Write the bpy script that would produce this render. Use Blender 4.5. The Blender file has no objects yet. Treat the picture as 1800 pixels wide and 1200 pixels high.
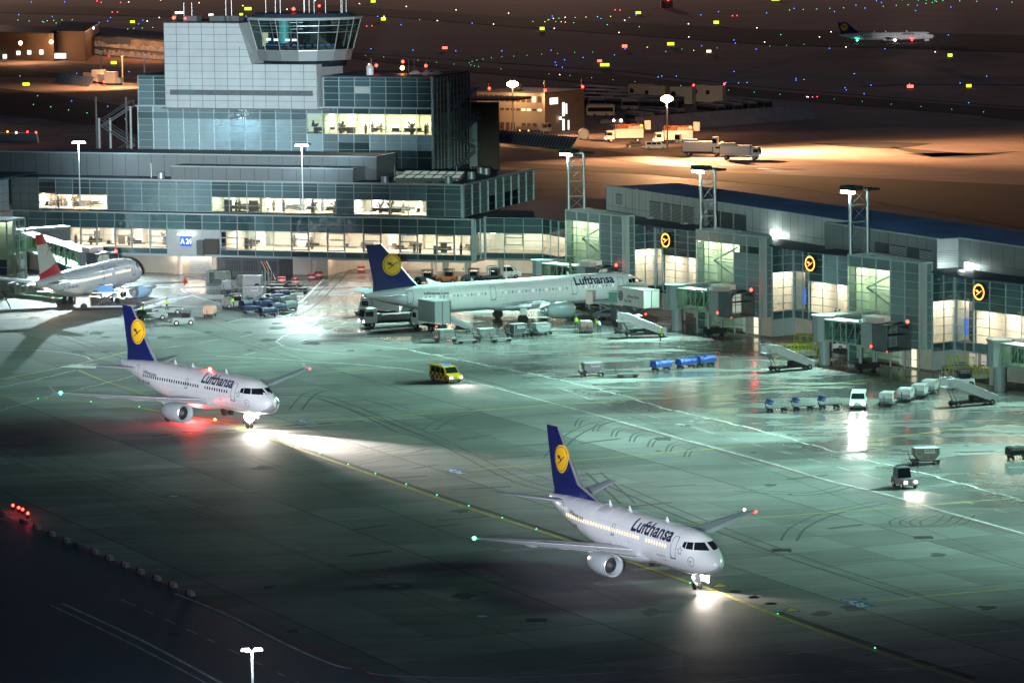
import bpy, bmesh, math, random
from mathutils import Vector, Matrix, Euler
R = math.radians
rnd = random.Random(7)
sc = bpy.context.scene
col = sc.collection
# ------------------------------------------------------------------ camera
CH, CP, CF, CR = 64.0031, 0.11825257, 7148.6, -0.01264838   # height, pitch down, focal length (px of 1800), roll
cd = bpy.data.cameras.new('camera'); cam = bpy.data.objects.new('camera', cd); col.objects.link(cam)
cd.sensor_width = 36; cd.lens = CF / 1800 * 36; cd.clip_start = 5; cd.clip_end = 12000
cam.matrix_world = Matrix.Translation((0, 0, CH)) @ Matrix.Rotation(R(90) - CP, 4, 'X') @ Matrix.Rotation(CR, 4, 'Z')
sc.camera = cam
# ------------------------------------------------------------------ render settings
sc.view_settings.view_transform = 'Standard'; sc.view_settings.look = 'None'
sc.view_settings.exposure = 0.0; sc.view_settings.gamma = 1.0
cy = sc.cycles
cy.use_denoising = True; cy.denoiser = 'OPENIMAGEDENOISE'
cy.max_bounces = 5; cy.diffuse_bounces = 2; cy.glossy_bounces = 3; cy.transmission_bounces = 2
cy.transparent_max_bounces = 10; cy.volume_bounces = 0
cy.sample_clamp_indirect = 4.0; cy.sample_clamp_direct = 0.0
cy.caustics_reflective = False; cy.caustics_refractive = False; cy.use_light_tree = True
cy.use_adaptive_sampling = True; cy.adaptive_threshold = 0.015
# ------------------------------------------------------------------ sky: a clear night long after sunset
w = bpy.data.worlds.new('World'); sc.world = w; w.use_nodes = True
nt = w.node_tree; nt.nodes.clear()
o_ = nt.nodes.new('ShaderNodeOutputWorld'); b_ = nt.nodes.new('ShaderNodeBackground')
s_ = nt.nodes.new('ShaderNodeTexSky'); s_.sky_type = 'NISHITA'; s_.sun_disc = False
s_.sun_elevation = R(-7.0); s_.sun_rotation = R(200)
m_ = nt.nodes.new('ShaderNodeMix'); m_.data_type = 'RGBA'; m_.blend_type = 'ADD'; m_.inputs[0].default_value = 1
m_.inputs[7].default_value = (0.07, 0.095, 0.16, 1)
nt.links.new(s_.outputs[0], m_.inputs[6]); nt.links.new(m_.outputs[2], b_.inputs[0]); nt.links.new(b_.outputs[0], o_.inputs[0])
b_.inputs[1].default_value = 0.22

# ------------------------------------------------------------------ pixel -> world helpers (photo pixels, 1800 x 1200)
def ray(u, v):
    a, b = u - 900, v - 600
    cr, sr = math.cos(CR), math.sin(CR)
    uu, vv = a * cr + b * sr, -a * sr + b * cr
    c, s = math.cos(CP), math.sin(CP)
    return Vector((uu / CF, c - vv / CF * s, -s - vv / CF * c))
def G(u, v, z=0.0):
    d = ray(u, v); t = (z - CH) / d.z
    return Vector((d.x * t, d.y * t, z))
class Frame:
    """local frame: X along a facade, Y into the building, Z up"""
    def __init__(s, o, deg):
        s.o = Vector((o[0], o[1], 0)); s.a = R(deg)
        s.X = Vector((math.cos(s.a), math.sin(s.a), 0)); s.Y = Vector((-math.sin(s.a), math.cos(s.a), 0))
    def P(s, u, v, y=0.0):          # photo pixel -> (x, z) on the plane local-y = y
        d = ray(u, v); o = s.o + s.Y * y
        t = (o - Vector((0, 0, CH))).dot(s.Y) / d.dot(s.Y)
        p = Vector((0, 0, CH)) + d * t
        return (p - s.o).dot(s.X), p.z
    def L(s, u, v, z):              # photo pixel at height z -> local x, y
        p = G(u, v, z) - s.o
        return p.dot(s.X), p.dot(s.Y)
    def W(s, x, y, z=0.0):
        p = s.o + s.X * x + s.Y * y
        return Vector((p.x, p.y, z))

# ------------------------------------------------------------------ materials
MATS = {}
def mat(name, c, rough=0.6, metal=0.0, emit=None, es=1.0, noise=0.0, nscale=3.0, coat=0.0, bump=0.0, bscale=2.0, spec=0.5, rand=0):
    if name in MATS: return MATS[name]
    m = bpy.data.materials.new(name); m.use_nodes = True; n = m.node_tree; b = n.nodes['Principled BSDF']
    b.inputs['Base Color'].default_value = (*c, 1); b.inputs['Roughness'].default_value = rough
    b.inputs['Metallic'].default_value = metal; b.inputs['Specular IOR Level'].default_value = spec
    if coat: b.inputs['Coat Weight'].default_value = coat; b.inputs['Coat Roughness'].default_value = 0.08
    if emit: b.inputs['Emission Color'].default_value = (*emit, 1); b.inputs['Emission Strength'].default_value = es
    if noise or bump:
        tc = n.nodes.new('ShaderNodeTexCoord')
    if noise:
        t = n.nodes.new('ShaderNodeTexNoise'); t.inputs['Scale'].default_value = nscale; t.inputs['Detail'].default_value = 5; t.inputs['Roughness'].default_value = 0.6
        n.links.new(tc.outputs['Object'], t.inputs['Vector'])
        r = n.nodes.new('ShaderNodeMapRange'); r.inputs[1].default_value = 0.3; r.inputs[2].default_value = 0.7
        r.inputs[3].default_value = 1 - noise; r.inputs[4].default_value = 1 + noise * 0.4
        n.links.new(t.outputs['Fac'], r.inputs[0])
        x = n.nodes.new('ShaderNodeMix'); x.data_type = 'RGBA'; x.blend_type = 'MULTIPLY'; x.inputs[0].default_value = 1
        x.inputs[6].default_value = (*c, 1); n.links.new(r.outputs[0], x.inputs[7]); n.links.new(x.outputs[2], b.inputs['Base Color'])
    if bump:
        t2 = n.nodes.new('ShaderNodeTexNoise'); t2.inputs['Scale'].default_value = bscale; t2.inputs['Detail'].default_value = 2
        n.links.new(tc.outputs['Object'], t2.inputs['Vector'])
        bp = n.nodes.new('ShaderNodeBump'); bp.inputs['Strength'].default_value = bump; bp.inputs['Distance'].default_value = 0.3
        n.links.new(t2.outputs['Fac'], bp.inputs['Height']); n.links.new(bp.outputs[0], b.inputs['Normal'])
    if rand:
        oi = n.nodes.new('ShaderNodeObjectInfo'); rr = n.nodes.new('ShaderNodeMapRange'); rr.inputs[3].default_value = 1 - rand; rr.inputs[4].default_value = 1 + rand
        n.links.new(oi.outputs['Random'], rr.inputs[0]); y = n.nodes.new('ShaderNodeMix'); y.data_type = 'RGBA'; y.blend_type = 'MULTIPLY'; y.inputs[0].default_value = 1
        y.inputs[6].default_value = (*c, 1); n.links.new(rr.outputs[0], y.inputs[7]); n.links.new(y.outputs[2], b.inputs['Base Color'])
    MATS[name] = m; return m
def emat(name, c, s):
    if name in MATS: return MATS[name]
    m = bpy.data.materials.new(name); m.use_nodes = True; n = m.node_tree; n.nodes.clear()
    o = n.nodes.new('ShaderNodeOutputMaterial'); e = n.nodes.new('ShaderNodeEmission')
    e.inputs[0].default_value = (*c, 1); e.inputs[1].default_value = s; n.links.new(e.outputs[0], o.inputs[0])
    MATS[name] = m; return m
def glass_mat(name, tint, refl=0.12, rough=0.03, bump=0.0):
    if name in MATS: return MATS[name]
    m = bpy.data.materials.new(name); m.use_nodes = True; n = m.node_tree; n.nodes.clear()
    o = n.nodes.new('ShaderNodeOutputMaterial'); mx = n.nodes.new('ShaderNodeMixShader')
    t = n.nodes.new('ShaderNodeBsdfTransparent'); g = n.nodes.new('ShaderNodeBsdfGlossy'); lw = n.nodes.new('ShaderNodeLayerWeight')
    t.inputs[0].default_value = (*tint, 1); g.inputs['Roughness'].default_value = rough; g.inputs[0].default_value = (0.85, 1, 0.97, 1)
    r = n.nodes.new('ShaderNodeMapRange'); r.inputs[3].default_value = refl; r.inputs[4].default_value = 0.9
    lw.inputs[0].default_value = 0.2
    n.links.new(lw.outputs['Fresnel'], r.inputs[0]); n.links.new(r.outputs[0], mx.inputs[0])
    n.links.new(t.outputs[0], mx.inputs[1]); n.links.new(g.outputs[0], mx.inputs[2]); n.links.new(mx.outputs[0], o.inputs[0])
    if bump:
        tc = n.nodes.new('ShaderNodeTexCoord'); t2 = n.nodes.new('ShaderNodeTexNoise'); t2.inputs['Scale'].default_value = 0.8
        bp = n.nodes.new('ShaderNodeBump'); bp.inputs['Strength'].default_value = bump; bp.inputs['Distance'].default_value = 0.2
        n.links.new(tc.outputs['Object'], t2.inputs['Vector']); n.links.new(t2.outputs['Fac'], bp.inputs['Height']); n.links.new(bp.outputs[0], g.inputs['Normal'])
    MATS[name] = m; return m

M_ = dict(
 white=lambda: mat('white_paint', (0.80, 0.81, 0.82), 0.28, coat=0.5, noise=0.06, nscale=0.7),
 bodywhite=lambda: mat('vehicle_white', (0.75, 0.76, 0.74), 0.4, noise=0.15, nscale=1.2),
 grey=lambda: mat('grey_paint', (0.30, 0.32, 0.33), 0.5, noise=0.15, nscale=1),
 dgrey=lambda: mat('dark_grey_paint', (0.09, 0.10, 0.11), 0.55, noise=0.2, nscale=1),
 black=lambda: mat('rubber_black', (0.02, 0.02, 0.022), 0.7),
 steel=lambda: mat('galvanised_steel', (0.42, 0.45, 0.46), 0.45, 0.6, noise=0.15, nscale=2),
 alu=lambda: mat('scuffed_aluminium', (0.50, 0.52, 0.52), 0.42, 0.55, noise=0.35, nscale=2.5),
 mullion=lambda: mat('grey_mullion', (0.42, 0.48, 0.49), 0.4, 0.3),
 navy=lambda: mat('tail_blue', (0.012, 0.018, 0.12), 0.22, coat=0.6),
 yellow=lambda: mat('yellow_paint', (0.78, 0.52, 0.03), 0.4, noise=0.1, nscale=2),
 orange=lambda: mat('orange_paint', (0.75, 0.18, 0.03), 0.5),
 red=lambda: mat('red_paint', (0.55, 0.03, 0.02), 0.45),
 blue=lambda: mat('blue_tarp', (0.02, 0.07, 0.33), 0.5, noise=0.3, nscale=4, bump=0.4, bscale=4),
 windowdark=lambda: mat('dark_glass', (0.012, 0.016, 0.02), 0.06, spec=0.8),
 concrete=lambda: mat('facade_concrete', (0.42, 0.38, 0.34), 0.8, noise=0.15, nscale=0.8),
 tyre=lambda: mat('tyre_rubber', (0.018, 0.018, 0.018), 0.75),
)
def M(k): return M_[k]()

# ------------------------------------------------------------------ object helpers
def tag(o, label=None, cat=None, group=None, kind=None):
    if label: o['label'] = label
    if cat: o['category'] = cat
    if group: o['group'] = group
    if kind: o['kind'] = kind
    return o
def empty(name, loc=(0, 0, 0), rz=0.0, label=None, cat=None, group=None, kind=None):
    o = bpy.data.objects.new(name, None); col.objects.link(o); o.location = loc; o.rotation_euler = (0, 0, rz)
    o.empty_display_size = 0.5
    return tag(o, label, cat, group, kind)
def kids(o): return [c for c in list(bpy.data.objects) if c.parent == o]
KID = {}
def reg(o, parent):
    if parent is not None:
        o.parent = parent; KID.setdefault(parent.name, []).append(o)
def copy_tree(o, parent=None, loc=None, rz=None, label=None, scale=None):
    c = o.copy(); col.objects.link(c)
    if parent is not None: c.parent = parent; KID.setdefault(parent.name, []).append(c)
    for ch in KID.get(o.name, []): copy_tree(ch, c)
    if loc is not None: c.location = loc
    if rz is not None: c.rotation_euler = (0, 0, rz)
    if scale is not None: c.scale = scale
    if label: c['label'] = label
    return c
class MB:
    def __init__(s): s.v = []; s.f = []
    def add(s, vs, fs):
        n = len(s.v); s.v += [tuple(v) for v in vs]; s.f += [tuple(i + n for i in f) for f in fs]; return s
    def box(s, x0, x1, y0, y1, z0, z1):
        return s.add([(x0, y0, z0), (x1, y0, z0), (x1, y1, z0), (x0, y1, z0), (x0, y0, z1), (x1, y0, z1), (x1, y1, z1), (x0, y1, z1)],
                     [(0, 3, 2, 1), (4, 5, 6, 7), (0, 1, 5, 4), (1, 2, 6, 5), (2, 3, 7, 6), (3, 0, 4, 7)])
    def tbox(s, x0, x1, y0, y1, z0, z1, dx0=0, dx1=0, dy=0):   # box tapering towards the top
        return s.add([(x0, y0, z0), (x1, y0, z0), (x1, y1, z0), (x0, y1, z0), (x0 + dx0, y0 + dy, z1), (x1 - dx1, y0 + dy, z1), (x1 - dx1, y1 - dy, z1), (x0 + dx0, y1 - dy, z1)],
                     [(0, 3, 2, 1), (4, 5, 6, 7), (0, 1, 5, 4), (1, 2, 6, 5), (2, 3, 7, 6), (3, 0, 4, 7)])
    def prism(s, poly, z0, z1):
        n = len(poly); a = sum(poly[i][0] * poly[(i + 1) % n][1] - poly[(i + 1) % n][0] * poly[i][1] for i in range(n))
        if a < 0: poly = poly[::-1]
        return s.add([(p[0], p[1], z0) for p in poly] + [(p[0], p[1], z1) for p in poly],
                     [tuple(range(n))[::-1], tuple(range(n, 2 * n))] + [(i, (i + 1) % n, n + (i + 1) % n, n + i) for i in range(n)])
    def yprism(s, poly, y0, y1):     # polygon in x,z extruded along y
        n = len(poly); a = sum(poly[i][0] * poly[(i + 1) % n][1] - poly[(i + 1) % n][0] * poly[i][1] for i in range(n))
        if a < 0: poly = poly[::-1]
        return s.add([(p[0], y0, p[1]) for p in poly] + [(p[0], y1, p[1]) for p in poly],
                     [tuple(range(n)), tuple(range(n, 2 * n))[::-1]] + [((i + 1) % n, i, n + i, n + (i + 1) % n) for i in range(n)])
    def quad(s, *p): return s.add(p, [tuple(range(len(p)))])
    def bar(s, p, q, r=0.05, n=6, r2=None):
        p, q = Vector(p), Vector(q); d = (q - p)
        if d.length < 1e-6: return s
        d.normalize(); u = d.orthogonal().normalized(); t = d.cross(u); r2 = r if r2 is None else r2
        vs = [p + (u * math.cos(2 * math.pi * i / n) + t * math.sin(2 * math.pi * i / n)) * r for i in range(n)]
        vs += [q + (u * math.cos(2 * math.pi * i / n) + t * math.sin(2 * math.pi * i / n)) * r2 for i in range(n)]
        return s.add(vs, [(i, (i + 1) % n, n + (i + 1) % n, n + i) for i in range(n)] + [tuple(range(n))[::-1], tuple(range(n, 2 * n))])
    def lathe(s, prof, o=(0, 0, 0), axis='z', n=16, cap=True):
        vs = []
        for (r, h) in prof:
            for i in range(n):
                a = 2 * math.pi * i / n; c_, s_ = r * math.cos(a), r * math.sin(a)
                p = {'z': (c_, s_, h), 'y': (c_, h, s_), 'x': (h, c_, s_)}[axis]
                vs.append((p[0] + o[0], p[1] + o[1], p[2] + o[2]))
        fs = []
        for k in range(len(prof) - 1):
            for i in range(n):
                fs.append((k * n + i, k * n + (i + 1) % n, (k + 1) * n + (i + 1) % n, (k + 1) * n + i))
        if cap: fs.append(tuple(range(n))[::-1]); fs.append(tuple(range((len(prof) - 1) * n, len(prof) * n)))
        return s.add(vs, fs)
    def wheel(s, x, y, z, r, w, n=14):
        return s.lathe([(r * .86, -w / 2), (r, -w * .3), (r, w * .3), (r * .86, w / 2)], (x, y, z), 'y', n)
    def loft(s, rings, cap=True):
        n = len(rings[0]); vs = [p for r in rings for p in r]; fs = []
        for k in range(len(rings) - 1):
            for i in range(n):
                fs.append((k * n + i, k * n + (i + 1) % n, (k + 1) * n + (i + 1) % n, (k + 1) * n + i))
        if cap: fs += [tuple(range(n))[::-1], tuple(range((len(rings) - 1) * n, len(rings) * n))]
        return s.add(vs, fs)
    def build(s, name, m, parent=None, smooth=False, loc=None, fix=False, **tg):
        me = bpy.data.meshes.new(name); me.from_pydata(s.v, [], s.f); me.update()
        if fix or smooth:
            bm = bmesh.new(); bm.from_mesh(me); bmesh.ops.recalc_face_normals(bm, faces=bm.faces); bm.to_mesh(me); bm.free()
        if smooth:
            me.polygons.foreach_set('use_smooth', [True] * len(me.polygons))
            try: me.set_sharp_from_angle(angle=R(38))
            except Exception: pass
        if m: me.materials.append(m)
        o = bpy.data.objects.new(name, me); col.objects.link(o)
        reg(o, parent)
        if loc is not None: o.location = loc
        if tg: tag(o, **tg)
        return o
def text_mesh(txt, size, bold=0.0, shear=0.0, sx=1.0):
    """triangulated letters in the x,y plane, origin at the left of the baseline, cut into strips so they can be bent"""
    cu = bpy.data.curves.new('t', 'FONT'); cu.body = txt; cu.size = size; cu.offset = bold; cu.shear = shear; cu.resolution_u = 3
    ob = bpy.data.objects.new('t', cu); col.objects.link(ob)
    dg = bpy.context.evaluated_depsgraph_get(); dg.update()
    me = bpy.data.meshes.new_from_object(ob.evaluated_get(dg))
    bpy.data.objects.remove(ob); bpy.data.curves.remove(cu)
    bm = bmesh.new(); bm.from_mesh(me); bpy.data.meshes.remove(me)
    for k in range(-2, 10):
        g = bm.verts[:] + bm.edges[:] + bm.faces[:]
        bmesh.ops.bisect_plane(bm, geom=g, plane_co=(0, size * k * 0.13, 0), plane_no=(0, 1, 0))
    bm.verts.ensure_lookup_table()
    vs = [(v.co.x * sx, v.co.y) for v in bm.verts]; fs = [[v.index for v in f.verts] for f in bm.faces]
    bm.free(); return vs, fs
def flat_text(txt, size, to, name, m, parent=None, bold=0.0, **kw):
    """letters laid by the function to(x, y) -> 3D point"""
    vs, fs = text_mesh(txt, size, bold, **kw); b = MB()
    b.add([to(x, y) for x, y in vs], fs); return b.build(name, m, parent)
def spot(name, loc, target, power, angle, color, blend=0.5, radius=0.4, parent=None):
    l = bpy.data.lights.new(name, 'SPOT'); l.energy = power; l.spot_size = R(angle); l.spot_blend = blend; l.color = color; l.shadow_soft_size = radius
    o = bpy.data.objects.new(name, l); col.objects.link(o); o.location = loc
    o.rotation_euler = (Vector(target) - Vector(loc)).to_track_quat('-Z', 'Y').to_euler()
    return o
def pointl(name, loc, power, color, radius=0.3):
    l = bpy.data.lights.new(name, 'POINT'); l.energy = power; l.color = color; l.shadow_soft_size = radius
    o = bpy.data.objects.new(name, l); col.objects.link(o); o.location = loc; return o
# ================================================================== GROUND, APRON, TAXIWAYS, MARKINGS
def pavement(name, c, joint=7.5, jdark=0.5, slab=0.12, rough=0.5, wet=False, ang=-65.5, stain=0.35):
    m = bpy.data.materials.new(name); m.use_nodes = True; n = m.node_tree; b = n.nodes['Principled BSDF']; L = n.links.new
    def N(t, **k):
        x = n.nodes.new(t)
        for a, v in k.items(): setattr(x, a, v)
        return x
    def Mth(op, a=None, b_=None, c_=None):
        x = N('ShaderNodeMath', operation=op)
        for i, q in enumerate((a, b_, c_)):
            if q is None: continue
            if isinstance(q, (int, float)): x.inputs[i].default_value = q
            else: L(q, x.inputs[i])
        return x.outputs[0]
    geo = N('ShaderNodeNewGeometry'); mp = N('ShaderNodeMapping'); mp.inputs['Rotation'].default_value = (0, 0, R(-ang)); L(geo.outputs['Position'], mp.inputs[0])
    sp = N('ShaderNodeSeparateXYZ'); L(mp.outputs[0], sp.inputs[0])
    wn = N('ShaderNodeTexNoise'); wn.inputs['Scale'].default_value = 0.25; L(geo.outputs['Position'], wn.inputs[0])
    wob = Mth('MULTIPLY', Mth('SUBTRACT', wn.outputs['Fac'], 0.5), 0.35)
    ux, uy = Mth('DIVIDE', Mth('ADD', sp.outputs[0], wob), joint), Mth('DIVIDE', Mth('ADD', sp.outputs[1], wob), joint)
    def line(u, wd): return Mth('LESS_THAN', Mth('ABSOLUTE', Mth('SUBTRACT', Mth('FRACT', u), 0.5)), wd / joint)
    jn = N('ShaderNodeTexNoise'); jn.inputs['Scale'].default_value = 0.06; L(geo.outputs['Position'], jn.inputs[0])
    jv = Mth('MULTIPLY', Mth('MAXIMUM', line(ux, 0.06), line(uy, 0.04)), Mth('SMOOTH_MIN', Mth('MULTIPLY', jn.outputs['Fac'], 1.6), 1.0, 0.1))
    big = Mth('MAXIMUM', line(Mth('DIVIDE', ux, 3.0), 0.022), line(Mth('DIVIDE', uy, 3.0), 0.035))
    cmb = N('ShaderNodeCombineXYZ'); L(Mth('FLOOR', Mth('ADD', ux, .5)), cmb.inputs[0]); L(Mth('FLOOR', Mth('ADD', uy, .5)), cmb.inputs[1])
    wh = N('ShaderNodeTexWhiteNoise'); L(cmb.outputs[0], wh.inputs[0])
    cmb2 = N('ShaderNodeCombineXYZ'); L(Mth('FLOOR', Mth('ADD', Mth('DIVIDE', ux, 6), .5)), cmb2.inputs[0]); L(Mth('FLOOR', Mth('ADD', Mth('DIVIDE', uy, 3), .5)), cmb2.inputs[1])
    wh2 = N('ShaderNodeTexWhiteNoise'); L(cmb2.outputs[0], wh2.inputs[0])
    n1 = N('ShaderNodeTexNoise'); n1.inputs['Scale'].default_value = 0.035; n1.inputs['Detail'].default_value = 8; n1.inputs['Roughness'].default_value = 0.65; L(geo.outputs['Position'], n1.inputs[0])
    mp2 = N('ShaderNodeMapping'); mp2.inputs['Scale'].default_value = (0.03, 0.35, 1); mp2.inputs['Rotation'].default_value = (0, 0, R(-24)); L(geo.outputs['Position'], mp2.inputs[0])
    n2 = N('ShaderNodeTexNoise'); n2.inputs['Scale'].default_value = 1; n2.inputs['Detail'].default_value = 6; n2.inputs['Roughness'].default_value = 0.7; L(mp2.outputs[0], n2.inputs[0])
    mp3 = N('ShaderNodeMapping'); mp3.inputs['Scale'].default_value = (0.5, 0.02, 1); mp3.inputs['Rotation'].default_value = (0, 0, R(-24)); L(geo.outputs['Position'], mp3.inputs[0])
    n3 = N('ShaderNodeTexNoise'); n3.inputs['Scale'].default_value = 1; n3.inputs['Detail'].default_value = 4; L(mp3.outputs[0], n3.inputs[0])
    f = Mth('MULTIPLY', Mth('ADD', 1 - slab, Mth('MULTIPLY', wh.outputs[0], slab * 1.4)), Mth('ADD', 1 - slab, Mth('MULTIPLY', wh2.outputs[0], slab * 1.6)))
    f = Mth('MULTIPLY', f, Mth('ADD', 1 - stain, Mth('MULTIPLY', n1.outputs['Fac'], stain * 2)))
    f = Mth('MULTIPLY', f, Mth('ADD', 1 - stain, Mth('MULTIPLY', n2.outputs['Fac'], stain * 2)))
    f = Mth('MULTIPLY', f, Mth('ADD', 0.9, Mth('MULTIPLY', n3.outputs['Fac'], 0.2)))
    f = Mth('MULTIPLY', f, Mth('SUBTRACT', 1.0, Mth('MULTIPLY', Mth('MAXIMUM', jv, Mth('MULTIPLY', big, .9)), jdark)))
    x = N('ShaderNodeMix', data_type='RGBA', blend_type='MULTIPLY'); x.inputs[0].default_value = 1; x.inputs[6].default_value = (*c, 1); L(f, x.inputs[7])
    outc = x.outputs[2]
    r = Mth('ADD', rough, Mth('MULTIPLY', Mth('SUBTRACT', n2.outputs['Fac'], 0.5), 0.3))
    if wet:
        # rain water still standing in front of the pier: mask by the distance from the pier line
        nx, ny = -0.9026, -0.4305
        sg = N('ShaderNodeSeparateXYZ'); L(geo.outputs['Position'], sg.inputs[0])
        dist = Mth('ADD', Mth('MULTIPLY', Mth('SUBTRACT', sg.outputs[0], 8.0), nx), Mth('MULTIPLY', Mth('SUBTRACT', sg.outputs[1], 585.0), ny))
        a = N('ShaderNodeMapRange'); a.inputs[1].default_value = 66; a.inputs[2].default_value = 34; a.interpolation_type = 'SMOOTHSTEP'; L(dist, a.inputs[0]); front = Mth('GREATER_THAN', dist, -3.0)
        mp4 = N('ShaderNodeMapping'); mp4.inputs['Scale'].default_value = (0.045, 0.16, 1); mp4.inputs['Rotation'].default_value = (0, 0, R(-24)); L(geo.outputs['Position'], mp4.inputs[0])
        n4 = N('ShaderNodeTexNoise'); n4.inputs['Scale'].default_value = 1; n4.inputs['Detail'].default_value = 7; n4.inputs['Roughness'].default_value = 0.6; L(mp4.outputs[0], n4.inputs[0])
        q = N('ShaderNodeMapRange'); q.inputs[1].default_value = 0.37; q.inputs[2].default_value = 0.50; L(n4.outputs['Fac'], q.inputs[0])
        wm = Mth('MULTIPLY', Mth('MULTIPLY', a.outputs[0], q.outputs[0]), front)
        rr = N('ShaderNodeMix'); L(Mth('MULTIPLY', wm, 1.0), rr.inputs[0]); L(r, rr.inputs[2]); rr.inputs[3].default_value = 0.17; r = rr.outputs[0]
        cc = N('ShaderNodeMix', data_type='RGBA'); L(Mth('MULTIPLY', wm, 0.8), cc.inputs[0]); sl = Mth('ADD', 0.3, Mth('MULTIPLY', wm, 0.5)); L(sl, b.inputs['Specular IOR Level']); L(outc, cc.inputs[6]); cc.inputs[7].default_value = (c[0] * .35, c[1] * .36, c[2] * .37, 1); outc = cc.outputs[2]
    L(outc, b.inputs['Base Color']); L(r, b.inputs['Roughness'])
    nb = N('ShaderNodeTexNoise'); nb.inputs['Scale'].default_value = 1.3; nb.inputs['Detail'].default_value = 3; L(geo.outputs['Position'], nb.inputs[0])
    bp = N('ShaderNodeBump'); bp.inputs['Strength'].default_value = 0.18; bp.inputs['Distance'].default_value = 0.05; L(nb.outputs['Fac'], bp.inputs['Height']); L(bp.outputs[0], b.inputs['Normal'])
    return m
M_conc = pavement('apron_concrete', (0.25, 0.25, 0.24), jdark=.62, slab=.24, stain=.6, rough=0.72, wet=True)
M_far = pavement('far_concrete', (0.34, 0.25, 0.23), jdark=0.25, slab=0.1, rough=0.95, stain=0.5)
M_asph = pavement('taxiway_asphalt', (0.045, 0.045, 0.048), joint=15, jdark=0.15, slab=0.06, rough=0.92, stain=0.35)
M_road = pavement('service_road_asphalt', (0.07, 0.085, 0.11), joint=15, jdark=0.2, slab=0.08, rough=0.55, stain=0.4)
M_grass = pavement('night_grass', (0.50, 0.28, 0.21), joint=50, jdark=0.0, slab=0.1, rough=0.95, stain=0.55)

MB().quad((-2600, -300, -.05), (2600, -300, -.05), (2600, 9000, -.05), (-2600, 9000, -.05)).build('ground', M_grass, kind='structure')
HAZE = 0.00025
ap = [G(-60, 201), G(60, 207), G(175, 222), G(330, 246), G(700, 262), G(846, 286), G(1130, 300), G(1400, 330), G(1900, 420)]
MB().add([(-140, 230, 0), (140, 230, 0)] + [tuple(p) for p in ap[::-1]], [tuple(range(11))]).build('apron', M_conc, kind='structure')
def sheet(name, pts, m, z): return MB().add([tuple(G(u, v, z)) for u, v in pts], [tuple(range(len(pts)))]).build(name, m, fix=True, kind='structure')
# far field: pavements cross the grass in long strips
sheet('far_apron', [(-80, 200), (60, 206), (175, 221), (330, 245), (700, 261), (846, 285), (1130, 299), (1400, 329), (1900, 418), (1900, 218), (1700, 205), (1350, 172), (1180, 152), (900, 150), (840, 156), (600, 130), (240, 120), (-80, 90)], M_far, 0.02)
sheet('taxiway', [(-80, 148), (0, 155), (90, 165), (240, 190), (420, 222), (420, 262), (240, 236), (175, 221), (60, 206), (-80, 196)], M_asph, 0.05)
sheet('taxiway', [(-80, 108), (0, 117), (120, 131), (240, 140), (240, 147), (120, 138), (0, 135), (-80, 128)], M_asph, 0.05)
sheet('taxiway', [(595, 92), (825, 118), (1080, 131), (1350, 160), (1600, 178), (1900, 200), (1900, 226), (1700, 200), (1350, 173), (1080, 150), (825, 126), (595, 100)], M_asph, 0.05)
sheet('taxiway', [(845, 284), (1000, 290), (1200, 300), (1400, 308), (1600, 316), (1900, 330), (1900, 420), (1400, 330), (1130, 306), (846, 291)], M_asph, 0.05)
sheet('service_road', [(845, 245), (940, 252), (1030, 259), (1180, 281), (1300, 292), (1420, 298), (1300, 299), (1150, 290), (1010, 272), (845, 254)], mat('brown_road', (.10, .075, .065), .7, noise=.3, nscale=.1), 0.055)
sheet('taxiway', [(900, 98), (1080, 96), (1290, 124), (1500, 130), (1900, 136), (1900, 150), (1600, 148), (1510, 152), (1620, 168), (1900, 196), (1600, 174), (1350, 154), (1080, 124), (900, 112), (600, 92), (600, 84)], M_far, 0.045)
sheet('runway', [(560, 8), (900, 30), (1350, 52), (1800, 62), (2000, 64), (2000, 98), (1800, 92), (1350, 79), (900, 47), (560, 20)], M_asph, 0.05)
sheet('runway', [(-100, 4), (300, 18), (300, 30), (-100, 20)], M_asph, 0.05)
sheet('taxiway', [(100, 48), (420, 70), (600, 84), (600, 92), (400, 80), (100, 58)], M_asph, 0.05)
# the service road in the near left corner and darker patches on the slabs
sheet('service_road', [(-60, 905), (0, 912), (100, 938), (345, 1050), (500, 1130), (620, 1172), (700, 1190), (760, 1260), (-60, 1260)], M_road, 0.006)
M_dslab = pavement('dark_slab', (0.15, 0.155, 0.165), joint=7.5, jdark=0.4, slab=0.1, stain=0.3, rough=0.75)
sheet('dark_patch', [(183, 829), (340, 820), (375, 830), (220, 843)], M_dslab, 0.007)
sheet('dark_patch', [(1200, 1150), (1400, 1143), (1500, 1160), (1560, 1180), (1200, 1186)], M_dslab, 0.007)
sheet('dark_patch', [(800, 975), (1000, 962), (1100, 1003), (1000, 1040), (920, 1032)], M_dslab, 0.007)  # plain darker polygon below the near jet
sheet('dark_patch', [(1560, 258), (1590, 266), (1640, 276), (1740, 272), (1790, 266), (1700, 270)], M_asph, 0.06)
sheet('dark_patch', [(1420, 252), (1490, 258), (1570, 262), (1640, 252), (1560, 250)], M_asph, 0.06)
sheet('dark_patch', [(1590, 270), (1640, 277), (1700, 277), (1755, 271), (1690, 268)], M_asph, 0.06)

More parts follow.
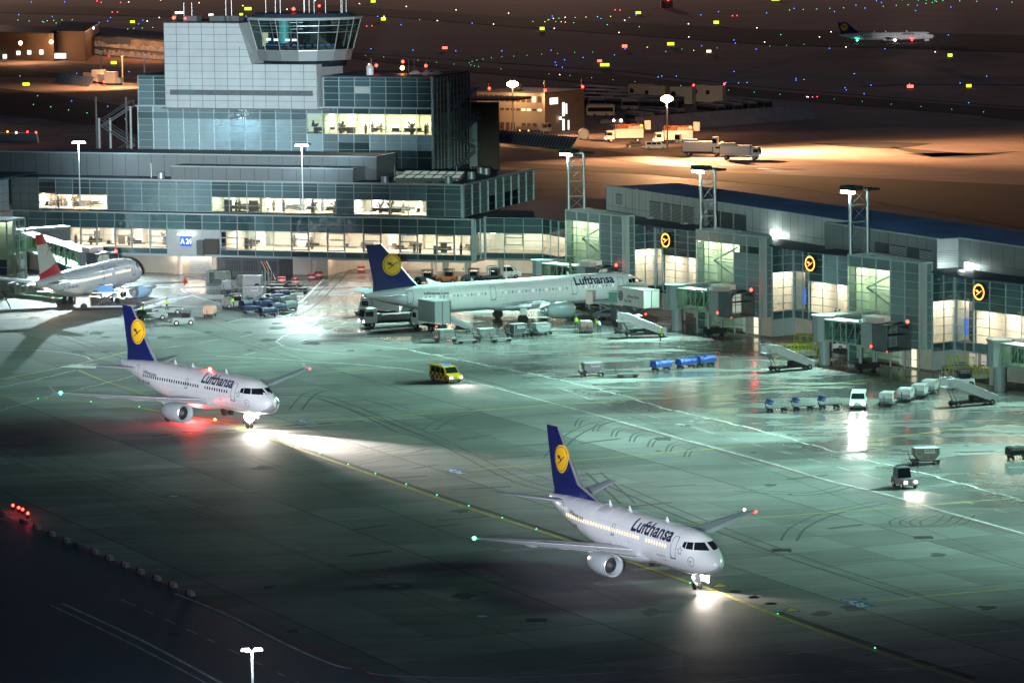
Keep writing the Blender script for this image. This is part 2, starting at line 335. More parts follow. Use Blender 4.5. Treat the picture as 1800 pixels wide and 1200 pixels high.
M_wht = mat('white_marking', (0.68, 0.68, 0.66), 0.75, noise=0.5, nscale=0.6)
M_yel = mat('yellow_marking', (0.55, 0.47, 0.05), 0.6, noise=0.45, nscale=0.6)
M_redm = mat('red_marking', (0.32, 0.05, 0.05), 0.6, noise=0.4, nscale=0.6)
M_blk = mat('black_marking', (0.02, 0.02, 0.022), 0.6)
M_blu = mat('blue_marking', (0.01, 0.16, 0.42), 0.8, noise=0.2, nscale=2)
M_tyre = mat('tyre_marks', (0.10, 0.105, 0.10), 0.75, noise=0.3, nscale=1)
M_seal = mat('joint_sealant', (0.05, 0.055, 0.055), 0.8, noise=0.3, nscale=0.4)
def spline(P, k=6):
    if len(P) < 3: return P
    out = []
    for i in range(len(P) - 1):
        a, b, c, d = P[max(i - 1, 0)], P[i], P[i + 1], P[min(i + 2, len(P) - 1)]
        for j in range(k):
            t = j / k; out.append(0.5 * ((2 * b) + (c - a) * t + (2 * a - 5 * b + 4 * c - d) * t * t + (3 * b - a - 3 * c + d) * t ** 3))
    return out + [P[-1]]
def stroke(mb, px, wd, z, dash=None, zig=None, smooth=True, off=0.0):
    P = [G(u, v, z) for u, v in px]
    if smooth: P = spline(P)
    # resample by length
    step = 1.2; Q = [P[0]]; acc = 0.0; S = [0.0]
    for a, b in zip(P, P[1:]):
        d = (b - a).length
        k = max(1, int(d / step))
        for j in range(1, k + 1): Q.append(a.lerp(b, j / k)); S.append(S[-1] + d / k)
    for i in range(len(Q) - 1):
        if dash and (S[i] % (dash[0] + dash[1])) > dash[0]: continue
        a, b = Q[i], Q[i + 1]; d = (b - a).normalized(); nn = Vector((-d.y, d.x, 0))
        o = off
        if zig: o += zig[0] * (1 if int(S[i] / zig[1]) % 2 else -1)
        a2, b2 = a + nn * o, b + nn * o
        mb.quad(a2 - nn * wd / 2, b2 - nn * wd / 2, b2 + nn * wd / 2, a2 + nn * wd / 2)
Y = MB()
stroke(Y, [(-20, 696), (100, 702), (200, 710), (290, 724), (378, 740), (433, 754), (470, 768), (520, 787), (600, 815), (700, 850), (800, 885), (900, 917), (1000, 950), (1097, 983), (1150, 1001), (1210, 1022), (1247, 1034), (1367, 1081), (1533, 1141), (1713, 1200), (1800, 1230)], .42, .012)
stroke(Y, [(137, 650), (180, 668), (247, 690), (300, 716)], .3, .012); stroke(Y, [(230, 616), (153, 636), (60, 655), (-10, 668)], .3, .012)
stroke(Y, [(560, 739), (855, 720), (960, 711), (1010, 708), (1200, 697), (1350, 683), (1525, 667), (1612, 660)], .28, .012, smooth=False)
stroke(Y, [(560, 655), (680, 645)], .28, .012)
stroke(Y, [(823, 826), (1267, 787), (1340, 784)], .28, .012); stroke(Y, [(1200, 921), (1317, 911), (1520, 895), (1660, 884), (1800, 874)], .28, .012)
stroke(Y, [(1540, 1056), (1660, 1044), (1800, 1032)], .3, .012); stroke(Y, [(1550, 770), (1660, 757), (1800, 744)], .25, .012)
stroke(Y, [(1350, 690), (1480, 676), (1640, 658), (1680, 654)], .2, .012); stroke(Y, [(1525, 660), (1590, 668)], .2, .012); stroke(Y, [(1150, 606), (1330, 618), (1370, 620)], .2, .012)
stroke(Y, [(1330, 247), (1340, 242), (1352, 245), (1380, 256), (1440, 262)], .7, .07)
Y.build('yellow_marking', M_yel, kind='structure')
K = MB()
stroke(K, [(470, 763), (520, 783), (600, 810), (700, 845), (800, 879), (900, 911), (1000, 944), (1097, 977)], .5, .009)
stroke(K, [(1367, 1075), (1533, 1133), (1713, 1192)], .8, .009)
stroke(K, [(222, 770), (320, 762), (433, 754), (520, 747), (640, 740)], .75, .010)
K.build('black_marking', M_blk, kind='structure')
K = MB(); stroke(K, [(226, 770), (320, 762), (433, 754), (520, 747), (636, 740)], .28, .016, dash=(2.6, 1.5)); K.build('yellow_dashes', M_yel, kind='structure')
W = MB()
stroke(W, [(380, 625), (470, 630), (560, 636), (685, 645), (757, 656), (810, 666), (885, 685), (960, 705), (1060, 732), (1185, 767), (1350, 812), (1450, 842), (1525, 860), (1590, 877), (1667, 900), (1800, 937), (1900, 966)], .3, .012)
stroke(W, [(580, 600), (700, 612), (820, 635), (960, 662), (1085, 692), (1160, 715), (1235, 732), (1335, 756), (1425, 781), (1475, 795), (1550, 814), (1625, 832), (1700, 852), (1800, 880)], .28, .012, zig=(.14, 4))
stroke(W, [(990, 684), (1060, 708), (1235, 756), (1420, 806), (1560, 845), (1700, 882), (1830, 916)], .16, .012, dash=(3.2, 3.2))
stroke(W, [(570, 490), (557, 502), (540, 520), (522, 533), (490, 546), (450, 556), (400, 566)], .3, .012)
stroke(W, [(570, 545), (547, 573), (500, 590), (488, 602), (517, 613), (600, 621), (700, 628)], .22, .012, zig=(.08, 3))
stroke(W, [(345, 505), (317, 508), (325, 515), (360, 526), (400, 538), (455, 552), (560, 560)], .3, .012, smooth=False)
stroke(W, [(-10, 614), (60, 615), (90, 617), (130, 622), (150, 627), (163, 633)], .22, .012, zig=(.08, 3))
stroke(W, [(-10, 724), (83, 698), (233, 661), (260, 655)], .22, .012, zig=(.08, 3)); stroke(W, [(-10, 683), (60, 668), (133, 650)], .22, .012, zig=(.08, 3))
stroke(W, [(350, 637), (600, 638), (690, 648)], .2, .012, zig=(.08, 3))
stroke(W, [(287, 612), (350, 602), (460, 585), (560, 558), (640, 500), (700, 486)], .22, .012, dash=(3, 4)); stroke(W, [(430, 624), (500, 606), (560, 590), (620, 560)], .22, .012, dash=(3, 4))
stroke(W, [(640, 478), (500, 476), (420, 472)], .2, .012, dash=(3, 4))
stroke(W, [(307, 1042), (400, 1080), (500, 1130), (567, 1160), (600, 1171), (618, 1174)], .32, .014)
stroke(W, [(110, 1060), (250, 1125), (390, 1200), (440, 1228)], .3, .014); stroke(W, [(90, 1063), (230, 1130), (363, 1200), (400, 1222)], .16, .014)
stroke(W, [(213, 1053), (365, 1122), (520, 1197), (580, 1226)], .14, .014, dash=(2.4, 2.6))
stroke(W, [(645, 1180), (700, 1187), (900, 1190), (1100, 1180), (1200, 1168), (1360, 1152), (1520, 1134), (1793, 1105)], .18, .012, dash=(9, 3), zig=(.12, 12))
stroke(W, [(1200, 1203), (1400, 1184), (1567, 1176), (1800, 1160)], .18, .012, dash=(9, 4), zig=(.12, 13)); stroke(W, [(1533, 1162), (1620, 1156)], .14, .012, dash=(5, 9))
stroke(W, [(1010, 709), (1100, 705)], .28, .013); stroke(W, [(1590, 890), (1700, 882), (1810, 873)], .16, .013)
stroke(W, [(418, 863), (453, 862)], .35, .012)
W.build('white_marking', M_wht, kind='structure')
Rr = MB()
stroke(Rr, [(1060, 734), (1185, 769), (1350, 814), (1450, 844), (1525, 862), (1590, 880), (1667, 903), (1800, 940), (1900, 968)], .2, .011, off=-.3)
stroke(Rr, [(-20, 900), (60, 928), (347, 1050), (433, 1087), (533, 1133), (600, 1163), (690, 1204)], .3, .014)
for k in range(5):
    u = 1440 + k * 14; stroke(Rr, [(u, 655 - k * .3), (u + 10, 645)], .2, .013); stroke(Rr, [(u, 655), (u + 14, 656)], .15, .013)
for k in range(5):
    u = 1195 + k * 17; stroke(Rr, [(u, 600), (u + 9, 591)], .2, .013)
for k in range(4):
    u = 1525 + k * 18; stroke(Rr, [(u, 650), (u + 9, 640)], .2, .013)
stroke(Rr, [(1765, 718), (1790, 728), (1800, 722)], .2, .013)
Rr.build('red_marking', M_redm, kind='structure')
# pale repaired rectangle and tyre tracks
sheet('pale_patch', [(104, 645), (128, 640), (172, 639), (168, 647)], mat('pale_patch', (.6, .6, .55), .6, noise=.4, nscale=.5), .008)
T = MB()
for p in ([(980, 805), (1010, 770), (1060, 745), (1130, 735), (1280, 742)], [(1030, 830), (1075, 870), (1090, 885)], [(1065, 852), (1200, 910), (1400, 985), (1600, 1050)],
          [(1400, 950), (1420, 925), (1480, 900), (1560, 884)], [(1290, 862), (1420, 870), (1500, 855)], [(560, 700), (740, 765), (900, 845), (1010, 870)], [(765, 755), (800, 735), (850, 722)],
          [(760, 720), (900, 715), (1010, 700)], [(400, 690), (620, 700), (700, 720)], [(100, 590), (250, 640), (380, 655)], [(500, 560), (550, 540), (620, 470)], [(547, 573), (600, 560), (720, 540)],
          [(310, 650), (420, 690), (560, 700), (700, 760)], [(530, 720), (560, 690), (620, 680)], [(600, 640), (760, 655), (900, 690)], [(1320, 700), (1400, 690), (1500, 700)],
          [(640, 800), (700, 790), (790, 778)], [(560, 830), (640, 815), (720, 800), (830, 795)]):
    stroke(T, p, .30, .0065); stroke(T, p, .22, .0065, off=1.5)
for k in range(7):
    u = 1010 + k * 32; v = 735 + k * 9
    stroke(T, [(u, v + 14), (u + 6, v + 2), (u + 22, v - 4)], .2, .0068); stroke(T, [(u + 8, v + 14), (u + 14, v + 4), (u + 28, v)], .2, .0068)
for k in range(4):
    u = 1565 + k * 18; stroke(T, [(u + 30, 905), (u, 915), (u + 10, 925), (u + 70, 922), (u + 95, 905)], .2, .0068)
for k in range(24):
    u, v = rnd.uniform(560, 1500), rnd.uniform(770, 1000); stroke(T, [(u, v), (u + rnd.uniform(30, 90), v - rnd.uniform(4, 10))], rnd.uniform(.3, 1.0), .0062)
for k in range(30):
    u, v = rnd.uniform(-50, 1700), rnd.uniform(620, 1150); stroke(T, [(u, v), (u + rnd.uniform(60, 260), v - rnd.uniform(5, 22))], .12, .0062)
T.build('tyre_marks', M_tyre, kind='structure')
S = MB()
for a, b in (((560, 700), (1000, 855)), ((1300, 958), (1800, 1100)), ((1150, 750), (1800, 995)), ((166, 826), (1000, 1160)), ((0, 770), (620, 1010)), ((440, 800), (1100, 1060)), ((860, 640), (1160, 750)), ((300, 540), (700, 690)), ((500, 470), (300, 560)), ((0, 790), (290, 905))):
    stroke(S, [a, b], .09, .0068, smooth=False)
S.build('slab_joints', M_seal, kind='structure')
OS = MB()
for k in range(90):
    u, v = rnd.choice(((rnd.uniform(560, 1150), rnd.uniform(560, 640)), (rnd.uniform(1150, 1780), rnd.uniform(640, 800)), (rnd.uniform(0, 560), rnd.uniform(540, 620)), (rnd.uniform(300, 1750), rnd.uniform(650, 1120))))
    c = G(u, v, .0064 + k * .00001); r0 = rnd.uniform(.2, 1.5); n = 11
    OS.add([(c.x + r0 * rnd.uniform(.55, 1.2) * math.cos(6.283 * i / n), c.y + r0 * 1.4 * rnd.uniform(.55, 1.2) * math.sin(6.283 * i / n), c.z) for i in range(n)], [tuple(range(n))])
OS.build('oil_stains', mat('oil_stain', (.10, .10, .095), .85, noise=.5, nscale=.8), kind='structure')
# stand numbers painted on blue fields, read from behind the gates
def stand_number(txt, c, lab):
    # c: four photo corners, the left one first, then clockwise
    P = [G(u, v, .018) for u, v in c]
    o = MB().add([tuple(p) for p in P], [(0, 1, 2, 3)]).build('stand_number', M_blu, label=lab, cat='stand marking', group='blue stand numbers painted on the apron')
    ex, ey = (P[3] - P[0]), (P[1] - P[0])
    vs, fs = text_mesh(txt, 1.0, 0.03); wx = max(v[0] for v in vs)
    MB().add([tuple(P[0] + ex * (.06 + .88 * x / wx) + ey * (.14 + y) + Vector((0, 0, .006))) for x, y in vs], fs).build('numeral', M_wht, o)
stand_number('A36', [(1476, 1054), (1505, 1052), (1541, 1065), (1509, 1068)], 'blue painted stand number A36 at the near end of a yellow line')
stand_number('A34', [(777, 824), (801, 823), (824, 831), (802, 833)], 'blue painted stand number between the two taxiing jets')
stand_number('A32', [(514, 738), (538, 737), (556, 743), (536, 744)], 'blue painted stand number just ahead of the smaller taxiing jet')
for k, (u, v) in enumerate(((1266, 1028), (1392, 1071))):
    t = empty('arrow_marking', G(u, v, .018), 0, 'yellow triangle with dark edge beside the taxi line, %s' % ('just under the lit nose wheel' if k == 0 else 'farther along the headlight beam'), 'ground marking', 'yellow triangles painted beside the taxi line')
    a = [G(u - 14, v + 3), G(u + 14, v + 2), G(u - 2, v - 4)]; c0 = G(u, v); 
    MB().add([tuple((p - c0) * 1.25) for p in a], [(0, 1, 2)]).build('border', M_blk, t)
    MB().add([tuple((p - c0) * .9 + Vector((0, 0, .006))) for p in a], [(0, 1, 2)]).build('triangle', M_yel, t)
def manhole(u, v, r, lab):
    t = empty('drain_cover', G(u, v, .015), 0, lab, 'drain cover', 'round drain covers in the apron')
    MB().lathe([(r, 0), (r, .01)], n=24).build('ring', M_dslab, t); MB().lathe([(r * .3, .012), (r * .3, .03)], n=16).build('lid', M('steel'), t)
manhole(305, 872, 1.5, 'dark round drain cover alone on the dim slabs at left'); manhole(848, 1083, 1.5, 'dark round drain cover left of a small square hatch'); manhole(696, 1030, 1.6, 'faint round drain cover on the dark slabs below centre')
for u, v in ((1293, 1039), (1324, 1049), (1355, 1060)):
    MB().lathe([(.55, 0), (.55, .012), (.42, .012), (.42, .0)], o=tuple(G(u, v, .016)), n=20).build('inset_light_ring', M_blk, label='small dark ring set in the pavement inside the headlight beam', cat='inset light', group='rings set in the pavement beside the taxi line')
for i, (u, v) in enumerate(((943, 1089), (1623, 944), (1374, 966))):
    MB().box(-.9, .9, -.7, .7, 0, .02).build('hatch', M_blk, loc=G(u, v, .012), label=['small square dark hatch right of a round drain cover', 'tiny dark hatch on the long slab joint at right', 'tiny dark hatch beside the tyre arc right of the near jet'][i], cat='hatch')
# ================================================================== AIRCRAFT
def lerp_tab(tab, s):
    if s <= tab[0][0]: return tab[0][1:]
    for a, b in zip(tab, tab[1:]):
        if s <= b[0]:
            t = (s - a[0]) / (b[0] - a[0]); return tuple(p + (q - p) * t for p, q in zip(a[1:], b[1:]))
    return tab[-1][1:]
NOSE737 = [(0, -.52, -.62, .04), (.06, -.34, -.82, .24), (.2, -.12, -1.02, .46), (.5, .14, -1.24, .76), (1, .44, -1.48, 1.08), (1.6, .74, -1.66, 1.34), (2.2, 1.06, -1.78, 1.52), (2.8, 1.46, -1.87, 1.65), (3.4, 1.74, -1.93, 1.74), (4.4, 1.93, -1.98, 1.83), (6, 2.0, -2.0, 1.88)]
NOSE320 = [(0, -.42, -.56, .05), (.06, -.16, -.84, .32), (.2, .08, -1.10, .60), (.5, .36, -1.38, .94), (1, .66, -1.62, 1.26), (1.6, .96, -1.79, 1.50), (2.2, 1.28, -1.90, 1.67), (2.8, 1.60, -1.97, 1.79), (3.5, 1.84, -2.02, 1.88), (4.6, 2.0, -2.06, 1.95), (6.2, 2.07, -2.07, 1.975)]
class Fus:
    def __init__(s, L, cz, nose, Rh, Rw, tl, endz, scale=1.0):
        s.L, s.cz, s.Rh, s.Rw, s.tl, s.endz, s.k = L, cz, Rh, Rw, tl, endz, scale
        s.nose = [tuple(v * scale for v in r) for r in nose]
    def prof(s, x):          # top, bottom, half width, all relative to the ground
        d = -x
        if d < s.nose[-1][0]: t, b, w_ = lerp_tab(s.nose, d)
        elif d < s.L - s.tl: t, b, w_ = s.Rh, -s.Rh, s.Rw
        else:
            q = min(1.0, (d - (s.L - s.tl)) / s.tl); e = s.endz
            t = s.Rh + (e + .22 - s.Rh) * q ** 2.1
            b = -s.Rh + (e - .34 + s.Rh) * q ** 1.35
            w_ = s.Rw * (1 - q ** 1.75) + .26 * q
        return s.cz + t, s.cz + b, w_
    def pt(s, x, a, off=0.0):   # a = angle from the crown towards starboard
        t, b, w_ = s.prof(x); zm, h = (t + b) / 2, (t - b) / 2
        return (x, -(w_ + off) * math.sin(a), zm + (h + off) * math.cos(a))
    def at(s, x, z, off=0.0, side=-1):   # the skin at station x and height z
        t, b, w_ = s.prof(x); zm, h = (t + b) / 2, (t - b) / 2
        c = max(-1, min(1, (z - zm) / h)); a = math.acos(c)
        return (x, side * (w_ + off) * math.sin(a), zm + (h + off) * c)
    def az(s, th, z, cx, off=0.02):      # skin along a plan direction th from (cx, 0)
        lo, hi = 0.0, 6.0; c_, s_ = math.cos(th), math.sin(th)
        for _ in range(30):
            m = (lo + hi) / 2; x, y = cx + m * c_, m * s_
            if x > 0: ins = False
            else:
                t, b, w_ = s.prof(x); zm, h = (t + b) / 2, max(1e-3, (t - b) / 2)
                ins = (y / max(w_, 1e-3)) ** 2 + ((z - zm) / h) ** 2 < 1
            if ins: lo = m
            else: hi = m
        m = lo + off; return (cx + m * c_, -m * s_, z)
AIR = [(1, 0), (.75, .035), (.5, .058), (.3, .06), (.15, .05), (.06, .034), (.015, .017), (0, 0), (.015, -.014), (.06, -.026), (.15, -.036), (.3, -.04), (.5, -.036), (.75, -.018)]
def foil(sections, axis='z', c0=0.0, c1=1.0):
    """sections: (LE point, chord, thickness factor)"""
    rings = []
    for le, ch, tk in sections:
        r = []
        for (cx, t) in AIR:
            cx = min(max(cx, c0), c1); dx = -cx * ch; d = t * ch * tk
            r.append((le[0] + dx, le[1], le[2] + d) if axis == 'z' else (le[0] + dx, le[1] + d, le[2]))
        rings.append(r)
    return MB().loft(rings)
CRANE = [[(-.58, -.44), (-.52, -.48), (-.08, -.24), (.10, -.16), (.30, .02), (.66, .26), (.62, .30), (.26, .10), (.12, .00), (.04, -.02), (-.10, .12), (-.16, .24), (-.40, .27), (-.72, .26), (-.66, .20), (-.44, .18), (-.64, .13), (-.56, .08), (-.36, .10), (-.50, .03), (-.40, -.01), (-.22, .02), (-.10, -.12), (-.14, -.18)]]
def crane(to, s, m, parent, name='crane_emblem'):
    """the bird in a ring: to(x, y) maps the emblem plane to 3D"""
    b = MB(); poly = CRANE[0]
    bm = bmesh.new(); vs = [bm.verts.new((p[0], p[1], 0)) for p in poly]; bm.faces.new(vs); bmesh.ops.triangulate(bm, faces=bm.faces[:])
    bm.verts.ensure_lookup_table(); b.add([to(v.co.x * s, v.co.y * s) for v in bm.verts], [[v.index for v in f.verts] for f in bm.faces]); bm.free()
    return b.build(name, m, parent)
def ring_pts(to, r0, r1, n=28):
    vs = [to(r0 * math.cos(2 * math.pi * i / n), r0 * math.sin(2 * math.pi * i / n)) for i in range(n)] + [to(r1 * math.cos(2 * math.pi * i / n), r1 * math.sin(2 * math.pi * i / n)) for i in range(n)]
    return vs, [(i, (i + 1) % n, n + (i + 1) % n, n + i) for i in range(n)]
M_cream = emat('cabin_window_light', (1.0, 0.74, 0.48), 1.5)
M_tailY = mat('tail_yellow', (0.95, 0.52, 0.015), 0.3, coat=0.5)
M_belly = mat('belly_grey', (0.42, 0.44, 0.46), 0.35, noise=0.1, nscale=.6)
M_wing = mat('wing_grey', (0.40, 0.43, 0.47), 0.32, noise=0.12, nscale=.6)
M_lead = mat('bare_leading_edge', (0.78, 0.80, 0.82), 0.25, 0.7)
M_line = mat('door_outline', (0.10, 0.11, 0.12), 0.6)
M_txt = mat('title_blue', (0.012, 0.016, 0.06), 0.4)
M_winlit = emat('taxi_lamp', (1.0, 0.93, 0.80), 60)
M_navg = emat('green_lamp', (0.05, 1.0, 0.45), 25); M_navr = emat('red_lamp', (1.0, 0.03, 0.02), 18); M_wlamp = emat('white_lamp', (1, .85, .7), 12)
def blob(parent, name, p, r, m):
    return MB().lathe([(r * .1, -r), (r * .75, -r * .6), (r, 0), (r * .75, r * .6), (r * .1, r)], p, 'z', 10).build(name, m, parent, smooth=True)
def aircraft(name, loc, rz, label, spec, scale=1.0):
    S = spec; t = empty(name, loc, rz, label, 'airliner', S.get('group')); F = Fus(*S['fus']); W_ = S.get('white') or M('white'); L = S['fus'][0]
    n = 40; xs = [0, -.02, -.06, -.12, -.2, -.33, -.5, -.75, -1, -1.3, -1.6, -1.9, -2.2, -2.5, -2.8, -3.1, -3.5, -4, -4.6, -5.3, -6.2]
    xs = [x * (F.k if F.k < 1 else 1) for x in xs]
    x = xs[-1] - 2
    while x > -(L - F.tl): xs.append(x); x -= 2
    xs += [-(L - F.tl) - F.tl * i / 16 for i in range(17)]
    up, dn = MB(), MB(); split = R(S.get('split', 132))
    ku = 30
    up.loft([[F.pt(x, -split + 2 * split * i / ku) for i in range(ku + 1)] for x in xs], cap=False)
    dn.loft([[F.pt(x, split + (2 * math.pi - 2 * split) * i / 12) for i in range(13)] for x in xs], cap=False)
    # loft() closes the rings: drop the closing strips
    for b, k in ((up, ku + 1), (dn, 13)): b.f = [f for j, f in enumerate(b.f) if j % k != k - 1]
    up.build('fuselage', W_, t, smooth=True); dn.build('belly', S.get('bellym') or M_belly, t, smooth=True)
    e = F.pt(-L, 0); zc = (F.prof(-L)[0] + F.prof(-L)[1]) / 2
    MB().lathe([(.27, -L + .01), (.24, -L - .12), (.1, -L - .2)], (0, 0, zc), 'x', 14).build('tail_cone', M('dgrey'), t)
    sm = MB(); sx = -5.6
    while sx > -(L - 2.5):
        P = [F.pt(sx, -R(118) + R(236) * i / 26, .004) for i in range(27)]
        for a_, b_ in zip(P, P[1:]): sm.bar(a_, b_, .014, 3)
        sx -= 2.55
    for an in (38, 62, 96): 
        P = [F.pt(-6 - (L - 18) * i / 20, R(an), .004) for i in range(21)]
        for a_, b_ in zip(P, P[1:]): sm.bar(a_, b_, .012, 3)
    sm.build('panel_seams', mat('panel_seam', (.42, .43, .45), .5), t)
    # wing box fairing
    a0, a1 = S['fair']
    rg = []
    for q in range(13):
        u = q / 12; x = a0 + (a1 - a0) * u; k = math.sin(math.pi * min(max(u, .02), .98)) ** .5
        zb = F.cz - F.Rh
        rg.append([(x, (F.Rw * (.55 + .55 * k)) * math.cos(2 * math.pi * i / 20), zb + .55 + (.95 * k + .1) * math.sin(2 * math.pi * i / 20) * (.9)) for i in range(20)])
    MB().loft(rg).build('wing_fairing', S.get('fairm') or M_belly, t, smooth=True)
    for sd in (-1, 1):
        wg = S['wing']; nm = 'wing'
        o = foil([((lx, sd * y, z), ch, tk) for (y, lx, ch, z, tk) in wg]).build(nm, S.get('wingm') or M_wing, t, smooth=True, fix=True)
        foil([((lx + .03, sd * y, z + .005), ch * 1.004, tk * 1.08) for (y, lx, ch, z, tk) in wg[1:]], c1=.075).build('leading_edge', M_lead, o, smooth=True, fix=True)
        fl = MB()
        for (y0, lx0, ch0, z0, _), (y1, lx1, ch1, z1, _) in zip(wg, wg[1:]):   # flap and aileron gaps
            fl.bar((lx0 - ch0 * .74, sd * y0, z0 + .04 * ch0), (lx1 - ch1 * .74, sd * y1, z1 + .04 * ch1), .035, 4)
        fl.build('flap_gap', M_line, o)
        if S.get('canoes'):
            for (y, xc, zc_) in S['canoes']:
                MB().lathe([(.03, 1.7), (.2, 1.0), (.26, 0), (.2, -1.0), (.03, -1.8)], (xc, sd * y, zc_), 'x', 10).build('flap_fairing', M_belly, o, smooth=True)
        st = S['stab']
        foil([((lx, sd * y, z), ch, tk) for (y, lx, ch, z, tk) in st]).build('tailplane', S.get('wingm') or M_wing, t, smooth=True, fix=True)
        if S.get('fence'):
            y, lx, ch, z, _ = wg[-1]; y *= sd
            MB().add([(lx - .1, y, z), (lx - ch * 1.05, y + sd * .15, z + .62), (lx - ch * 1.25, y + sd * .15, z + .62), (lx - ch, y, z + .05), (lx - ch * 1.2, y + sd * .05, z - .42), (lx - ch * 1.0, y + sd * .05, z - .42),
                      (lx - .1, y + sd * .06, z), (lx - ch * 1.05, y + sd * .21, z + .62), (lx - ch * 1.25, y + sd * .21, z + .62), (lx - ch, y + sd * .06, z + .05), (lx - ch * 1.2, y + sd * .11, z - .42), (lx - ch * 1.0, y + sd * .11, z - .42)],
                     [(0, 1, 2, 3), (0, 3, 4, 5), (9, 8, 7, 6), (11, 10, 9, 6), (0, 6, 7, 1), (1, 7, 8, 2), (2, 8, 9, 3), (3, 9, 10, 4), (4, 10, 11, 5), (5, 11, 6, 0)]).build('wingtip_fence', S['fence'], t, fix=True)
        # engine
        ex, ey, ez, er, el = S['eng']; ey *= sd
        o = MB().lathe([(er * .80, 0), (er * .86, .10), (er * .93, .05), (er * .99, -.2), (er * 1.04, -.8), (er * 1.03, -el * .55), (er * .9, -el * .85), (er * .72, -el), (er * .66, -el * .98), (er * .62, -el * .7), (er * .7, -.5), (er * .78, -.15)], (ex, ey, ez), 'x', 32)
        o.f = o.f[:-2]; o.f += [(11 * 32 + i, 11 * 32 + (i + 1) % 32, (i + 1) % 32, i) for i in range(32)]
        o = o.build('engine', S.get('engm') or mat('nacelle_grey', (.44, .49, .51), .3, coat=.4), t, smooth=True, fix=True)
        MB().lathe([(er * .81, .02), (er * .87, .105), (er * .94, .055), (er * .96, -.12), (er * .79, -.12)], (ex + .01, ey, ez), 'x', 32, False).build('intake_lip', M_lead, o, smooth=True, fix=True)
        MB().lathe([(er * .77, -.75), (er * .77, -.8)], (ex, ey, ez), 'x', 28).build('fan', mat('fan_dark', (.03, .03, .035), .35, .6), o)
        MB().lathe([(.02, -.35), (er * .18, -.5), (er * .27, -.78)], (ex, ey, ez), 'x', 14).build('spinner', M('dgrey'), o, smooth=True)
        MB().lathe([(er * .60, -el * .8), (er * .50, -el - .45), (er * .42, -el - .45), (er * .3, -el - .45), (er * .12, -el - .95)], (ex, ey, ez), 'x', 20).build('exhaust', M('steel'), o, smooth=True)
        wz = lerp_tab([(q[0], q[1], q[3], q[2]) for q in wg], abs(ey))
        if not S.get('rear'):
            MB().add([(ex - .5, ey - .1, ez + er * .9), (ex - .5, ey + .1, ez + er * .9), (wz[0] + .2, ey - .16, wz[1] + .1), (wz[0] + .2, ey + .16, wz[1] + .1), (wz[0] - 2.6, ey - .16, wz[1]), (wz[0] - 2.6, ey + .16, wz[1]), (ex - el - .2, ey - .1, ez + er * .3), (ex - el - .2, ey + .1, ez + er * .3), (ex - 1.6, ey - .1, ez + er * .6), (ex - 1.6, ey + .1, ez + er * .6)],
                     [(0, 1, 3, 2), (2, 3, 5, 4), (4, 5, 7, 6), (6, 7, 9, 8), (8, 9, 1, 0), (0, 2, 8), (2, 4, 6, 8), (1, 9, 3), (3, 9, 7, 5)]).build('pylon', S.get('engm') or mat('nacelle_grey', (.55, .57, .59), .3), o, fix=True)
        else:
            MB().box(ex - el * .8, ex - 1, min(ey, 0), max(ey, 0), ez - .12, ez + .12).build('pylon', W_, o)
        # main gear
        mx, my, mr = S['mg']; my *= sd
        g = MB().bar((mx, my, mr), (mx + .1, my * .96, F.cz - F.Rh + .5), .13, 8).bar((mx, my, mr + .5), (mx + .2, my * .5, F.cz - F.Rh + .3), .07, 6).build('main_gear', M('steel'), t)
        MB().wheel(mx, my - .42, mr, mr, .36).build('wheel', M('tyre'), g); MB().wheel(mx, my + .42, mr, mr, .36).build('wheel', M('tyre'), g)
        MB().box(mx - .5, mx + .55, my + sd * .12, my + sd * .17, mr + .6, F.cz - F.Rh + .5).build('gear_door', W_, g)
    nx, nr = S['ng']
    g = MB().bar((nx, 0, nr), (nx - .05, 0, F.cz - F.Rh + .3), .1, 8).bar((nx, 0, nr + .6), (nx + .9, 0, F.cz - F.Rh + .2), .05, 6).build('nose_gear', M('steel'), t)
    for y in (-.24, .24): MB().wheel(nx, y, nr, nr, .22, 12).build('wheel', M('tyre'), g)
    for y in (-.42, .42): MB().box(nx - .1, nx + 1.4, y - .02, y + .02, F.cz - F.Rh - .5, F.cz - F.Rh + .2).build('gear_door', W_, g)
    # fin
    fn = S['fin']; fm = S.get('finm') or M('navy')
    f = foil([((lx, 0, z), ch, tk) for (z, lx, ch, tk) in fn], axis='y').build('fin', fm, t, smooth=True, fix=True)
    foil([((lx + .02, 0, z), ch, tk * 1.1) for (z, lx, ch, tk) in fn[1:]], axis='y', c1=.05).build('leading_edge', M('steel'), f, smooth=True, fix=True)
    def finy(x, z):      # half thickness of the fin
        tb = sorted(fn); lx, ch, tk = lerp_tab(tb, z); u = min(max((lx - x) / ch, 0), 1)
        tt = lerp_tab([(a, b) for a, b in [(0, 0), (.015, .017), (.06, .034), (.15, .05), (.3, .06), (.5, .058), (.75, .035), (1, 0)]], u)[0]
        return tt * ch * tk
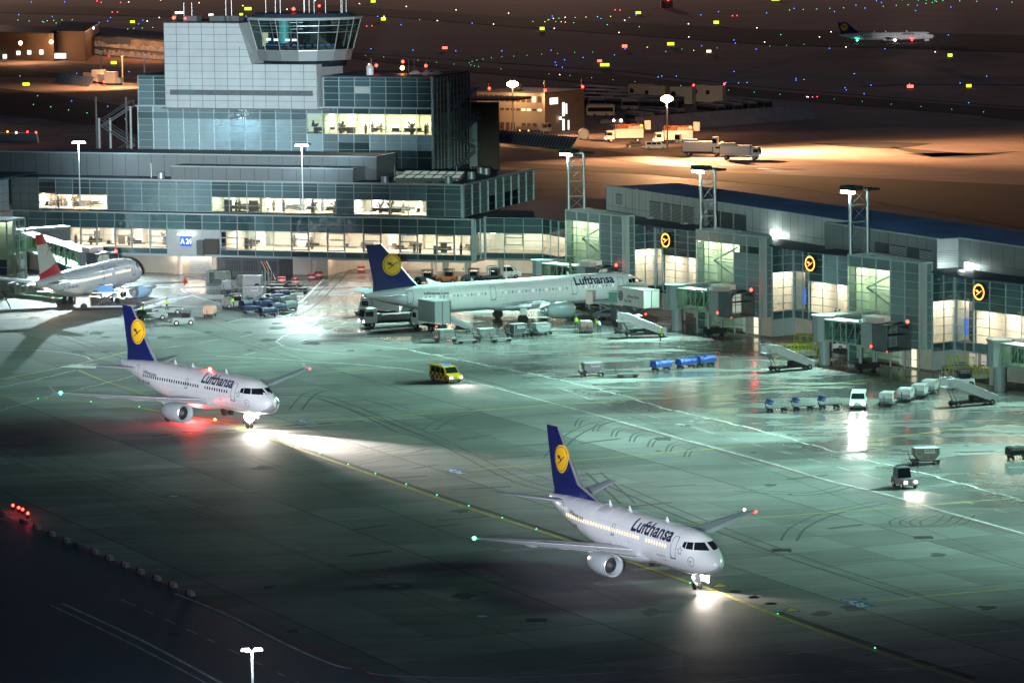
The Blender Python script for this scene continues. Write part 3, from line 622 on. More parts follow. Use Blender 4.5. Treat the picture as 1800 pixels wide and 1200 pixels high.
    if S.get('disc'):
        dx, dz, dr = S['disc']
        for sd in (-1, 1):
            def to(a, b, off=.05): return (dx + a * (-sd), sd * (finy(dx - a * sd, dz + b) + off), dz + b)
            b = MB(); vs = [to(0, 0)]; fs = []; n = 36
            for k, rr in enumerate((.33, .66, 1.0)):
                vs += [to(dr * rr * math.cos(2 * math.pi * i / n), dr * rr * math.sin(2 * math.pi * i / n)) for i in range(n)]
                for i in range(n):
                    j = (i + 1) % n
                    fs.append((0, 1 + i, 1 + j) if k == 0 else (1 + (k - 1) * n + i, 1 + k * n + i, 1 + k * n + j, 1 + (k - 1) * n + j))
            b.add(vs, fs); dd = b.build('tail_disc', M_tailY, f)
            vs, fs = ring_pts(lambda a, b: to(a, b, .08), dr * .84, dr * .89); MB().add(vs, fs).build('disc_ring', M('navy'), dd)
            # always flying towards the nose
            crane(lambda a, b: to(-a * sd * -1 if sd > 0 else a, b, .085), dr * .86, M('navy'), dd)
    if S.get('finpaint'): S['finpaint'](t, f, finy, fn)
    # flight deck glass
    cx, z0, z1 = S['deck']
    for sd in (-1, 1):
        for a, b, za, zb in S['panes']:
            rr = MB(); P = []
            for i in range(5):
                th = R(a + (b - a) * i / 4) ; u = i / 4
                lo = F.cz + z0 + (za * (u)) ; hi = F.cz + z1 + (zb * u)
                P.append([(p[0], p[1] * sd, p[2]) for p in (F.az(th, lo + (hi - lo) * j / 3, cx) for j in range(4))])
            vs = [p for c in P for p in c]
            rr.add(vs, [(i * 4 + j, i * 4 + j + 1, (i + 1) * 4 + j + 1, (i + 1) * 4 + j) for i in range(4) for j in range(3)])
            rr.build('cockpit_window', M('windowdark'), t, fix=True)
    # cabin windows and doors, starboard
    k = 0
    for x in S['wins']:
        z = F.cz + S['wz']; k += 1
        vs = []
        for i in range(8):
            a = math.pi / 8 + math.pi / 4 * i
            vs.append(F.at(x + .145 * math.cos(a), z + .2 * math.sin(a), .025))
        MB().add(vs, [tuple(range(8))]).build('cabin_window', S['winm'][k % len(S['winm'])], t)
    for (x, z, wd, ht) in S['doors']:
        b = MB(); P = []
        for i in range(16):
            a = 2 * math.pi * i / 16; c_, s_ = math.cos(a), math.sin(a)
            P.append((x + wd / 2 * math.copysign(abs(c_) ** .35, c_), F.cz + z + ht / 2 + ht / 2 * math.copysign(abs(s_) ** .35, s_)))
        for (xa, za), (xb, zb) in zip(P, P[1:] + P[:1]): b.bar(F.at(xa, za, .02), F.at(xb, zb, .02), .028, 4)
        d = b.build('door', M_line, t)
        MB().bar(F.at(x - wd / 2, F.cz + z - .02, .03), F.at(x + wd / 2, F.cz + z - .02, .03), .06, 4).build('sill', M_line, d)
    # writing
    def wr(txt, size, x0, z0, m, name='title', bold=.0, wide=1.0, shear=0.0, lift=0.0):
        vs, fs = text_mesh(txt, size, bold, shear, wide)
        a0 = math.acos(max(-1, min(1, (z0 - (F.prof(x0)[0] + F.prof(x0)[1]) / 2) / F.Rh)))
        def to(x, y):
            X = x0 + x; return F.pt(X, a0 - (y + lift * x) / F.Rh, .035)
        return MB().add([to(x, y) for x, y in vs], fs).build(name, m, t)
    for wt in S['text']: wr(*wt)
    for em in S.get('extra', []): em(t, F)
    # antennas
    for x in (-L * .28, -L * .5, -L * .62):
        z = F.prof(x)[0]; MB().add([(x, -.03, z - .05), (x - .5, -.03, z - .05), (x - .5, -.02, z + .45), (x - .3, -.02, z + .45), (x, .03, z - .05), (x - .5, .03, z - .05), (x - .5, .02, z + .45), (x - .3, .02, z + .45)], [(0, 1, 2, 3), (7, 6, 5, 4), (0, 3, 7, 4), (3, 2, 6, 7), (2, 1, 5, 6)]).build('antenna', W_, t, fix=True)
    if scale != 1: t.scale = (scale,) * 3
    return t, F
def flag_reg(reg, x, dz, tri):
    def f(t, F):
        for k, m in enumerate(tri):
            z = F.cz + dz + .12 * (2 - k); b = MB()
            b.add([F.at(x, z, .03), F.at(x + .6, z, .03), F.at(x + .6, z + .12, .03), F.at(x, z + .12, .03)], [(0, 1, 2, 3)]).build('flag', m, t)
        vs, fs = text_mesh(reg, .5, .01)
        MB().add([F.at(x + .8 + a, F.cz + dz + b, .03) for a, b in vs], fs).build('registration', M_txt, t)
    return f
def nose_emblem(x, dz, r):
    def f(t, F):
        to = lambda a, b: F.at(x + a, F.cz + dz + b, .03)
        vs, fs = ring_pts(to, r * .9, r, 20); o = MB().add(vs, fs).build('nose_emblem', M_txt, t); crane(to, r * .85, M_txt, o)
    return f
def star_emblem(x, dz, r):
    def f(t, F):
        b = MB()
        for k in range(5):
            a = R(90 + 72 * k); c = (r * .75 * math.cos(a), r * .75 * math.sin(a))
            pts = [(c[0] + r * .38 * math.cos(a + q), c[1] + r * .38 * math.sin(a + q)) for q in (math.pi, math.pi * .62, 0, -math.pi * .62)]
            b.add([F.at(x + p[0], F.cz + dz + p[1], .03) for p in pts], [(0, 1, 2, 3)])
        b.build('star_emblem', M('grey'), t)
    return f
GER = (M('black'), M('red'), M_tailY)
AUT = (M('red'), M('bodywhite'), M('red'))
def frange(a, b, st):
    out = []; x = a
    while (x > b if st < 0 else x < b): out.append(x); x += st
    return out
P737 = [(4, 38, 0, .0), (41, 66, 0, -.02), (68, 84, .12, -.06)]
P320 = [(3, 36, 0, 0), (38, 66, 0, .0), (68, 86, .08, -.10)]
S737 = dict(fus=(32.2, 3.28, NOSE737, 2.0, 1.88, 12.0, 1.28), fair=(-10.5, -20.2), split=136,
    wing=[(0, -10.9, 8.0, 2.0, 1.1), (1.9, -11.7, 7.2, 2.05, 1.0), (4.9, -13.6, 4.9, 2.5, .95), (14.44, -19.0, 1.65, 3.55, .8)],
    stab=[(0, -27.2, 4.2, 4.5, .8), (.9, -27.7, 3.8, 4.6, .8), (6.35, -31.3, 1.5, 5.45, .7)], canoes=[(3.0, -18.3, 1.9), (6.2, -18.2, 2.3), (9.2, -18.6, 2.7)],
    eng=(-10.6, 4.83, 1.5, 1.04, 3.6), mg=(-16.45, 2.62, .55), ng=(-4.0, .34), fin=[(4.6, -21.0, 10.6, .25), (5.25, -22.2, 9.3, .4), (6.3, -26.2, 5.7, .8), (11.2, -30.55, 2.45, .75)],
    disc=(-29.6, 8.35, 1.32), deck=(-3.9, .60, 1.18), panes=P737, wz=.42, wins=[x for x in frange(-6.4, -26.5, -.508) if not -11.0 < x < -10.4], winm=[M_cream],
    doors=[(-5.0, -.45, .86, 1.85), (-27.6, -.35, .76, 1.65), (-16.3, .0, .5, .95)],
    text=[('Lufthansa', 2.0, -13.2, 3.28 + .86, M_txt, 'title', .055, .98), ('lufthansa.com', .62, -25.6, 3.28 + .78, M_txt, 'web_address', .012), ('Boeing 737-300', .26, -8.0, 3.28 - .62, M_txt, 'type_name'), ('Goslar', .26, -7.0, 3.28 - .92, M_txt, 'town_name')],
    extra=[flag_reg('D-ABEK', -26.2, -.52, GER), nose_emblem(-2.3, -.42, .42), star_emblem(-3.9, .32, .36)])
W3 = [(0, -9.7, 7.3, 2.35, 1.1), (1.97, -10.9, 6.1, 2.45, 1.0), (6.4, -13.2, 3.9, 2.95, .95), (16.9, -18.75, 1.5, 4.05, .8)]
def shift(wg, d): return [(a, b + d, c, e, f) for a, b, c, e, f in wg]
S319 = dict(fus=(33.8, 3.8, NOSE320, 2.07, 1.975, 12.6, 1.15), fair=(-9.5, -20.0), split=136, wing=W3,
    stab=[(0, -27.6, 4.4, 4.55, .8), (.9, -28.1, 4.0, 4.65, .8), (6.22, -31.2, 1.7, 5.25, .7)], canoes=[(3.6, -17.4, 2.3), (7.6, -17.6, 2.8), (11.2, -18.9, 3.2)],
    eng=(-9.5, 5.75, 1.75, 1.12, 4.0), mg=(-16.1, 3.8, .58), ng=(-5.0, .38), fin=[(5.0, -24.3, 8.2, .3), (5.7, -25.4, 7.1, .6), (6.6, -26.4, 6.0, .8), (11.78, -31.1, 2.35, .75)],
    disc=(-29.6, 8.9, 1.48), deck=(-4.1, .52, 1.12), panes=P320, wz=.42, wins=[x for x in frange(-6.6, -26.0, -.533) if not (-12.6 < x < -11.9)], winm=[M('windowdark')],
    doors=[(-5.3, -.45, .9, 1.9), (-27.9, -.35, .85, 1.75), (-15.6, -.02, .55, 1.05)], fence=mat('fence_white', (.75, .75, .76), .35),
    text=[('Lufthansa', 1.95, -12.6, 3.8 + .90, M_txt, 'title', .055, .92), ('lufthansa.com', .62, -25.9, 3.8 + .85, M_txt, 'web_address', .012), ('Fellbach', .26, -8.6, 3.8 - .7, M_txt, 'town_name')],
    extra=[flag_reg('D-AIBE', -26.5, -.55, GER), nose_emblem(-2.6, -.5, .42), star_emblem(-4.2, .35, .36)])
S321 = dict(S319); d3 = -5.9; LL = 44.5
S321.update(engm=mat('nacelle_teal_grey', (.27, .34, .35), .32, coat=.4), fus=(44.5, 3.8, NOSE320, 2.07, 1.975, 12.6, 1.15), fair=(-15.3, -26.4), wing=shift(W3, d3), stab=[(a, b - 10.7, c, e, f) for a, b, c, e, f in S319['stab']], canoes=[(a, b + d3, c) for a, b, c in S319['canoes']],
    eng=(-15.4, 5.75, 1.75, 1.12, 4.0), mg=(-22.0, 3.8, .58), fin=[(a, b - 10.7, c, e) for a, b, c, e in S319['fin']], disc=(-40.3, 8.9, 1.48),
    wins=[x for x in frange(-6.6, -36.6, -.533) if not (-13.6 < x < -11.9 or -26.6 < x < -24.6)], winm=[mat('window_shade', (.52, .56, .55), .4), emat('cabin_window_pale', (.9, .95, .88), .8), mat('window_shade', (.52, .56, .55), .4), mat('window_dim', (.30, .33, .33), .2)],
    doors=[(-5.3, -.45, .9, 1.9), (-12.8, -.45, .8, 1.8), (-25.6, -.45, .8, 1.8), (-38.2, -.35, .85, 1.8)],
    text=[('Lufthansa', 1.85, -12.7, 3.8 + .76, M_txt, 'title', .055, .90), ('lufthansa.com', .68, -36.2, 3.8 + .95, M_txt, 'web_address', .012), ('Esslingen', .26, -7.6, 3.8 - .7, M_txt, 'town_name')],
    extra=[flag_reg('D-AIDN', -36.4, -.72, GER), nose_emblem(-2.6, -.5, .42), star_emblem(-4.2, .35, .36)])
def red_fin(t, f, finy, fn):
    mr = mat('austrian_red', (.62, .02, .03), .3, coat=.4)
    tb = sorted(fn)
    def band(zf0, zf1, name):   # a slanted colour band wrapped on the fin, just proud of it
        b = MB(); n = 10
        for sd in (-1, 1):
            vs = []
            for i in range(n + 1):
                for j in range(5):
                    u = i / n
                    z = zf0(u) + (zf1(u) - zf0(u)) * j / 4; lx, ch, tk = lerp_tab(tb, z); x = lx + .02 - u * (ch + .04); vs.append((x, sd * (finy(x, z) + .03), z))
            b.add(vs, [(i * 5 + j, i * 5 + j + 1, (i + 1) * 5 + j + 1, (i + 1) * 5 + j) for i in range(n) for j in range(4)])
        b.build(name, mr, f, fix=False)
    band(lambda u: 5.0, lambda u: 7.0 - .9 * u + .5 * (1 - u), 'red_band'); band(lambda u: 10.3 + .5 * u * 0, lambda u: 11.75, 'red_band')
    for sd in (-1, 1):
        a = [(-27.9, 8.5), (-29.0, 9.9), (-27.7, 9.9), (-28.9, 8.9), (-28.4, 9.6)]
        P = [(-30.6, 8.3), (-29.2, 9.6), (-28.7, 9.75), (-28.1, 9.5), (-29.3, 9.35)]
        MB().add([(x - .3, sd * (finy(x - .3, z) + .05), z) for x, z in P], [(0, 1, 2), (0, 2, 4), (2, 3, 4)]).build('arrow_emblem', mr, f)
def red_arrow(t, F):
    mr = mat('austrian_red', (.62, .02, .03), .3, coat=.4)
    P = [(-8.6, .35), (-6.0, 2.35), (-5.9, 1.0), (-6.6, 1.2)]
    MB().add([F.at(x, F.cz + z * .8 - .1, .035) for x, z in [(-8.4, 1.0), (-7.2, 1.7), (-5.9, 2.2), (-6.3, 1.0), (-6.9, .9)]], [(0, 1, 2), (0, 2, 4), (2, 3, 4)]).build('arrow_emblem', mr, t)
    MB().add([F.at(x, F.cz + z, .035) for x, z in [(-7.4, .5), (-6.8, .55), (-8.1, -.9)]], [(0, 1, 2)]).build('arrow_tail', mr, t)
SAUA = dict(S319); M_silver = mat('silver_white', (.74, .77, .79), .34, .0, coat=.5, noise=.06, nscale=.7)
SAUA.update(white=M_silver, finm=mat('fin_white', (.80, .76, .70), .35, coat=.3), disc=None, finpaint=red_fin, winm=[emat('cabin_window_white', (1, .9, .75), 1.6)], engm=mat('pale_blue', (.32, .52, .72), .35, coat=.3), fence=M('red'),
    text=[('Austrian', 1.45, -15.2, 3.8 + .95, mat('slate_blue', (.05, .08, .14), .5), 'title', .0, 1.0)], extra=[flag_reg('OE-LDA', -26.5, -.35, AUT), red_arrow])
SCRJ = dict(fus=(33.0, 2.35, NOSE320, 1.35, 1.35, 9.5, .6, .66), fair=(-12, -19), split=150, wing=[(0, -12.5, 5.2, 1.3, 1.1), (1.3, -13.2, 4.5, 1.3, 1), (4.5, -15.0, 3.0, 1.7, .9), (11.6, -18.8, 1.3, 2.5, .8)],
    stab=[(0, -31.4, 2.4, 7.35, .8), (4.2, -33.0, 1.2, 7.3, .7)], eng=(-22.5, 2.6, 2.9, .78, 3.2), rear=True, mg=(-17.6, 2.0, .45), ng=(-3.2, .3), fin=[(3.2, -25.5, 6.8, .5), (7.45, -30.6, 3.0, .7)],
    disc=(-31.2, 5.7, 1.3), deck=(-2.7, .34, .74), panes=P320, wz=.3, wins=frange(-5.5, -22, -.8), winm=[M('windowdark')], doors=[(-4.2, -.35, .7, 1.5)], text=[('Lufthansa', 1.1, -11.5, 2.35 + .5, M_txt, 'title', .03)])

GRP = 'airliners with a dark blue tail and yellow disc'
for s in (S737, S319, S321, SCRJ): s['group'] = GRP
jet1, F1 = aircraft('airliner', (17.76, 348.8, 0), R(-63.72), 'white twin jet with lit cabin windows taxiing towards the camera, nearest of all', S737)
jet2, F2 = aircraft('airliner', (-27.1, 454.1, 0), R(-54.85), 'white jet with small wingtip fences and a glaring nose lamp, red glow beneath', S319)
jet3, F3 = aircraft('airliner', (19.27, 573.7, 0), R(27.74), 'long white jet parked side-on at the gate among service trucks', S321)
jet4, F4 = aircraft('airliner', (-55.95, 605.8, 0), R(69.98), 'silver jet with a red and cream tail parked nose-in at left', SAUA)
jet5, F5 = aircraft('airliner', (144.8, 1385, 0), R(8), 'small far jet with a high tailplane rolling on the dark runway', SCRJ)

def wlamp(jet, F, p, m, r, name='lamp'): return blob(jet, name, p, r, m)
def jetworld(jet, p): 
    a = jet.rotation_euler.z; return Vector((jet.location.x + math.cos(a) * p[0] - math.sin(a) * p[1], jet.location.y + math.sin(a) * p[0] + math.cos(a) * p[1], p[2]))
# lamps that are lit on the aircraft
wlamp(jet1, F1, (-18.9, -14.5, 3.65), M_navg, .17, 'navigation_lamp'); wlamp(jet1, F1, (-18.9, 14.5, 3.65), M_navr, .12, 'navigation_lamp'); wlamp(jet1, F1, (-20.7, 14.3, 3.6), M_wlamp, .13, 'navigation_lamp')
wlamp(jet1, F1, (-3.85, -.1, 1.15), M_winlit, .42, 'taxi_lamp')
wlamp(jet2, F2, (-18.9, -16.6, 4.1), M_navg, .2, 'navigation_lamp'); wlamp(jet2, F2, (-18.9, 17, 4.1), M_navr, .14, 'navigation_lamp')
wlamp(jet2, F2, (-4.85, -.05, 1.4), M_winlit, .66, 'taxi_lamp'); wlamp(jet2, F2, (-13.5, 0, 5.98), emat('beacon_lamp', (1, .12, .08), 30), .2, 'beacon'); wlamp(jet2, F2, (-15.5, 0, 1.35), emat('beacon_lamp', (1, .12, .08), 30), .14, 'beacon')
wlamp(jet3, F3, (-44.6, 0, 4.9), M_wlamp, .16, 'tail_lamp'); wlamp(jet4, F4, (-33.9, 0, 4.9), M_wlamp, .16, 'tail_lamp')
wlamp(jet5, F5, (-14.0, -1.5, 1.1), emat('landing_lamp', (.85, 1, .97), 12), .5, 'landing_lamp'); wlamp(jet5, F5, (-27, -1.2, 1.2), M_navg, .3, 'navigation_lamp'); wlamp(jet5, F5, (-8, -1.2, .9), M_navr, .3, 'beacon')
for jet, tgt, pw, an in ((jet1, (3.5, -.6, 0), 5200, 120), (jet2, (4.5, -.6, 0), 11000, 125)):
    p = jetworld(jet, (-3.2, 0, 1.2)); spot('taxi_light', p, jetworld(jet, tgt), pw, an, (1, .86, .74), .7, .12)
for jet, tgt, pw, an in ((jet1, (30, -2.5, 0), 190000, 30), (jet2, (50, 1, 0), 420000, 40)): spot('taxi_beam', jetworld(jet, (-3.2, 0, 1.6)), jetworld(jet, tgt), pw, an, (1, .88, .80), 1.0, .12)
pointl('beacon_light', jetworld(jet2, (-14.0, -2.2, 1.15)), 2600, (1, .06, .05), .15)
pointl('beacon_light', jetworld(jet2, (-13.5, 0, 6.3)), 160, (1, .06, .05), .1)
pointl('tail_light', jetworld(jet4, (-30, 0, 3.2)), 900, (1, .72, .5), .2); pointl('tail_light', jetworld(jet3, (-36, -2.5, 1.6)), 900, (1, .75, .55), .2)
# ================================================================== BUILDINGS
M_clear = glass_mat('clear_glass', (.80, .90, .86), .10)
M_clearw = glass_mat('warm_clear_glass', (.92, .93, .88), .06)
M_span = mat('spandrel_glass', (.045, .085, .095), .07, spec=.9, bump=.22, bscale=.5, rand=.45)
M_dim = mat('dim_glass', (.10, .15, .165), .10, spec=.9, bump=.25, bscale=.6, rand=.4)
M_reflpaint = mat('painted_reflection_glass', (.40, .54, .58), .26, .6, bump=.3, bscale=.35, rand=.45)  # pale diffuse colour stands in for bright reflections in these bays
M_tpan = mat('teal_panel', (.16, .225, .228), .14, spec=.8, bump=.15, bscale=.5, rand=.3)
M_panel = mat('metal_panel', (.20, .22, .225), .42, .25, noise=.08, nscale=.4)
M_pwhite = mat('white_panel', (.44, .48, .49), .40, .2, noise=.10, nscale=.35, bump=.25, bscale=.5)
M_lpan = mat('pale_panel', (.40, .43, .42), .45, .1, noise=.08, nscale=.4)
M_joint = mat('panel_joint', (.05, .055, .06), .6)
M_roofd = mat('roof_membrane', (.035, .055, .085), .55, noise=.35, nscale=.12)
M_roofb = mat('pier_roof', (.09, .26, .52), .55, noise=.45, nscale=.10)
M_int = mat('interior_wall', (.78, .71, .61), .8, noise=.12, nscale=.5)
M_intf = mat('interior_floor', (.42, .35, .28), .6)
M_intg = mat('stair_wall', (.60, .64, .50), .8)
M_furn = mat('furniture', (.10, .09, .08), .7, noise=.6, nscale=.7)
M_lintel = mat('soffit', (.25, .23, .21), .8)
def lampm(s, c=(1, .90, .76)): return emat('ceiling_lamp_%g_%g' % (s, c[2]), c, s)
class MM(MB):       # mesh with several materials
    def __init__(s): super().__init__(); s.mi = []; s.ms = []
    def q(s, m, *p):
        if m not in s.ms: s.ms.append(m)
        s.quad(*p); s.mi.append(s.ms.index(m)); return s
    def bx(s, m, *a):
        if m not in s.ms: s.ms.append(m)
        n = len(s.f); s.box(*a); s.mi += [s.ms.index(m)] * (len(s.f) - n); return s
    def build(s, name, parent=None, **k):
        o = super().build(name, None, parent, **k)
        for m in s.ms: o.data.materials.append(m)
        for p, i in zip(o.data.polygons, s.mi): p.material_index = i
        return o
def seg_frame(parent, p, q):   # an unscaled child frame along p->q is avoided: return a mapping function instead
    p, q = Vector((*p, 0)), Vector((*q, 0)); d = (q - p); L = d.length; d.normalize(); nrm = Vector((d.y, -d.x, 0))  # outward = right of travel... (towards -Y for +X)
    return L, (lambda x, o, z: tuple(p + d * x + nrm * o + Vector((0, 0, z))))
def glaze(parent, p, q, zs, nx, pick, frame_w=.07, thick=None, name='window', post=None):
    """glass wall from p to q (outside is on the right-hand side of p->q turned to -Y): one window object per bay"""
    L, F = seg_frame(parent, p, q); dx = L / nx
    for i in range(nx):
        m = MM(); x0, x1 = i * dx, (i + 1) * dx
        for j in range(len(zs) - 1):
            k = pick(i, j)
            if k is None: continue
            m.q(k, F(x0, 0, zs[j]), F(x1, 0, zs[j]), F(x1, 0, zs[j + 1]), F(x0, 0, zs[j + 1]))
        if not m.f: continue
        w_ = m.build(name, parent)
        f = MB(); a = frame_w / 2
        def bx(xa, xb, oa, ob, za, zb):
            vs = [F(x, o, z) for z in (za, zb) for x, o in ((xa, oa), (xb, oa), (xb, ob), (xa, ob))]
            f.add(vs, [(0, 3, 2, 1), (4, 5, 6, 7), (0, 1, 5, 4), (1, 2, 6, 5), (2, 3, 7, 6), (3, 0, 4, 7)])
        bx(x0 - a, x0 + a, -.02, .14, zs[0], zs[-1])
        if i == nx - 1: bx(x1 - a, x1 + a, -.02, .14, zs[0], zs[-1])
        for z in zs: bx(x0 + a, x1 - a, -.01, .10, z - a * .8, z + a * .8)
        if thick and thick(i):
            z0, z1 = thick(i)
            for xa, xb, za, zb in ((x0 + .08, x0 + .24, z0, z1), (x1 - .24, x1 - .08, z0, z1), (x0 + .08, x1 - .08, z0, z0 + .16), (x0 + .08, x1 - .08, z1 - .16, z1), (x0 + .08, x1 - .08, (z0 + z1) / 2 + .2, (z0 + z1) / 2 + .38)): bx(xa, xb, -.01, .12, za, zb)
        f.build('frame', M('mullion'), w_)
def room(parent, x0, x1, y0, y1, z0, z1, s, c=(1, .90, .76), wall=None, furn=0, name='room', seed=1, lampw=1.0, cols=True):
    wall = wall or M_int; m = MM()
    m.q(M_intf, (x0, y0, z0), (x1, y0, z0), (x1, y1, z0), (x0, y1, z0))
    m.q(wall, (x0, y1, z0), (x1, y1, z0), (x1, y1, z1), (x0, y1, z1))
    m.q(wall, (x0, y0, z0), (x0, y1, z0), (x0, y1, z1), (x0, y0, z1)); m.q(wall, (x1, y1, z0), (x1, y0, z0), (x1, y0, z1), (x1, y1, z1))
    m.q(wall, (x0, y1, z1), (x1, y1, z1), (x1, y0, z1), (x0, y0, z1))
    r_ = random.Random(seed)
    if cols:
        x = x0 + 2
        while x < x1 - 2:
            m.bx(wall, x, x + r_.uniform(.3, 2.4), y1 - r_.uniform(.6, 2.2), y1 - .05, z0, z1 - .01); x += r_.uniform(3.5, 8)
    o = m.build('interior', parent)
    ym = y0 + (y1 - y0) * .45
    MB().box(x0 + .3, x1 - .3, ym - lampw / 2, ym + lampw / 2, z1 - .12, z1 - .06).build('ceiling_lamp', lampm(s, c), o)
    if furn:
        b = MB(); 
        for k in range(furn):
            x = r_.uniform(x0 + .5, x1 - .8); y = r_.uniform(y0 + .5, y1 - 1.5); t = r_.random()
            if t < .55: b.box(x, x + r_.uniform(.5, 2.2), y, y + .5, z0 + .35, z0 + .5); b.box(x, x + r_.uniform(.5, 2.2), y + .45, y + .55, z0 + .5, z0 + .95)
            elif t < .8: h = r_.uniform(1.55, 1.8); b.bar((x, y, z0), (x, y, z0 + h * .8), .2, 8, .26); b.bar((x, y, z0 + h * .83), (x, y, z0 + h), .12, 8)
            elif t < .93:
                for q in range(9): b.bar((x, y, z0 + .9), (x + r_.uniform(-.8, .8), y + r_.uniform(-.5, .5), z0 + r_.uniform(1.2, 2.1)), .05, 5, .14)
                b.box(x - .25, x + .25, y - .25, y + .25, z0, z0 + .9)
            else: b.box(x, x + r_.uniform(.4, 1.5), y, y + .3, z0, z0 + r_.uniform(.9, 1.9))
        b.build('furnishings', M_furn, o, kind='stuff')
    return o
def panel_wall(parent, x0, x1, y, z0, z1, px, pz, m=None, name='wall', depth=.3, jm=None):
    w_ = MB().box(x0, x1, y, y + depth, z0, z1).build(name, m or M_panel, parent)
    b = MB(); n = max(1, round((x1 - x0) / px)); k = max(1, round((z1 - z0) / pz))
    for i in range(n + 1): x = x0 + (x1 - x0) * i / n; b.box(x - .03, x + .03, y - .012, y + .01, z0, z1)
    for j in range(1, k): z = z0 + (z1 - z0) * j / k; b.box(x0, x1, y - .010, y + .01, z - .025, z + .025)
    b.build('panel_joints', jm or M_joint, w_); return w_
# ---------------------------------------------------------------- terminal on the left
FA = Frame((-5.7, 616.4), -20.1)
A = empty('terminal_building', (-5.7, 616.4, 0), R(-20.1), 'long glazed terminal wing with two lit storeys above an open ground level', 'terminal')
def xA(px, py=400, y=0): return FA.P(px, py, y)[0]
zl = [3.15, 4.0, 4.95, 5.95, 7.05, 8.25, 9.4]
XL = -75.2
def pk(i, j):
    if 8 <= i <= 10: return M_lpan if j <= 3 else M_span
    if j == 0 or j >= 4: return M_span
    if 12 <= i <= 14: return M_clear if j > 1 else M_clear
    return M_clearw
glaze(A, (XL, 0), (0, 0), zl, 25, pk, thick=lambda i: (4.2, 7.0) if (i % 2 == 1 and i not in (9, 13)) else None)
room(A, XL + .1, -51.2, .25, 9, 4.02, 7.2, 34, furn=16, seed=3); room(A, -41.2, -.6, .25, 9, 4.02, 7.2, 34, furn=26, seed=5)
MB().box(XL - .1, -.1, .35, 9.2, 3.0, 3.15).build('floor_slab', M_lintel, A); MB().box(XL - .1, -.1, .3, 9.2, 7.3, 9.35).build('ceiling_slab', M('dgrey'), A)
MB().box(XL - 3, .12, -.18, .0, 2.85, 3.15).build('edge_beam', M('mullion'), A); MB().box(XL - 3, .12, -.15, .0, 9.4, 9.62).build('edge_beam', M('mullion'), A)
MB().box(-.25, .2, -.2, .35, 2.9, 9.6).build('corner_post', M('mullion'), A)
# upper storey
zu = [9.75, 10.85, 12.1, 13.2, 14.05, 14.5]; x0u, x1u = -73.9, -2.0
lit = [(65, 157, 2), (160, 186, 1), (370, 420, 1), (426, 452, 2), (470, 529, 2), (545, 592, 2), (620, 750, 2)]
def litu(i):
    px = 65 + (i + .5) * (815 - 65) / 24
    for a, b, k in lit:
        if a - 4 < px < b + 4: return k
    return 0
def pku(i, j):
    k = litu(i)
    if i == 0 and j < 4: return M_clearw
    if k == 2 and j < 2: return M_clearw
    if k == 1 and j < 2: return M_clear
    return M_dim if j >= 2 else M_dim
glaze(A, (x0u, 1.2), (x1u, 1.2), zu, 24, pku)
for i, (a, b, k) in enumerate(((62, 190, 0), (366, 455, 0), (458, 596, 0), (616, 756, 0))):
    room(A, xA(a, 350, 1.2) + .1, xA(b, 350, 1.2), 1.5, 7, 9.85, 12.2, (55, 20, 38, 38)[i], c=((1, .86, .68), (.85, 1, .75), (.95, 1, .85), (.95, 1, .85))[i], furn=16, seed=20 + i)
MB().box(x0u, x1u, 1.1, 1.35, 14.5, 14.75).build('parapet', M('mullion'), A)
MB().box(x1u - .35, x1u + .15, 1.0, 1.5, 9.6, 14.75).build('corner_post', M('mullion'), A)
glaze(A, (x1u, 1.6), (x1u + .0, 33), zu, 9, lambda i, j: M_tpan if j > 1 else (M_clear if i in (3, 5, 6) else M_tpan))
room(A, x1u - 6, x1u - .3, 10, 28, 9.85, 12.2, .5, c=(.9, 1, .9), furn=6, seed=31)
MB().box(x0u - 12, x1u - .3, 1.4, 33, 14.2, 14.45).build('roof', M_roofd, A); MB().box(x1u - .05, x1u + .25, 1.6, 33.2, 14.45, 14.8).build('parapet', M('mullion'), A)
MB().box(x0u - 12, x1u - .2, 7.2, 33, 9.7, 14.1).build('core', M('dgrey'), A)
# lower flat roof to the right and the glazed link towards the pier
P0, P1, P2, P3 = (0, 0), FA.L(852.5, 382.5, 9.4), FA.L(954, 384, 9.4), FA.L(996, 391, 9.4)
def lk(i, j): return M_span if (j == 0 or j >= 4) else (M_clear if j < 4 else M_span)
glaze(A, (P0[0] + .25, P0[1] + .25), P1, zl, 2, lambda i, j: M_dim if j == 0 or j > 3 else M_clear); glaze(A, P1, P2, zl, 3, lk, thick=lambda i: (5.2, 7.0) if i == 1 else None); glaze(A, P2, P3, zl, 3, lk)
MB().box(P1[0] - .18, P1[0] + .18, P1[1] - .2, P1[1] + .2, 2.9, 9.6).build('corner_post', M('mullion'), A)
m = MM(); bk = [(-1.5, 8), (P1[0] - .5, P1[1] + 6), (P2[0] - 1, P2[1] + 5), (P3[0] + 3, P3[1] + 4)]
for a, b in zip(bk, bk[1:]): m.q(M_int, (*a, 4.02), (*b, 4.02), (*b, 7.2), (*a, 7.2))
fr = [(.2, .5), (P1[0] + .2, P1[1] + .3), (P2[0] - .2, P2[1] + .3), (P3[0] - .2, P3[1] + .3)]
for (a, b), (c, d) in zip(zip(fr, fr[1:]), zip(bk, bk[1:])): m.q(M_intf, (*a, 4.02), (*b, 4.02), (*d, 4.02), (*c, 4.02)); m.q(M_int, (*c, 7.2), (*d, 7.2), (*b, 7.2), (*a, 7.2))
lo_ = m.build('interior', A)
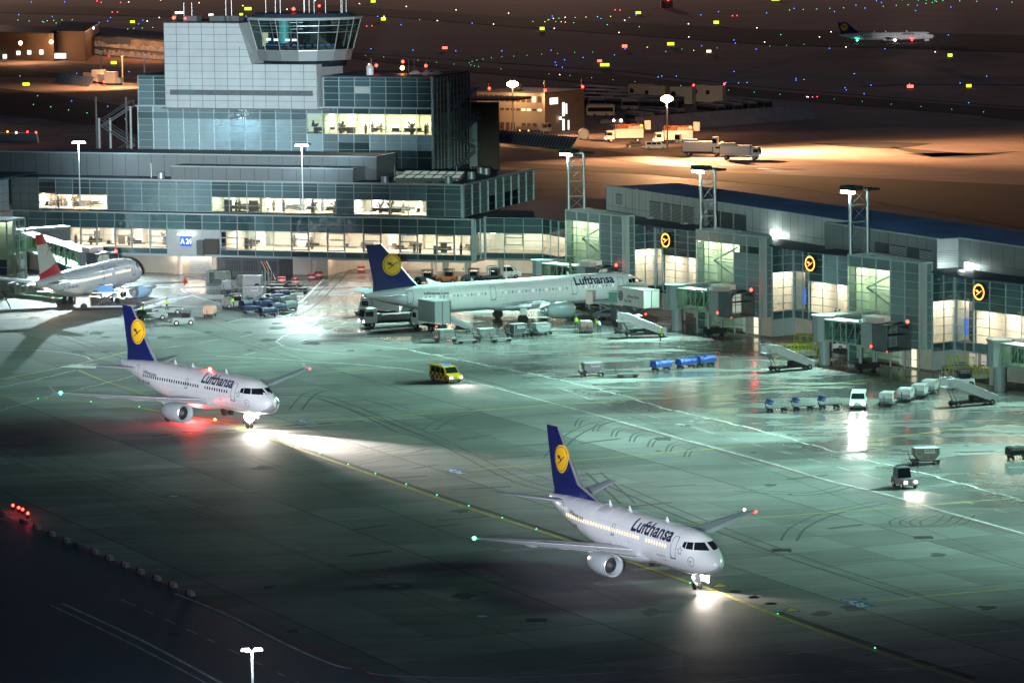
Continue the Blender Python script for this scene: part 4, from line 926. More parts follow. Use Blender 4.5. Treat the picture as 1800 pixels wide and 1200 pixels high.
for a, b in (((1.2, 5), (P1[0] + 1, P1[1] + 3.4)), ((P1[0] + 1, P1[1] + 3), (P2[0] - 1, P2[1] + 3)), ((P2[0] + .5, P2[1] + 2.6), (P3[0] + 1, P3[1] + 2.6))):
    MB().bar((*a, 7.08), (*b, 7.08), .3, 4).build('ceiling_lamp', lampm(16), lo_)
poly = [P0, P1, P2, P3, (P3[0] + 6, P3[1] + 8), (P3[0] + 4, 40), (-2, 40), (-2, 0)]
MB().prism([(x, y + .2) for x, y in poly], 9.2, 9.45).build('roof', M_roofd, A)
MB().prism([(-2, 9), (P1[0], P1[1] + 7), (P2[0], P2[1] + 6), (P3[0] + 3, P3[1] + 5), (P3[0] + 4, 38), (-2, 38)], 3.2, 9.1).build('core', M('dgrey'), A)
MB().prism([(x, y - .02) for x, y in (P0, P1, P2, P3)] + [(P3[0] + 4, 38), (-2, 38)], 2.9, 3.12).build('floor_slab', M_lintel, A)
# left end walls and the return towards the camera
panel_wall(A, XL - 2.7, XL - .05, 0, 3.15, 9.6, 1.3, 1.6); panel_wall(A, x0u - 4.9, x0u - .05, 1.2, 9.62, 14.7, 1.7, 1.4)
rw = MM(); 
for z0, z1, xx, nm in ((3.15, 9.4, XL - 2.75, 0), (9.6, 14.9, x0u - 4.95, 0)):
    rw.bx(M_pwhite, xx - .3, xx, -14, 0.5, z0, z1)
    for k in range(1, 8): rw.bx(M_joint, xx - .01, xx + .012, -k * 1.7 - .03, -k * 1.7, z0, z1)
    for k in range(1, 4): rw.bx(M_joint, xx - .01, xx + .010, -14, 0, z0 + (z1 - z0) * k / 4, z0 + (z1 - z0) * k / 4 + .05)
rw.build('return_wall', A); MB().box(XL - 20, XL - 3.1, -14, 33, 14.6, 14.9).build('roof', M_roofd, A)
# long metal clad plant rooms on the roof
def plant(x0, x1, y0, y1, z0, z1, m=None, px=2.3):
    MB().box(x0, x1 - .02, y0 + .32, y1, z0, z1).build('plant_room', M_panel, A); panel_wall(A, x0, x1, y0, z0, z1, px, 9, m or M_panel)
    MB().box(x0, x1 + .05, y0 - .06, y0 + .2, z1, z1 + .18).build('coping', M('mullion'), A); MB().box(x0, x1, y0 + .2, y1, z1, z1 + .12).build('roof', M_roofd, A)
    MB().box(x1 - .3, x1 + .05, y0 - .03, y1, z1 + .12, z1 + .2).build('coping', M('mullion'), A)
plant(-92, -19.4, 9.3, 17.5, 14.5, 18.0); plant(-52.2, -21.3, 4.2, 9.1, 14.5, 16.5)
# skylight, air vents
def sky(pp, z0):
    a = [FA.L(u, v, z0) for u, v in pp]; b = MB().add([(*p, z0 + .25) for p in a], [(0, 1, 2, 3)]).build('skylight', emat('skylight_glow', (.62, .85, .70), .42), A, fix=True)
    f = MB()
    for k in range(8):
        t = k / 7; p = [a[0][i] + (a[3][i] - a[0][i]) * t for i in (0, 1)]; q = [a[1][i] + (a[2][i] - a[1][i]) * t for i in (0, 1)]; f.bar((*p, z0 + .3), (*q, z0 + .3), .09, 4)
    for t in (0, .5, 1):
        p = [a[0][i] + (a[1][i] - a[0][i]) * t for i in (0, 1)]; q = [a[3][i] + (a[2][i] - a[3][i]) * t for i in (0, 1)]; f.bar((*p, z0 + .3), (*q, z0 + .3), .09, 4)
    f.build('frame', M('dgrey'), b)
sky([(690, 317), (715, 303), (818, 305), (808, 317)], 14.5)
for u, v, h in ((677, 322, 1.1), (788, 322, 1.1), (829, 314, 1.1), (283, 313, .9), (855, 306, 1.0), (845, 304, .9)):
    x, y = FA.L(u, v, 14.5); MB().lathe([(.62, 14.45), (.62, 14.45 + h), (.5, 14.5 + h)], (x, y, 0), 'z', 16).build('air_vent', M('steel'), A, smooth=True)
for u, v in ((266, 312), (316, 310), (545, 312), (566, 318), (694, 318), (803, 318)):
    x, y = FA.L(u, v, 14.5); MB().bar((x, y, 14.45), (x, y, 16.8), .045, 5).build('lightning_rod', M('steel'), A)
# undercroft
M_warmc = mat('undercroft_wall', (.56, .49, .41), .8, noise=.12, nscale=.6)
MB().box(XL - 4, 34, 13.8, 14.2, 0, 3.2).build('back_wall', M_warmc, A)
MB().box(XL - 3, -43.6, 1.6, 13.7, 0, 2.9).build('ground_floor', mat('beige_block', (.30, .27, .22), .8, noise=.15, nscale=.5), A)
g = MM(); g.bx(M('dgrey'), -41.5, -31.5, -1.6, 13.7, 0, 2.84)
for k in range(3): g.bx(M_joint, -40.6 + k * 3, -38.0 + k * 3, -1.68, -1.6, .9, 2.6)
for k in range(20): g.bx(M('dgrey'), -40.5 + k * .42, -40.42 + k * .42, -1.72, -1.68, .95, 2.55)
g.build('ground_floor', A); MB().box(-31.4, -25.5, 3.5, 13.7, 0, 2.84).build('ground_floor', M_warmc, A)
g = MM(); g.bx(M('steel'), -48, -44.6, 1.45, 1.6, .1, 2.5)
for k in range(7): g.bx(M_joint, -48, -44.6, 1.43, 1.46, .4 + k * .32, .43 + k * .32)
g.build('roller_door', A)
for x, y in ((-49.3, .6), (-43.4, .6), (-35.2, 3.3), (-32.8, 3.8), (-26.5, .3), (-14.5, .6), (-5.2, 1.6), (-1.2, .6), (2.6, 5), (-20, 9), (-10, 9), (8, 8)):
    c = MB().bar((x, y, 0), (x, y, 2.95), .42, 16).build('column', M_warmc, A, smooth=True)
for x, y in ((-32.8, 4.2), (10, 9.5)):
    g = MM()
    for k in range(4):
        m_ = (M('red'), M('bodywhite'))[k % 2]
        if m_ not in g.ms: g.ms.append(m_)
        n = len(g.f); g.lathe([(.52, k * .32), (.52, k * .32 + .32)], (x, y - .0, 0), 'z', 16); g.mi += [g.ms.index(m_)] * (len(g.f) - n)
    g.build('bollard_sleeve', A)
for x0, x1, y, e in ((-51, -43.8, .9, 60), (-31, -1, 4.5, 24), (-30, -1, 11.5, 24), (1, 16, 8, 34)):
    MB().box(x0, x1, y - .12, y + .12, 2.78, 2.86).build('ceiling_lamp', lampm(e, (1, .80, .62)), A)
# gate sign with its lamp, cabinet beside it
gs = empty('gate_sign', FA.W(xA(328, 432), -.22, 4.55), R(-20.1), 'blue gate sign under a white lamp on the terminal front', 'gate sign')
MB().box(-.95, .95, -.08, .08, -.1, 1.5).build('board', mat('sign_blue', (.03, .10, .55), .4, emit=(.04, .14, .8), es=.5), gs)
flat_text('A 24', 1.15, lambda x, y: (-.85 + x * .82, -.09, .3 + y), 'lettering', emat('sign_letters', (1, 1, 1), 2.2), gs, .03)
MB().box(-1.3, 1.6, -.35, -.15, 1.75, 1.82).build('lamp_strip', emat('sign_lamp', (1, .96, .88), 16), gs)
cab = empty('stair_porch', FA.W(xA(352, 440), -.6, 3.2), R(-20.1), 'small dark porch on the terminal front right of the blue gate sign', 'porch')
MB().box(0, 1.1, -.8, .5, 0, 2.3).build('body', M('dgrey'), cab); MB().box(1.15, 3.4, -.4, .5, .1, 2.5).build('side_panel', mat('dark_panel', (.05, .045, .04), .6), cab)
# glass gate tower and walkway at the left edge
def gate_tower(frame_o, deg, w_, d, h, label, nm='gate_tower', litn=3, zb=2.65, grp=None, z0=0):
    t = empty(nm, (frame_o[0], frame_o[1], 0), R(deg), label, 'gate tower', grp)
    return t
lt = gate_tower(tuple(G(-40, 518).xy), -20.1, 0, 0, 0, 'narrow glass gate tower cut by the left edge of the photo')
glaze(lt, (-3, 0), (5.2, 0), [0, 1.5, 3.0, 4.2, 5.4, 6.6, 7.8, 9.0, 10.2, 11.0], 6, lambda i, j: M_clear if j not in (2, 3) else M_span)
MB().box(-3, 5.2, -.1, 6, 11.0, 11.25).build('roof', M('mullion'), lt); glaze(lt, (5.2, 0), (5.2, 6), [0, 3, 6, 9, 11.0], 3, lambda i, j: M_clear)
room(lt, -2.9, 5.0, 2.6, 3.4, 0, 10.9, 8, c=(.85, 1, .75), wall=M_intg, cols=False)

# ---------------------------------------------------------------- control tower building
oC = G(762, 300, 14.2); C_ = empty('control_tower', (oC.x, oC.y, 0), R(-20.1), 'broad control tower with a slab body, glass storeys and a flared cab', 'control tower')
MB().box(-52.3, -.1, .5, 16.9, 0, 17.2).build('core', M('dgrey'), C_); MB().box(-52.2, -19.4, 1.2, 16.8, 23.5, 28.9).build('core', M('dgrey'), C_)
zc = [14.2, 16.2, 17.4, 18.6, 19.9, 21.0, 22.1, 23.2, 24.1]
def pc(i, j):
    if i in (11, 12) : return M_clear if 3 < j < 7 else (M_reflpaint if j < 4 else M_dim)
    if i >= 13: return M_clearw if j in (4, 5, 6) else (M_reflpaint if j in (3,) or (j == 2 and i > 14) else M_span)
    if j == 0: return M_span
    return M_reflpaint if j < 6 else (M_dim if j == 6 else M_reflpaint if i < 2 else M_dim)
glaze(C_, (-52.2, 0), (0, 0), zc, 19, pc)
room(C_, -19, -.2, .4, 7, 19.9, 23.2, 34, c=(1, 1, .72), wall=mat('office_wall', (.80, .82, .62), .8), furn=18, seed=9); room(C_, -30, -19.2, .4, 5, 19.9, 23.2, 2.5, c=(.8, 1, .8), furn=10, seed=12)
zr = [24.3, 25.4, 26.5, 27.6, 28.5, 29.05]
glaze(C_, (-19.1, .4), (0, .4), zr, 7, lambda i, j: M_lpan if (i == 2 and j == 2) else M_span)
glaze(C_, (-52.2, .4), (-46.6, .4), zr, 2, lambda i, j: M_dim if j < 4 else M_span)
MB().box(-19.2, .1, .3, 17, 29.05, 29.3).build('roof', M_roofd, C_); MB().box(-52.3, -46.6, .3, 12, 29.05, 29.25).build('roof', M_roofd, C_)
MB().box(-19.0, -.2, .8, 16.9, 24.2, 29.0).build('core', M('black'), C_)
MB().box(-52.5, .2, -.3, .35, 24.1, 24.3).build('ledge', M('mullion'), C_)
MB().box(-.2, .2, -.15, .45, 14.2, 29.3).build('corner_post', M('mullion'), C_)
# right flank: dark brown glass with one lit storey, roof overhang behind
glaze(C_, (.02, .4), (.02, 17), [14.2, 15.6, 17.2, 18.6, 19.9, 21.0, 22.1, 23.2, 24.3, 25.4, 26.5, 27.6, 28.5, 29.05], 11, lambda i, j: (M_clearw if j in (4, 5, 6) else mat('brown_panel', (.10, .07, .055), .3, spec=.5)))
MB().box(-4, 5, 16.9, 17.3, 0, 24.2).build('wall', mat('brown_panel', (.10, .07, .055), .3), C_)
room(C_, -7, -.3, 7.2, 16.6, 19.9, 23.2, 12, c=(1, .92, .6), furn=14, seed=15)
MB().box(-6, 9, 15, 22, 24.6, 24.9).build('canopy', M('dgrey'), C_)
# slab body clad in dented pale panels
def xC(px, py=100): return FC.P(px, py)[0]
FC = Frame((oC.x, oC.y), -20.1)
poly = [(-46.6, 24.0), (-19.6, 24.0), (-19.6, 31.2), (-31.0, 31.2), (-33.2, 37.8), (-46.6, 37.9)]
MB().yprism(poly, -1.2, 10).build('slab_body', M_pwhite, C_)
b = MB()
for k in range(14):
    x = -46.6 + 27 * k / 12.0
    if x > -19.8: break
    zt = 37.85 if x < -33.2 else (31.2 if x > -31 else 34)
    b.box(x - .03, x + .03, -1.22, -1.19, 24.0, zt)
for k in range(1, 12):
    z = 24.0 + 13.9 * k / 11.6; b.box(-46.6, -19.6 if z < 31.2 else (-33.0 + (37.8 - z) * .33), -1.22, -1.19, z - .025, z + .025)
b.build('panel_joints', M_joint, C_)
MB().box(-45.7, -20.3, -1.28, -1.19, 26.1, 26.95).build('louvre_band', M('dgrey'), C_); MB().box(-44.0, -41.2, -1.31, -1.27, 26.15, 26.9).build('window', M_dim, C_)
MB().box(-46.7, -33, -1.25, 10.1, 37.85, 38.05).build('roof', M('black'), C_)
MB().box(-47.5, -17.5, -.9, .3, 23.75, 23.98).build('ledge', mat('brown_grey', (.13, .12, .11), .5), C_)
# the cab
cc = (-24.3, 5.2); NF = 16
def ringc(r, z, sq=.8): return [(cc[0] + r * math.cos(2 * math.pi * (i + .5) / NF), cc[1] + r * sq * math.sin(2 * math.pi * (i + .5) / NF), z) for i in range(NF)]
cb = empty('cab', (0, 0, 0)); cb.parent = C_; KID.setdefault(C_.name, []).append(cb)
MB().loft([ringc(7.0, 30.7), ringc(7.2, 31.7)]).build('lower_windows', M('windowdark'), cb, fix=True)
MB().loft([ringc(7.8, 31.7), ringc(8.15, 33.4)]).build('skirt', M_panel, cb, fix=True)
MB().loft([ringc(9.7, 38.3), ringc(9.9, 38.7), ringc(9.2, 38.8)]).build('roof_edge', M('mullion'), cb, fix=True); MB().loft([ringc(9.0, 38.8), ringc(8.2, 39.3)]).build('roof', M_roofd, cb, fix=True)
lo1, hi1 = ringc(8.2, 33.4), ringc(9.6, 38.3); mid1 = ringc(8.2 + 1.4 * .82, 33.4 + 4.9 * .82)
M_cabg = glass_mat('cab_glass', (.55, .72, .72), .10, .02)
for i in range(NF):
    j = (i + 1) % NF
    w_ = MB().quad(lo1[i], lo1[j], hi1[j], hi1[i]).build('window', M_cabg, cb)
    f = MB().bar(lo1[i], hi1[i], .09, 4).bar(mid1[i], mid1[j], .07, 4).bar(lo1[i], lo1[j], .08, 4)
    q = [tuple(a + (b_ - a) * .60 for a, b_ in zip(lo1[k], hi1[k])) for k in (i, j)]; f.bar(q[0], q[1], .05, 4).build('frame', M('steel'), w_)
MB().loft([ringc(7.6, 33.5), ringc(7.7, 33.6)]).build('floor', M('dgrey'), cb, fix=True); MB().bar((cc[0] - 3.2, cc[1] - 1, 33.4), (cc[0] - 3.2, cc[1] - 1, 38.2), .85, 12).build('column', mat('teal_column', (.10, .38, .38), .35, emit=(.08, .4, .4), es=.12), cb)
MB().bar((cc[0] + 1, cc[1] + 3, 33.4), (cc[0] + 1, cc[1] + 3, 38.2), 2.4, 10).build('column', M('black'), cb)
MB().box(cc[0] - 6.2, cc[0] - 5.2, cc[1] - 3, cc[1] - 2.9, 34.0, 36.2).build('screen', emat('warm_screen', (1, .85, .5), .8), cb)
for k in range(14):
    a = -math.pi * (.12 + .78 * k / 13); x, y = cc[0] + 6.4 * math.cos(a), cc[1] + 5.0 * math.sin(a)
    d_ = MB().box(x - .5, x + .5, y - .2, y + .3, 33.6, 34.5).build('desk', M('black'), cb)
    if k in (6, 7, 9, 11, 12): MB().box(x - .4, x + .4, y - .25, y - .2, 34.9, 35.25).build('screen', emat('cool_screen', (.8, .9, 1), 3.0), d_)
    MB().box(x - .35, x + .35, y - .24, y - .2, 34.1, 34.3).build('console_lamps', emat('blue_screen', (.1, .25, .8), .6), d_)
r_ = random.Random(4)
for k, px in enumerate((452, 465, 482, 502, 507, 521, 539, 558, 570, 580, 585)):
    x = xC(px, 40); y = cc[1] + r_.uniform(-3, 3); MB().bar((x, y, 39.2), (x, y, 39.2 + r_.uniform(3.5, 5.5)), .05, 5).build('antenna', M('steel'), C_)
for px in (310, 324, 384, 394): x = xC(px, 30); MB().bar((x, 3, 38), (x, 3, 38 + (3.0 if px < 380 else 5)), .05, 5).build('antenna', M('steel'), C_)
for px, w_ in ((325, 2.4), (374, 3), (392, 1.4), (402, 1.8)): x = xC(px, 35); MB().box(x - w_ / 2, x + w_ / 2, 2, 4, 38, 38.9).build('roof_unit', M('dgrey'), C_)
def roof_lamp(par, p, r=.28, m=None, name='obstruction_lamp'): return blob(par, name, p, r, m or M_navr)
roof_lamp(C_, (xC(301, 33), 1, 38.6)); roof_lamp(C_, (xC(321, 32), 1, 38.5), .2); roof_lamp(C_, (xC(494, 23), cc[1], 39.9)); roof_lamp(C_, (xC(527, 19), cc[1] + 3, 40.3), .2)
for px in (629, 717): roof_lamp(C_, (xC(px, 120), 8, 30.6), .26)
roof_lamp(C_, (xC(672, 117), 9, 31.2), .26); roof_lamp(C_, (xC(672, 126), 8.8, 30.2), .36, emat('sodium_lamp', (1, .42, .08), 30), 'roof_lamp'); roof_lamp(C_, (xC(608, 121), 10, 30.6), .22, emat('amber_lamp', (1, .65, .2), 6), 'roof_lamp')
for px in (624, 690, 700, 722, 735, 746): x = xC(px, 120); MB().bar((x, 7, 29.3), (x, 7, 31.8), .04, 4).build('antenna', M('steel'), C_)
for px in (702, 722, 740): x = xC(px, 126); MB().lathe([(.95, 29.3), (.8, 29.6), (.4, 29.85), (.05, 29.95)], (x, 7, 0), 'z', 14).build('rooflight', mat('dome', (.6, .65, .66), .3), C_, smooth=True)
MB().lathe([(.6, 29.3), (.6, 30.4), (.7, 30.5), (.3, 31.0)], (xC(634, 125), 4, 0), 'z', 14).build('radome', M('bodywhite'), C_, smooth=True)
# outside stairs on both flanks
def stairs(par, name, F3, x0, y0, dx, dy, z0, z1, n, m):
    g = MB(); H = (z1 - z0) / n
    for k in range(n):
        za, zb = z0 + k * H, z0 + (k + 1) * H; xa, xb = (x0, x0 + dx) if k % 2 == 0 else (x0 + dx, x0); ya, yb = (y0, y0 + dy) if k % 2 == 0 else (y0 + dy, y0)
        for o in (0, .9):
            g.bar((xa + o * .3, ya + o, za), (xb + o * .3, yb + o, zb), .13, 4); g.bar((xa + o * .3, ya + o, za + 1), (xb + o * .3, yb + o, zb + 1), .05, 4)
        for q in range(1, 9):
            t = q / 9; g.box(xa + (xb - xa) * t - .15, xa + (xb - xa) * t + .15, ya + (yb - ya) * t, ya + (yb - ya) * t + .9, za + (zb - za) * t - .03, za + (zb - za) * t + .03)
        g.box(xb - .7, xb + .7, yb - .1, yb + 1.1, zb - .08, zb + .02)
        for o in (-.7, .7): g.bar((xb + o, yb - .1, zb), (xb + o, yb - .1, zb + 1.0), .04, 4)
    for xx, yy in ((x0, y0), (x0 + dx, y0 + dy)): g.bar((xx - .8, yy, z0 - 1), (xx - .8, yy, z1 + 1.5), .16, 6)
    return g.build(name, m, par)
stairs(C_, 'outside_stair', None, 3.0, 1.5, .5, 8.5, 14.5, 27, 5, M('grey'))
MB().box(2.6, 4.0, 9.6, 9.8, 14.2, 21.5).build('stair_screen', M_pwhite, C_)
stairs(C_, 'outside_stair', None, -59.5, 1.0, 5.5, 0, 14.2, 24, 3, M('dgrey'))
MB().bar((-59.8, 1, 0), (-59.8, 1, 22), .22, 8).bar((-58.0, 1.5, 0), (-58.0, 1.5, 22), .22, 8).bar((-54, 1, 0), (-54, 1, 24), .2, 8).build('stair_posts', M('grey'), C_)

# ---------------------------------------------------------------- pier on the right
P_ = empty('pier_building', (8, 585, 0), R(-64.5), 'long metal-clad pier with a blue flat roof and lit glass recesses between its towers', 'pier'); FP = Frame((8, 585), -64.5)
MB().box(-6.5, 135, 12, 21.9, 0, 15.8).build('core', M('dgrey'), P_)
MB().box(-6.4, 134, 10.2, 21.6, 15.8, 16.0).build('roof', M_roofb, P_)
b = MB()
for k in range(60): x = -4 + k * 2.3; 
for k in range(120): x = -4 + k * 1.15; b.box(x, x + .18, 11.5 + (k * 37 % 9), 11.7 + (k * 37 % 9), 16.0, 16.12)

panel_wall(P_, -6.5, 63.2, 9.8, 10.5, 16.05, 2.1, 2.8, M_lpan); MB().box(-6.6, 63.2, 9.7, 10.2, 16.05, 16.2).build('coping', M('mullion'), P_)
panel_wall(P_, 63.2, 91, 6.6, 10.5, 16.05, 2.4, 2.8, M_panel); MB().box(63.2, 91.1, 6.5, 7.0, 16.05, 16.2).build('coping', M('mullion'), P_)
MB().box(63.2, 90.9, 6.95, 12, 10.5, 16.02).build('plant_room', M_roofb, P_)
rw = MM(); rw.bx(M_pwhite, 90.9, 91.1, 6.7, 9.8, 10.5, 16.1)
for k in range(7): rw.bx(M_joint, 91.1, 91.12, 6.7, 9.8, 13.2 + k * .22, 13.24 + k * .22)
rw.build('wall', P_)
panel_wall(P_, 91.1, 135, 9.8, 10.5, 16.05, 2.6, 2.8, M_panel); MB().box(91.1, 135, 9.7, 10.2, 16.05, 16.2).build('coping', M('mullion'), P_)
panel_wall(P_, -6.5, -6.4, 9.8, 9, 16, 1, 3, M_lpan)
def louvre(x0, x1, z0, z1, y=9.8, dark=False):
    g = MB(); n = int((z1 - z0) / .19)
    for k in range(n): g.box(x0, x1, y - .1, y - .02, z0 + k * .19, z0 + k * .19 + .09)
    o = MB().box(x0, x1, y - .02, y - .014, z0, z1).build('louvre', M_joint, P_); g.build('blades', M('dgrey') if dark else M_lpan, o)
for a, b_, c, d_ in ((1083, 1092, 346, 366),): pass
def lx(px): return FP.P(px, 380, 9.8)[0]
louvre(lx(1083), lx(1094), 13.6, 15.2)
for a, b_ in ((1142, 1162), (1165, 1179), (1181, 1198), (1201, 1220)): louvre(lx(a), lx(b_), 12.0, 14.9)
for a, b_ in ((1245, 1266), (1268, 1288), (1291, 1312)): louvre(lx(a), lx(b_), 12.0, 14.9, dark=True)
def lx2(px): return FP.P(px, 420, 6.6)[0]
for a, b_, dk in ((1538, 1563, 1), (1565, 1592, 0), (1595, 1616, 1), (1618, 1638, 0)): louvre(lx2(a), lx2(b_), 12.4, 14.6, 6.6, bool(dk))
for px, dz in ((1088, 0), (1147, -1), (1207, -1), (1330, -.5)):
    x = lx(px); MB().box(x - .5, x + .5, 9.0, 9.7, 11.2, 12.6).build('roof_unit', M_lpan, P_)
g = MB(); x = lx(1122)
for o in (0, .5): g.bar((x + o, 9.5, 11.5), (x + o, 9.5, 16.5), .05, 4)
for k in range(12): g.bar((x, 9.5, 11.7 + k * .4), (x + .5, 9.5, 11.7 + k * .4), .03, 4)
g.build('ladder', M('steel'), P_)
for px, y, z in ((1364, 9.8, 12.2), (1706, 9.8, 11.9)):
    x = FP.P(px, 415, y)[0]; MB().box(x - .9, x + .7, y - .35, y - .05, z - .1, z + 1.3).build('wall_lamp', emat('wall_lamp', (.85, 1, .92), 9), P_); q = FP.W(x, y - 1.2, z + .5); pointl('wall_light', q, 420, (.85, 1, .92), .4)
MB().box(-6.4, 134, 4.5, 12, 12.15, 12.4).build('lower_roof', M_roofd, P_)
MB().box(-6.4, 134, 10.4, 12.2, 0, 12.1).build('core', M('dgrey'), P_)
# gates
TO = ((8.0, 585), (25.3, 551), (42.8, 513.5), (60.1, 477.5)); TF = [Frame(q, -54.5) for q in TO]
ZT = [0, 1.3, 2.65, 3.7, 4.75, 5.8, 6.85, 7.9, 8.95, 10.0, 11.05, 12.1, 13.4]
ZR = [0, 1.25, 2.3, 3.35, 4.4, 5.45, 6.5, 7.55, 8.6, 9.65, 10.8, 12.1]
TLAB = ['glass gate tower behind the nose of the parked long jet, its base hidden', 'glass gate tower in the middle of the pier, its right bays reddened', 'glass gate tower nearest the camera, right of the second round sign']
for k in range(3):
    o = TO[k]; t = empty('gate_tower', (o[0], o[1], 0), R(-54.5), TLAB[k], 'gate tower', 'glass gate towers along the pier')
    def pt_(i, j, k=k):
        if k == 0: c = i < 3
        elif k == 1: c = i < 3 or (i >= 3 and j == 10)
        else: c = i < 3
        if j == 0 and i >= 3: return None
        if j == 1 and i >= 3: return None
        if j == 11: return M_tpan
        if not c: return M_tpan
        return M_clear if j < 2 else (M_clear if c else M_tpan)
    glaze(t, (0, 0), (13.6, 0), ZT, 5, pt_, .09)
    MB().box(13.6, 14.3, -.05, .5, 2.65, 13.5).build('corner_post', M_lpan, t)
    room(t, .15, 8.4, 1.2, 3.4, .2, 12.1, 24, c=(.90, 1, .70), wall=M_intg, cols=False, seed=k)
    st_ = MB()
    for q in range(5): za = .5 + q * 2.2; xa, xb = (1.5, 6.8) if q % 2 == 0 else (6.8, 1.5); st_.bar((xa, 1.8, za), (xb, 1.8, za + 2.2), .12, 4); st_.bar((xa, 1.5, za + 1), (xb, 1.5, za + 3.2), .04, 4); st_.box(min(xa, xb), max(xa, xb), 1.7, 2.6, za + 2.15, za + 2.25) if q % 2 else None
    st_.build('stair', M('mullion'), t)
    MB().prism([(8.5, .6), (14.0, .6), (14.0, 1.3), (8.5, 2.3)], 2.7, 13.1).build('core', M('dgrey'), t); MB().prism([(8.2, 1.6), (14.2, 1.6), (14.2, 5), (8.2, 5)], 0, 2.65).build('base', M_warmc, t)
    MB().box(10.4, 11.2, 1.5, 1.62, .1, 2.3).build('doorway', emat('doorway_glow', (1, .93, .62), 1.4), t)
    # roof: a rim round a sunken deck
    q4 = [(-.1, -.12), (14.4, -.12), (14.4, 1.5), (-.1, 4.1)]; q5 = [(.5, .35), (13.8, .35), (13.8, 1.1), (.5, 3.5)]
    r_m = MB(); n4 = 4
    for a in range(4):
        b_ = (a + 1) % 4
        r_m.add([(*q4[a], 13.4), (*q4[b_], 13.4), (*q4[b_], 13.62), (*q4[a], 13.62), (*q5[a], 13.62), (*q5[b_], 13.62), (*q5[a], 13.2), (*q5[b_], 13.2)], [(0, 1, 2, 3), (3, 2, 5, 4), (4, 5, 7, 6)])
    r_m.build('parapet', M('mullion'), t, fix=True); MB().prism([(p[0], p[1]) for p in q5], 13.1, 13.22).build('roof', M_roofd, t); MB().prism([(4, 1), (7.4, .9), (7.0, 2.2), (4.2, 2.4)], 13.2, 13.75).build('roof_hatch', M_lpan, t)
    glaze(t, (14.3, .5), (14.3, 1.45), [2.65] + ZT[3:], 1, lambda i, j: M_tpan)
    for xx in (0,): MB().box(0, .02, .1, 4.0, 0, 13.4).build('side_wall', M_tpan, t)
    # recess to the right: two glass faces meeting in a corner
    rc = empty('glazed_recess', (o[0], o[1], 0), R(-54.5), ['lit glass corner recess between the first tower and the first round sign', 'lit glass corner recess right of the middle tower, bright inside', 'lit glass corner recess right of the nearest tower with blue board inside'][k], 'glass recess', 'lit recesses between the gate towers')
    def pr(i, j): return M_lpan if j < 2 else (M_span if j in (2,) or j >= 8 else M_clearw)
    glaze(rc, (14.3, 1.5), (14.3, 5.2), ZR, 2, pr)
    def pr2(i, j): return (None if j < 2 else M_span if j in (2,) or j >= 8 else M_clearw)
    glaze(rc, (14.3, 5.2), (26.5, 5.2), ZR, 6, pr2)
    MB().box(14.25, 27, 5.3, 5.6, 0, 2.3).build('base_wall', M_warmc, rc)
    if k == 2:
        for q in range(3): MB().box(17 + q * 2.2, 18.5 + q * 2.2, 5.22, 5.3, .5, 2.1).build('poster', emat('poster_panel', (.9, .85, .7), .5), rc)
    MB().box(14.1, 14.5, 5.0, 5.4, 0, 12.2).build('corner_post', M('mullion'), rc)
    room(rc, 14.6, 27, 5.4, 9.4, 3.4, 8.7, 22, furn=7, seed=40 + k); MB().box(14.35, 27, 1.5, 5.15, 12.1, 12.25).build('eave', M('mullion'), rc) if False else None
    m = MM(); m.q(M_intf, (14.5 - 5, 1.7, 3.4), (14.15, 1.7, 3.4), (14.15, 5.1, 3.4), (14.5 - 5, 5.1, 3.4)); m.q(M_int, (11.2, 1.7, 3.4), (11.2, 5.1, 3.4), (11.2, 5.1, 8.7), (11.2, 1.7, 8.7)); m.q(M_int, (9.5, 5.1, 3.4), (14.15, 5.1, 3.4), (14.15, 5.1, 8.7), (9.5, 5.1, 8.7)); m.build('interior', rc)
    MB().box(11.5, 13.9, 2.2, 4.6, 8.5, 8.56).build('ceiling_lamp', lampm(15), rc)
    if k: pass
    bd = MB().box(15.2, 16.0, 5.9, 6.0, 4.2, 6.2).build('blue_board', emat('blue_board', (.10, .25, .9), .9), rc)
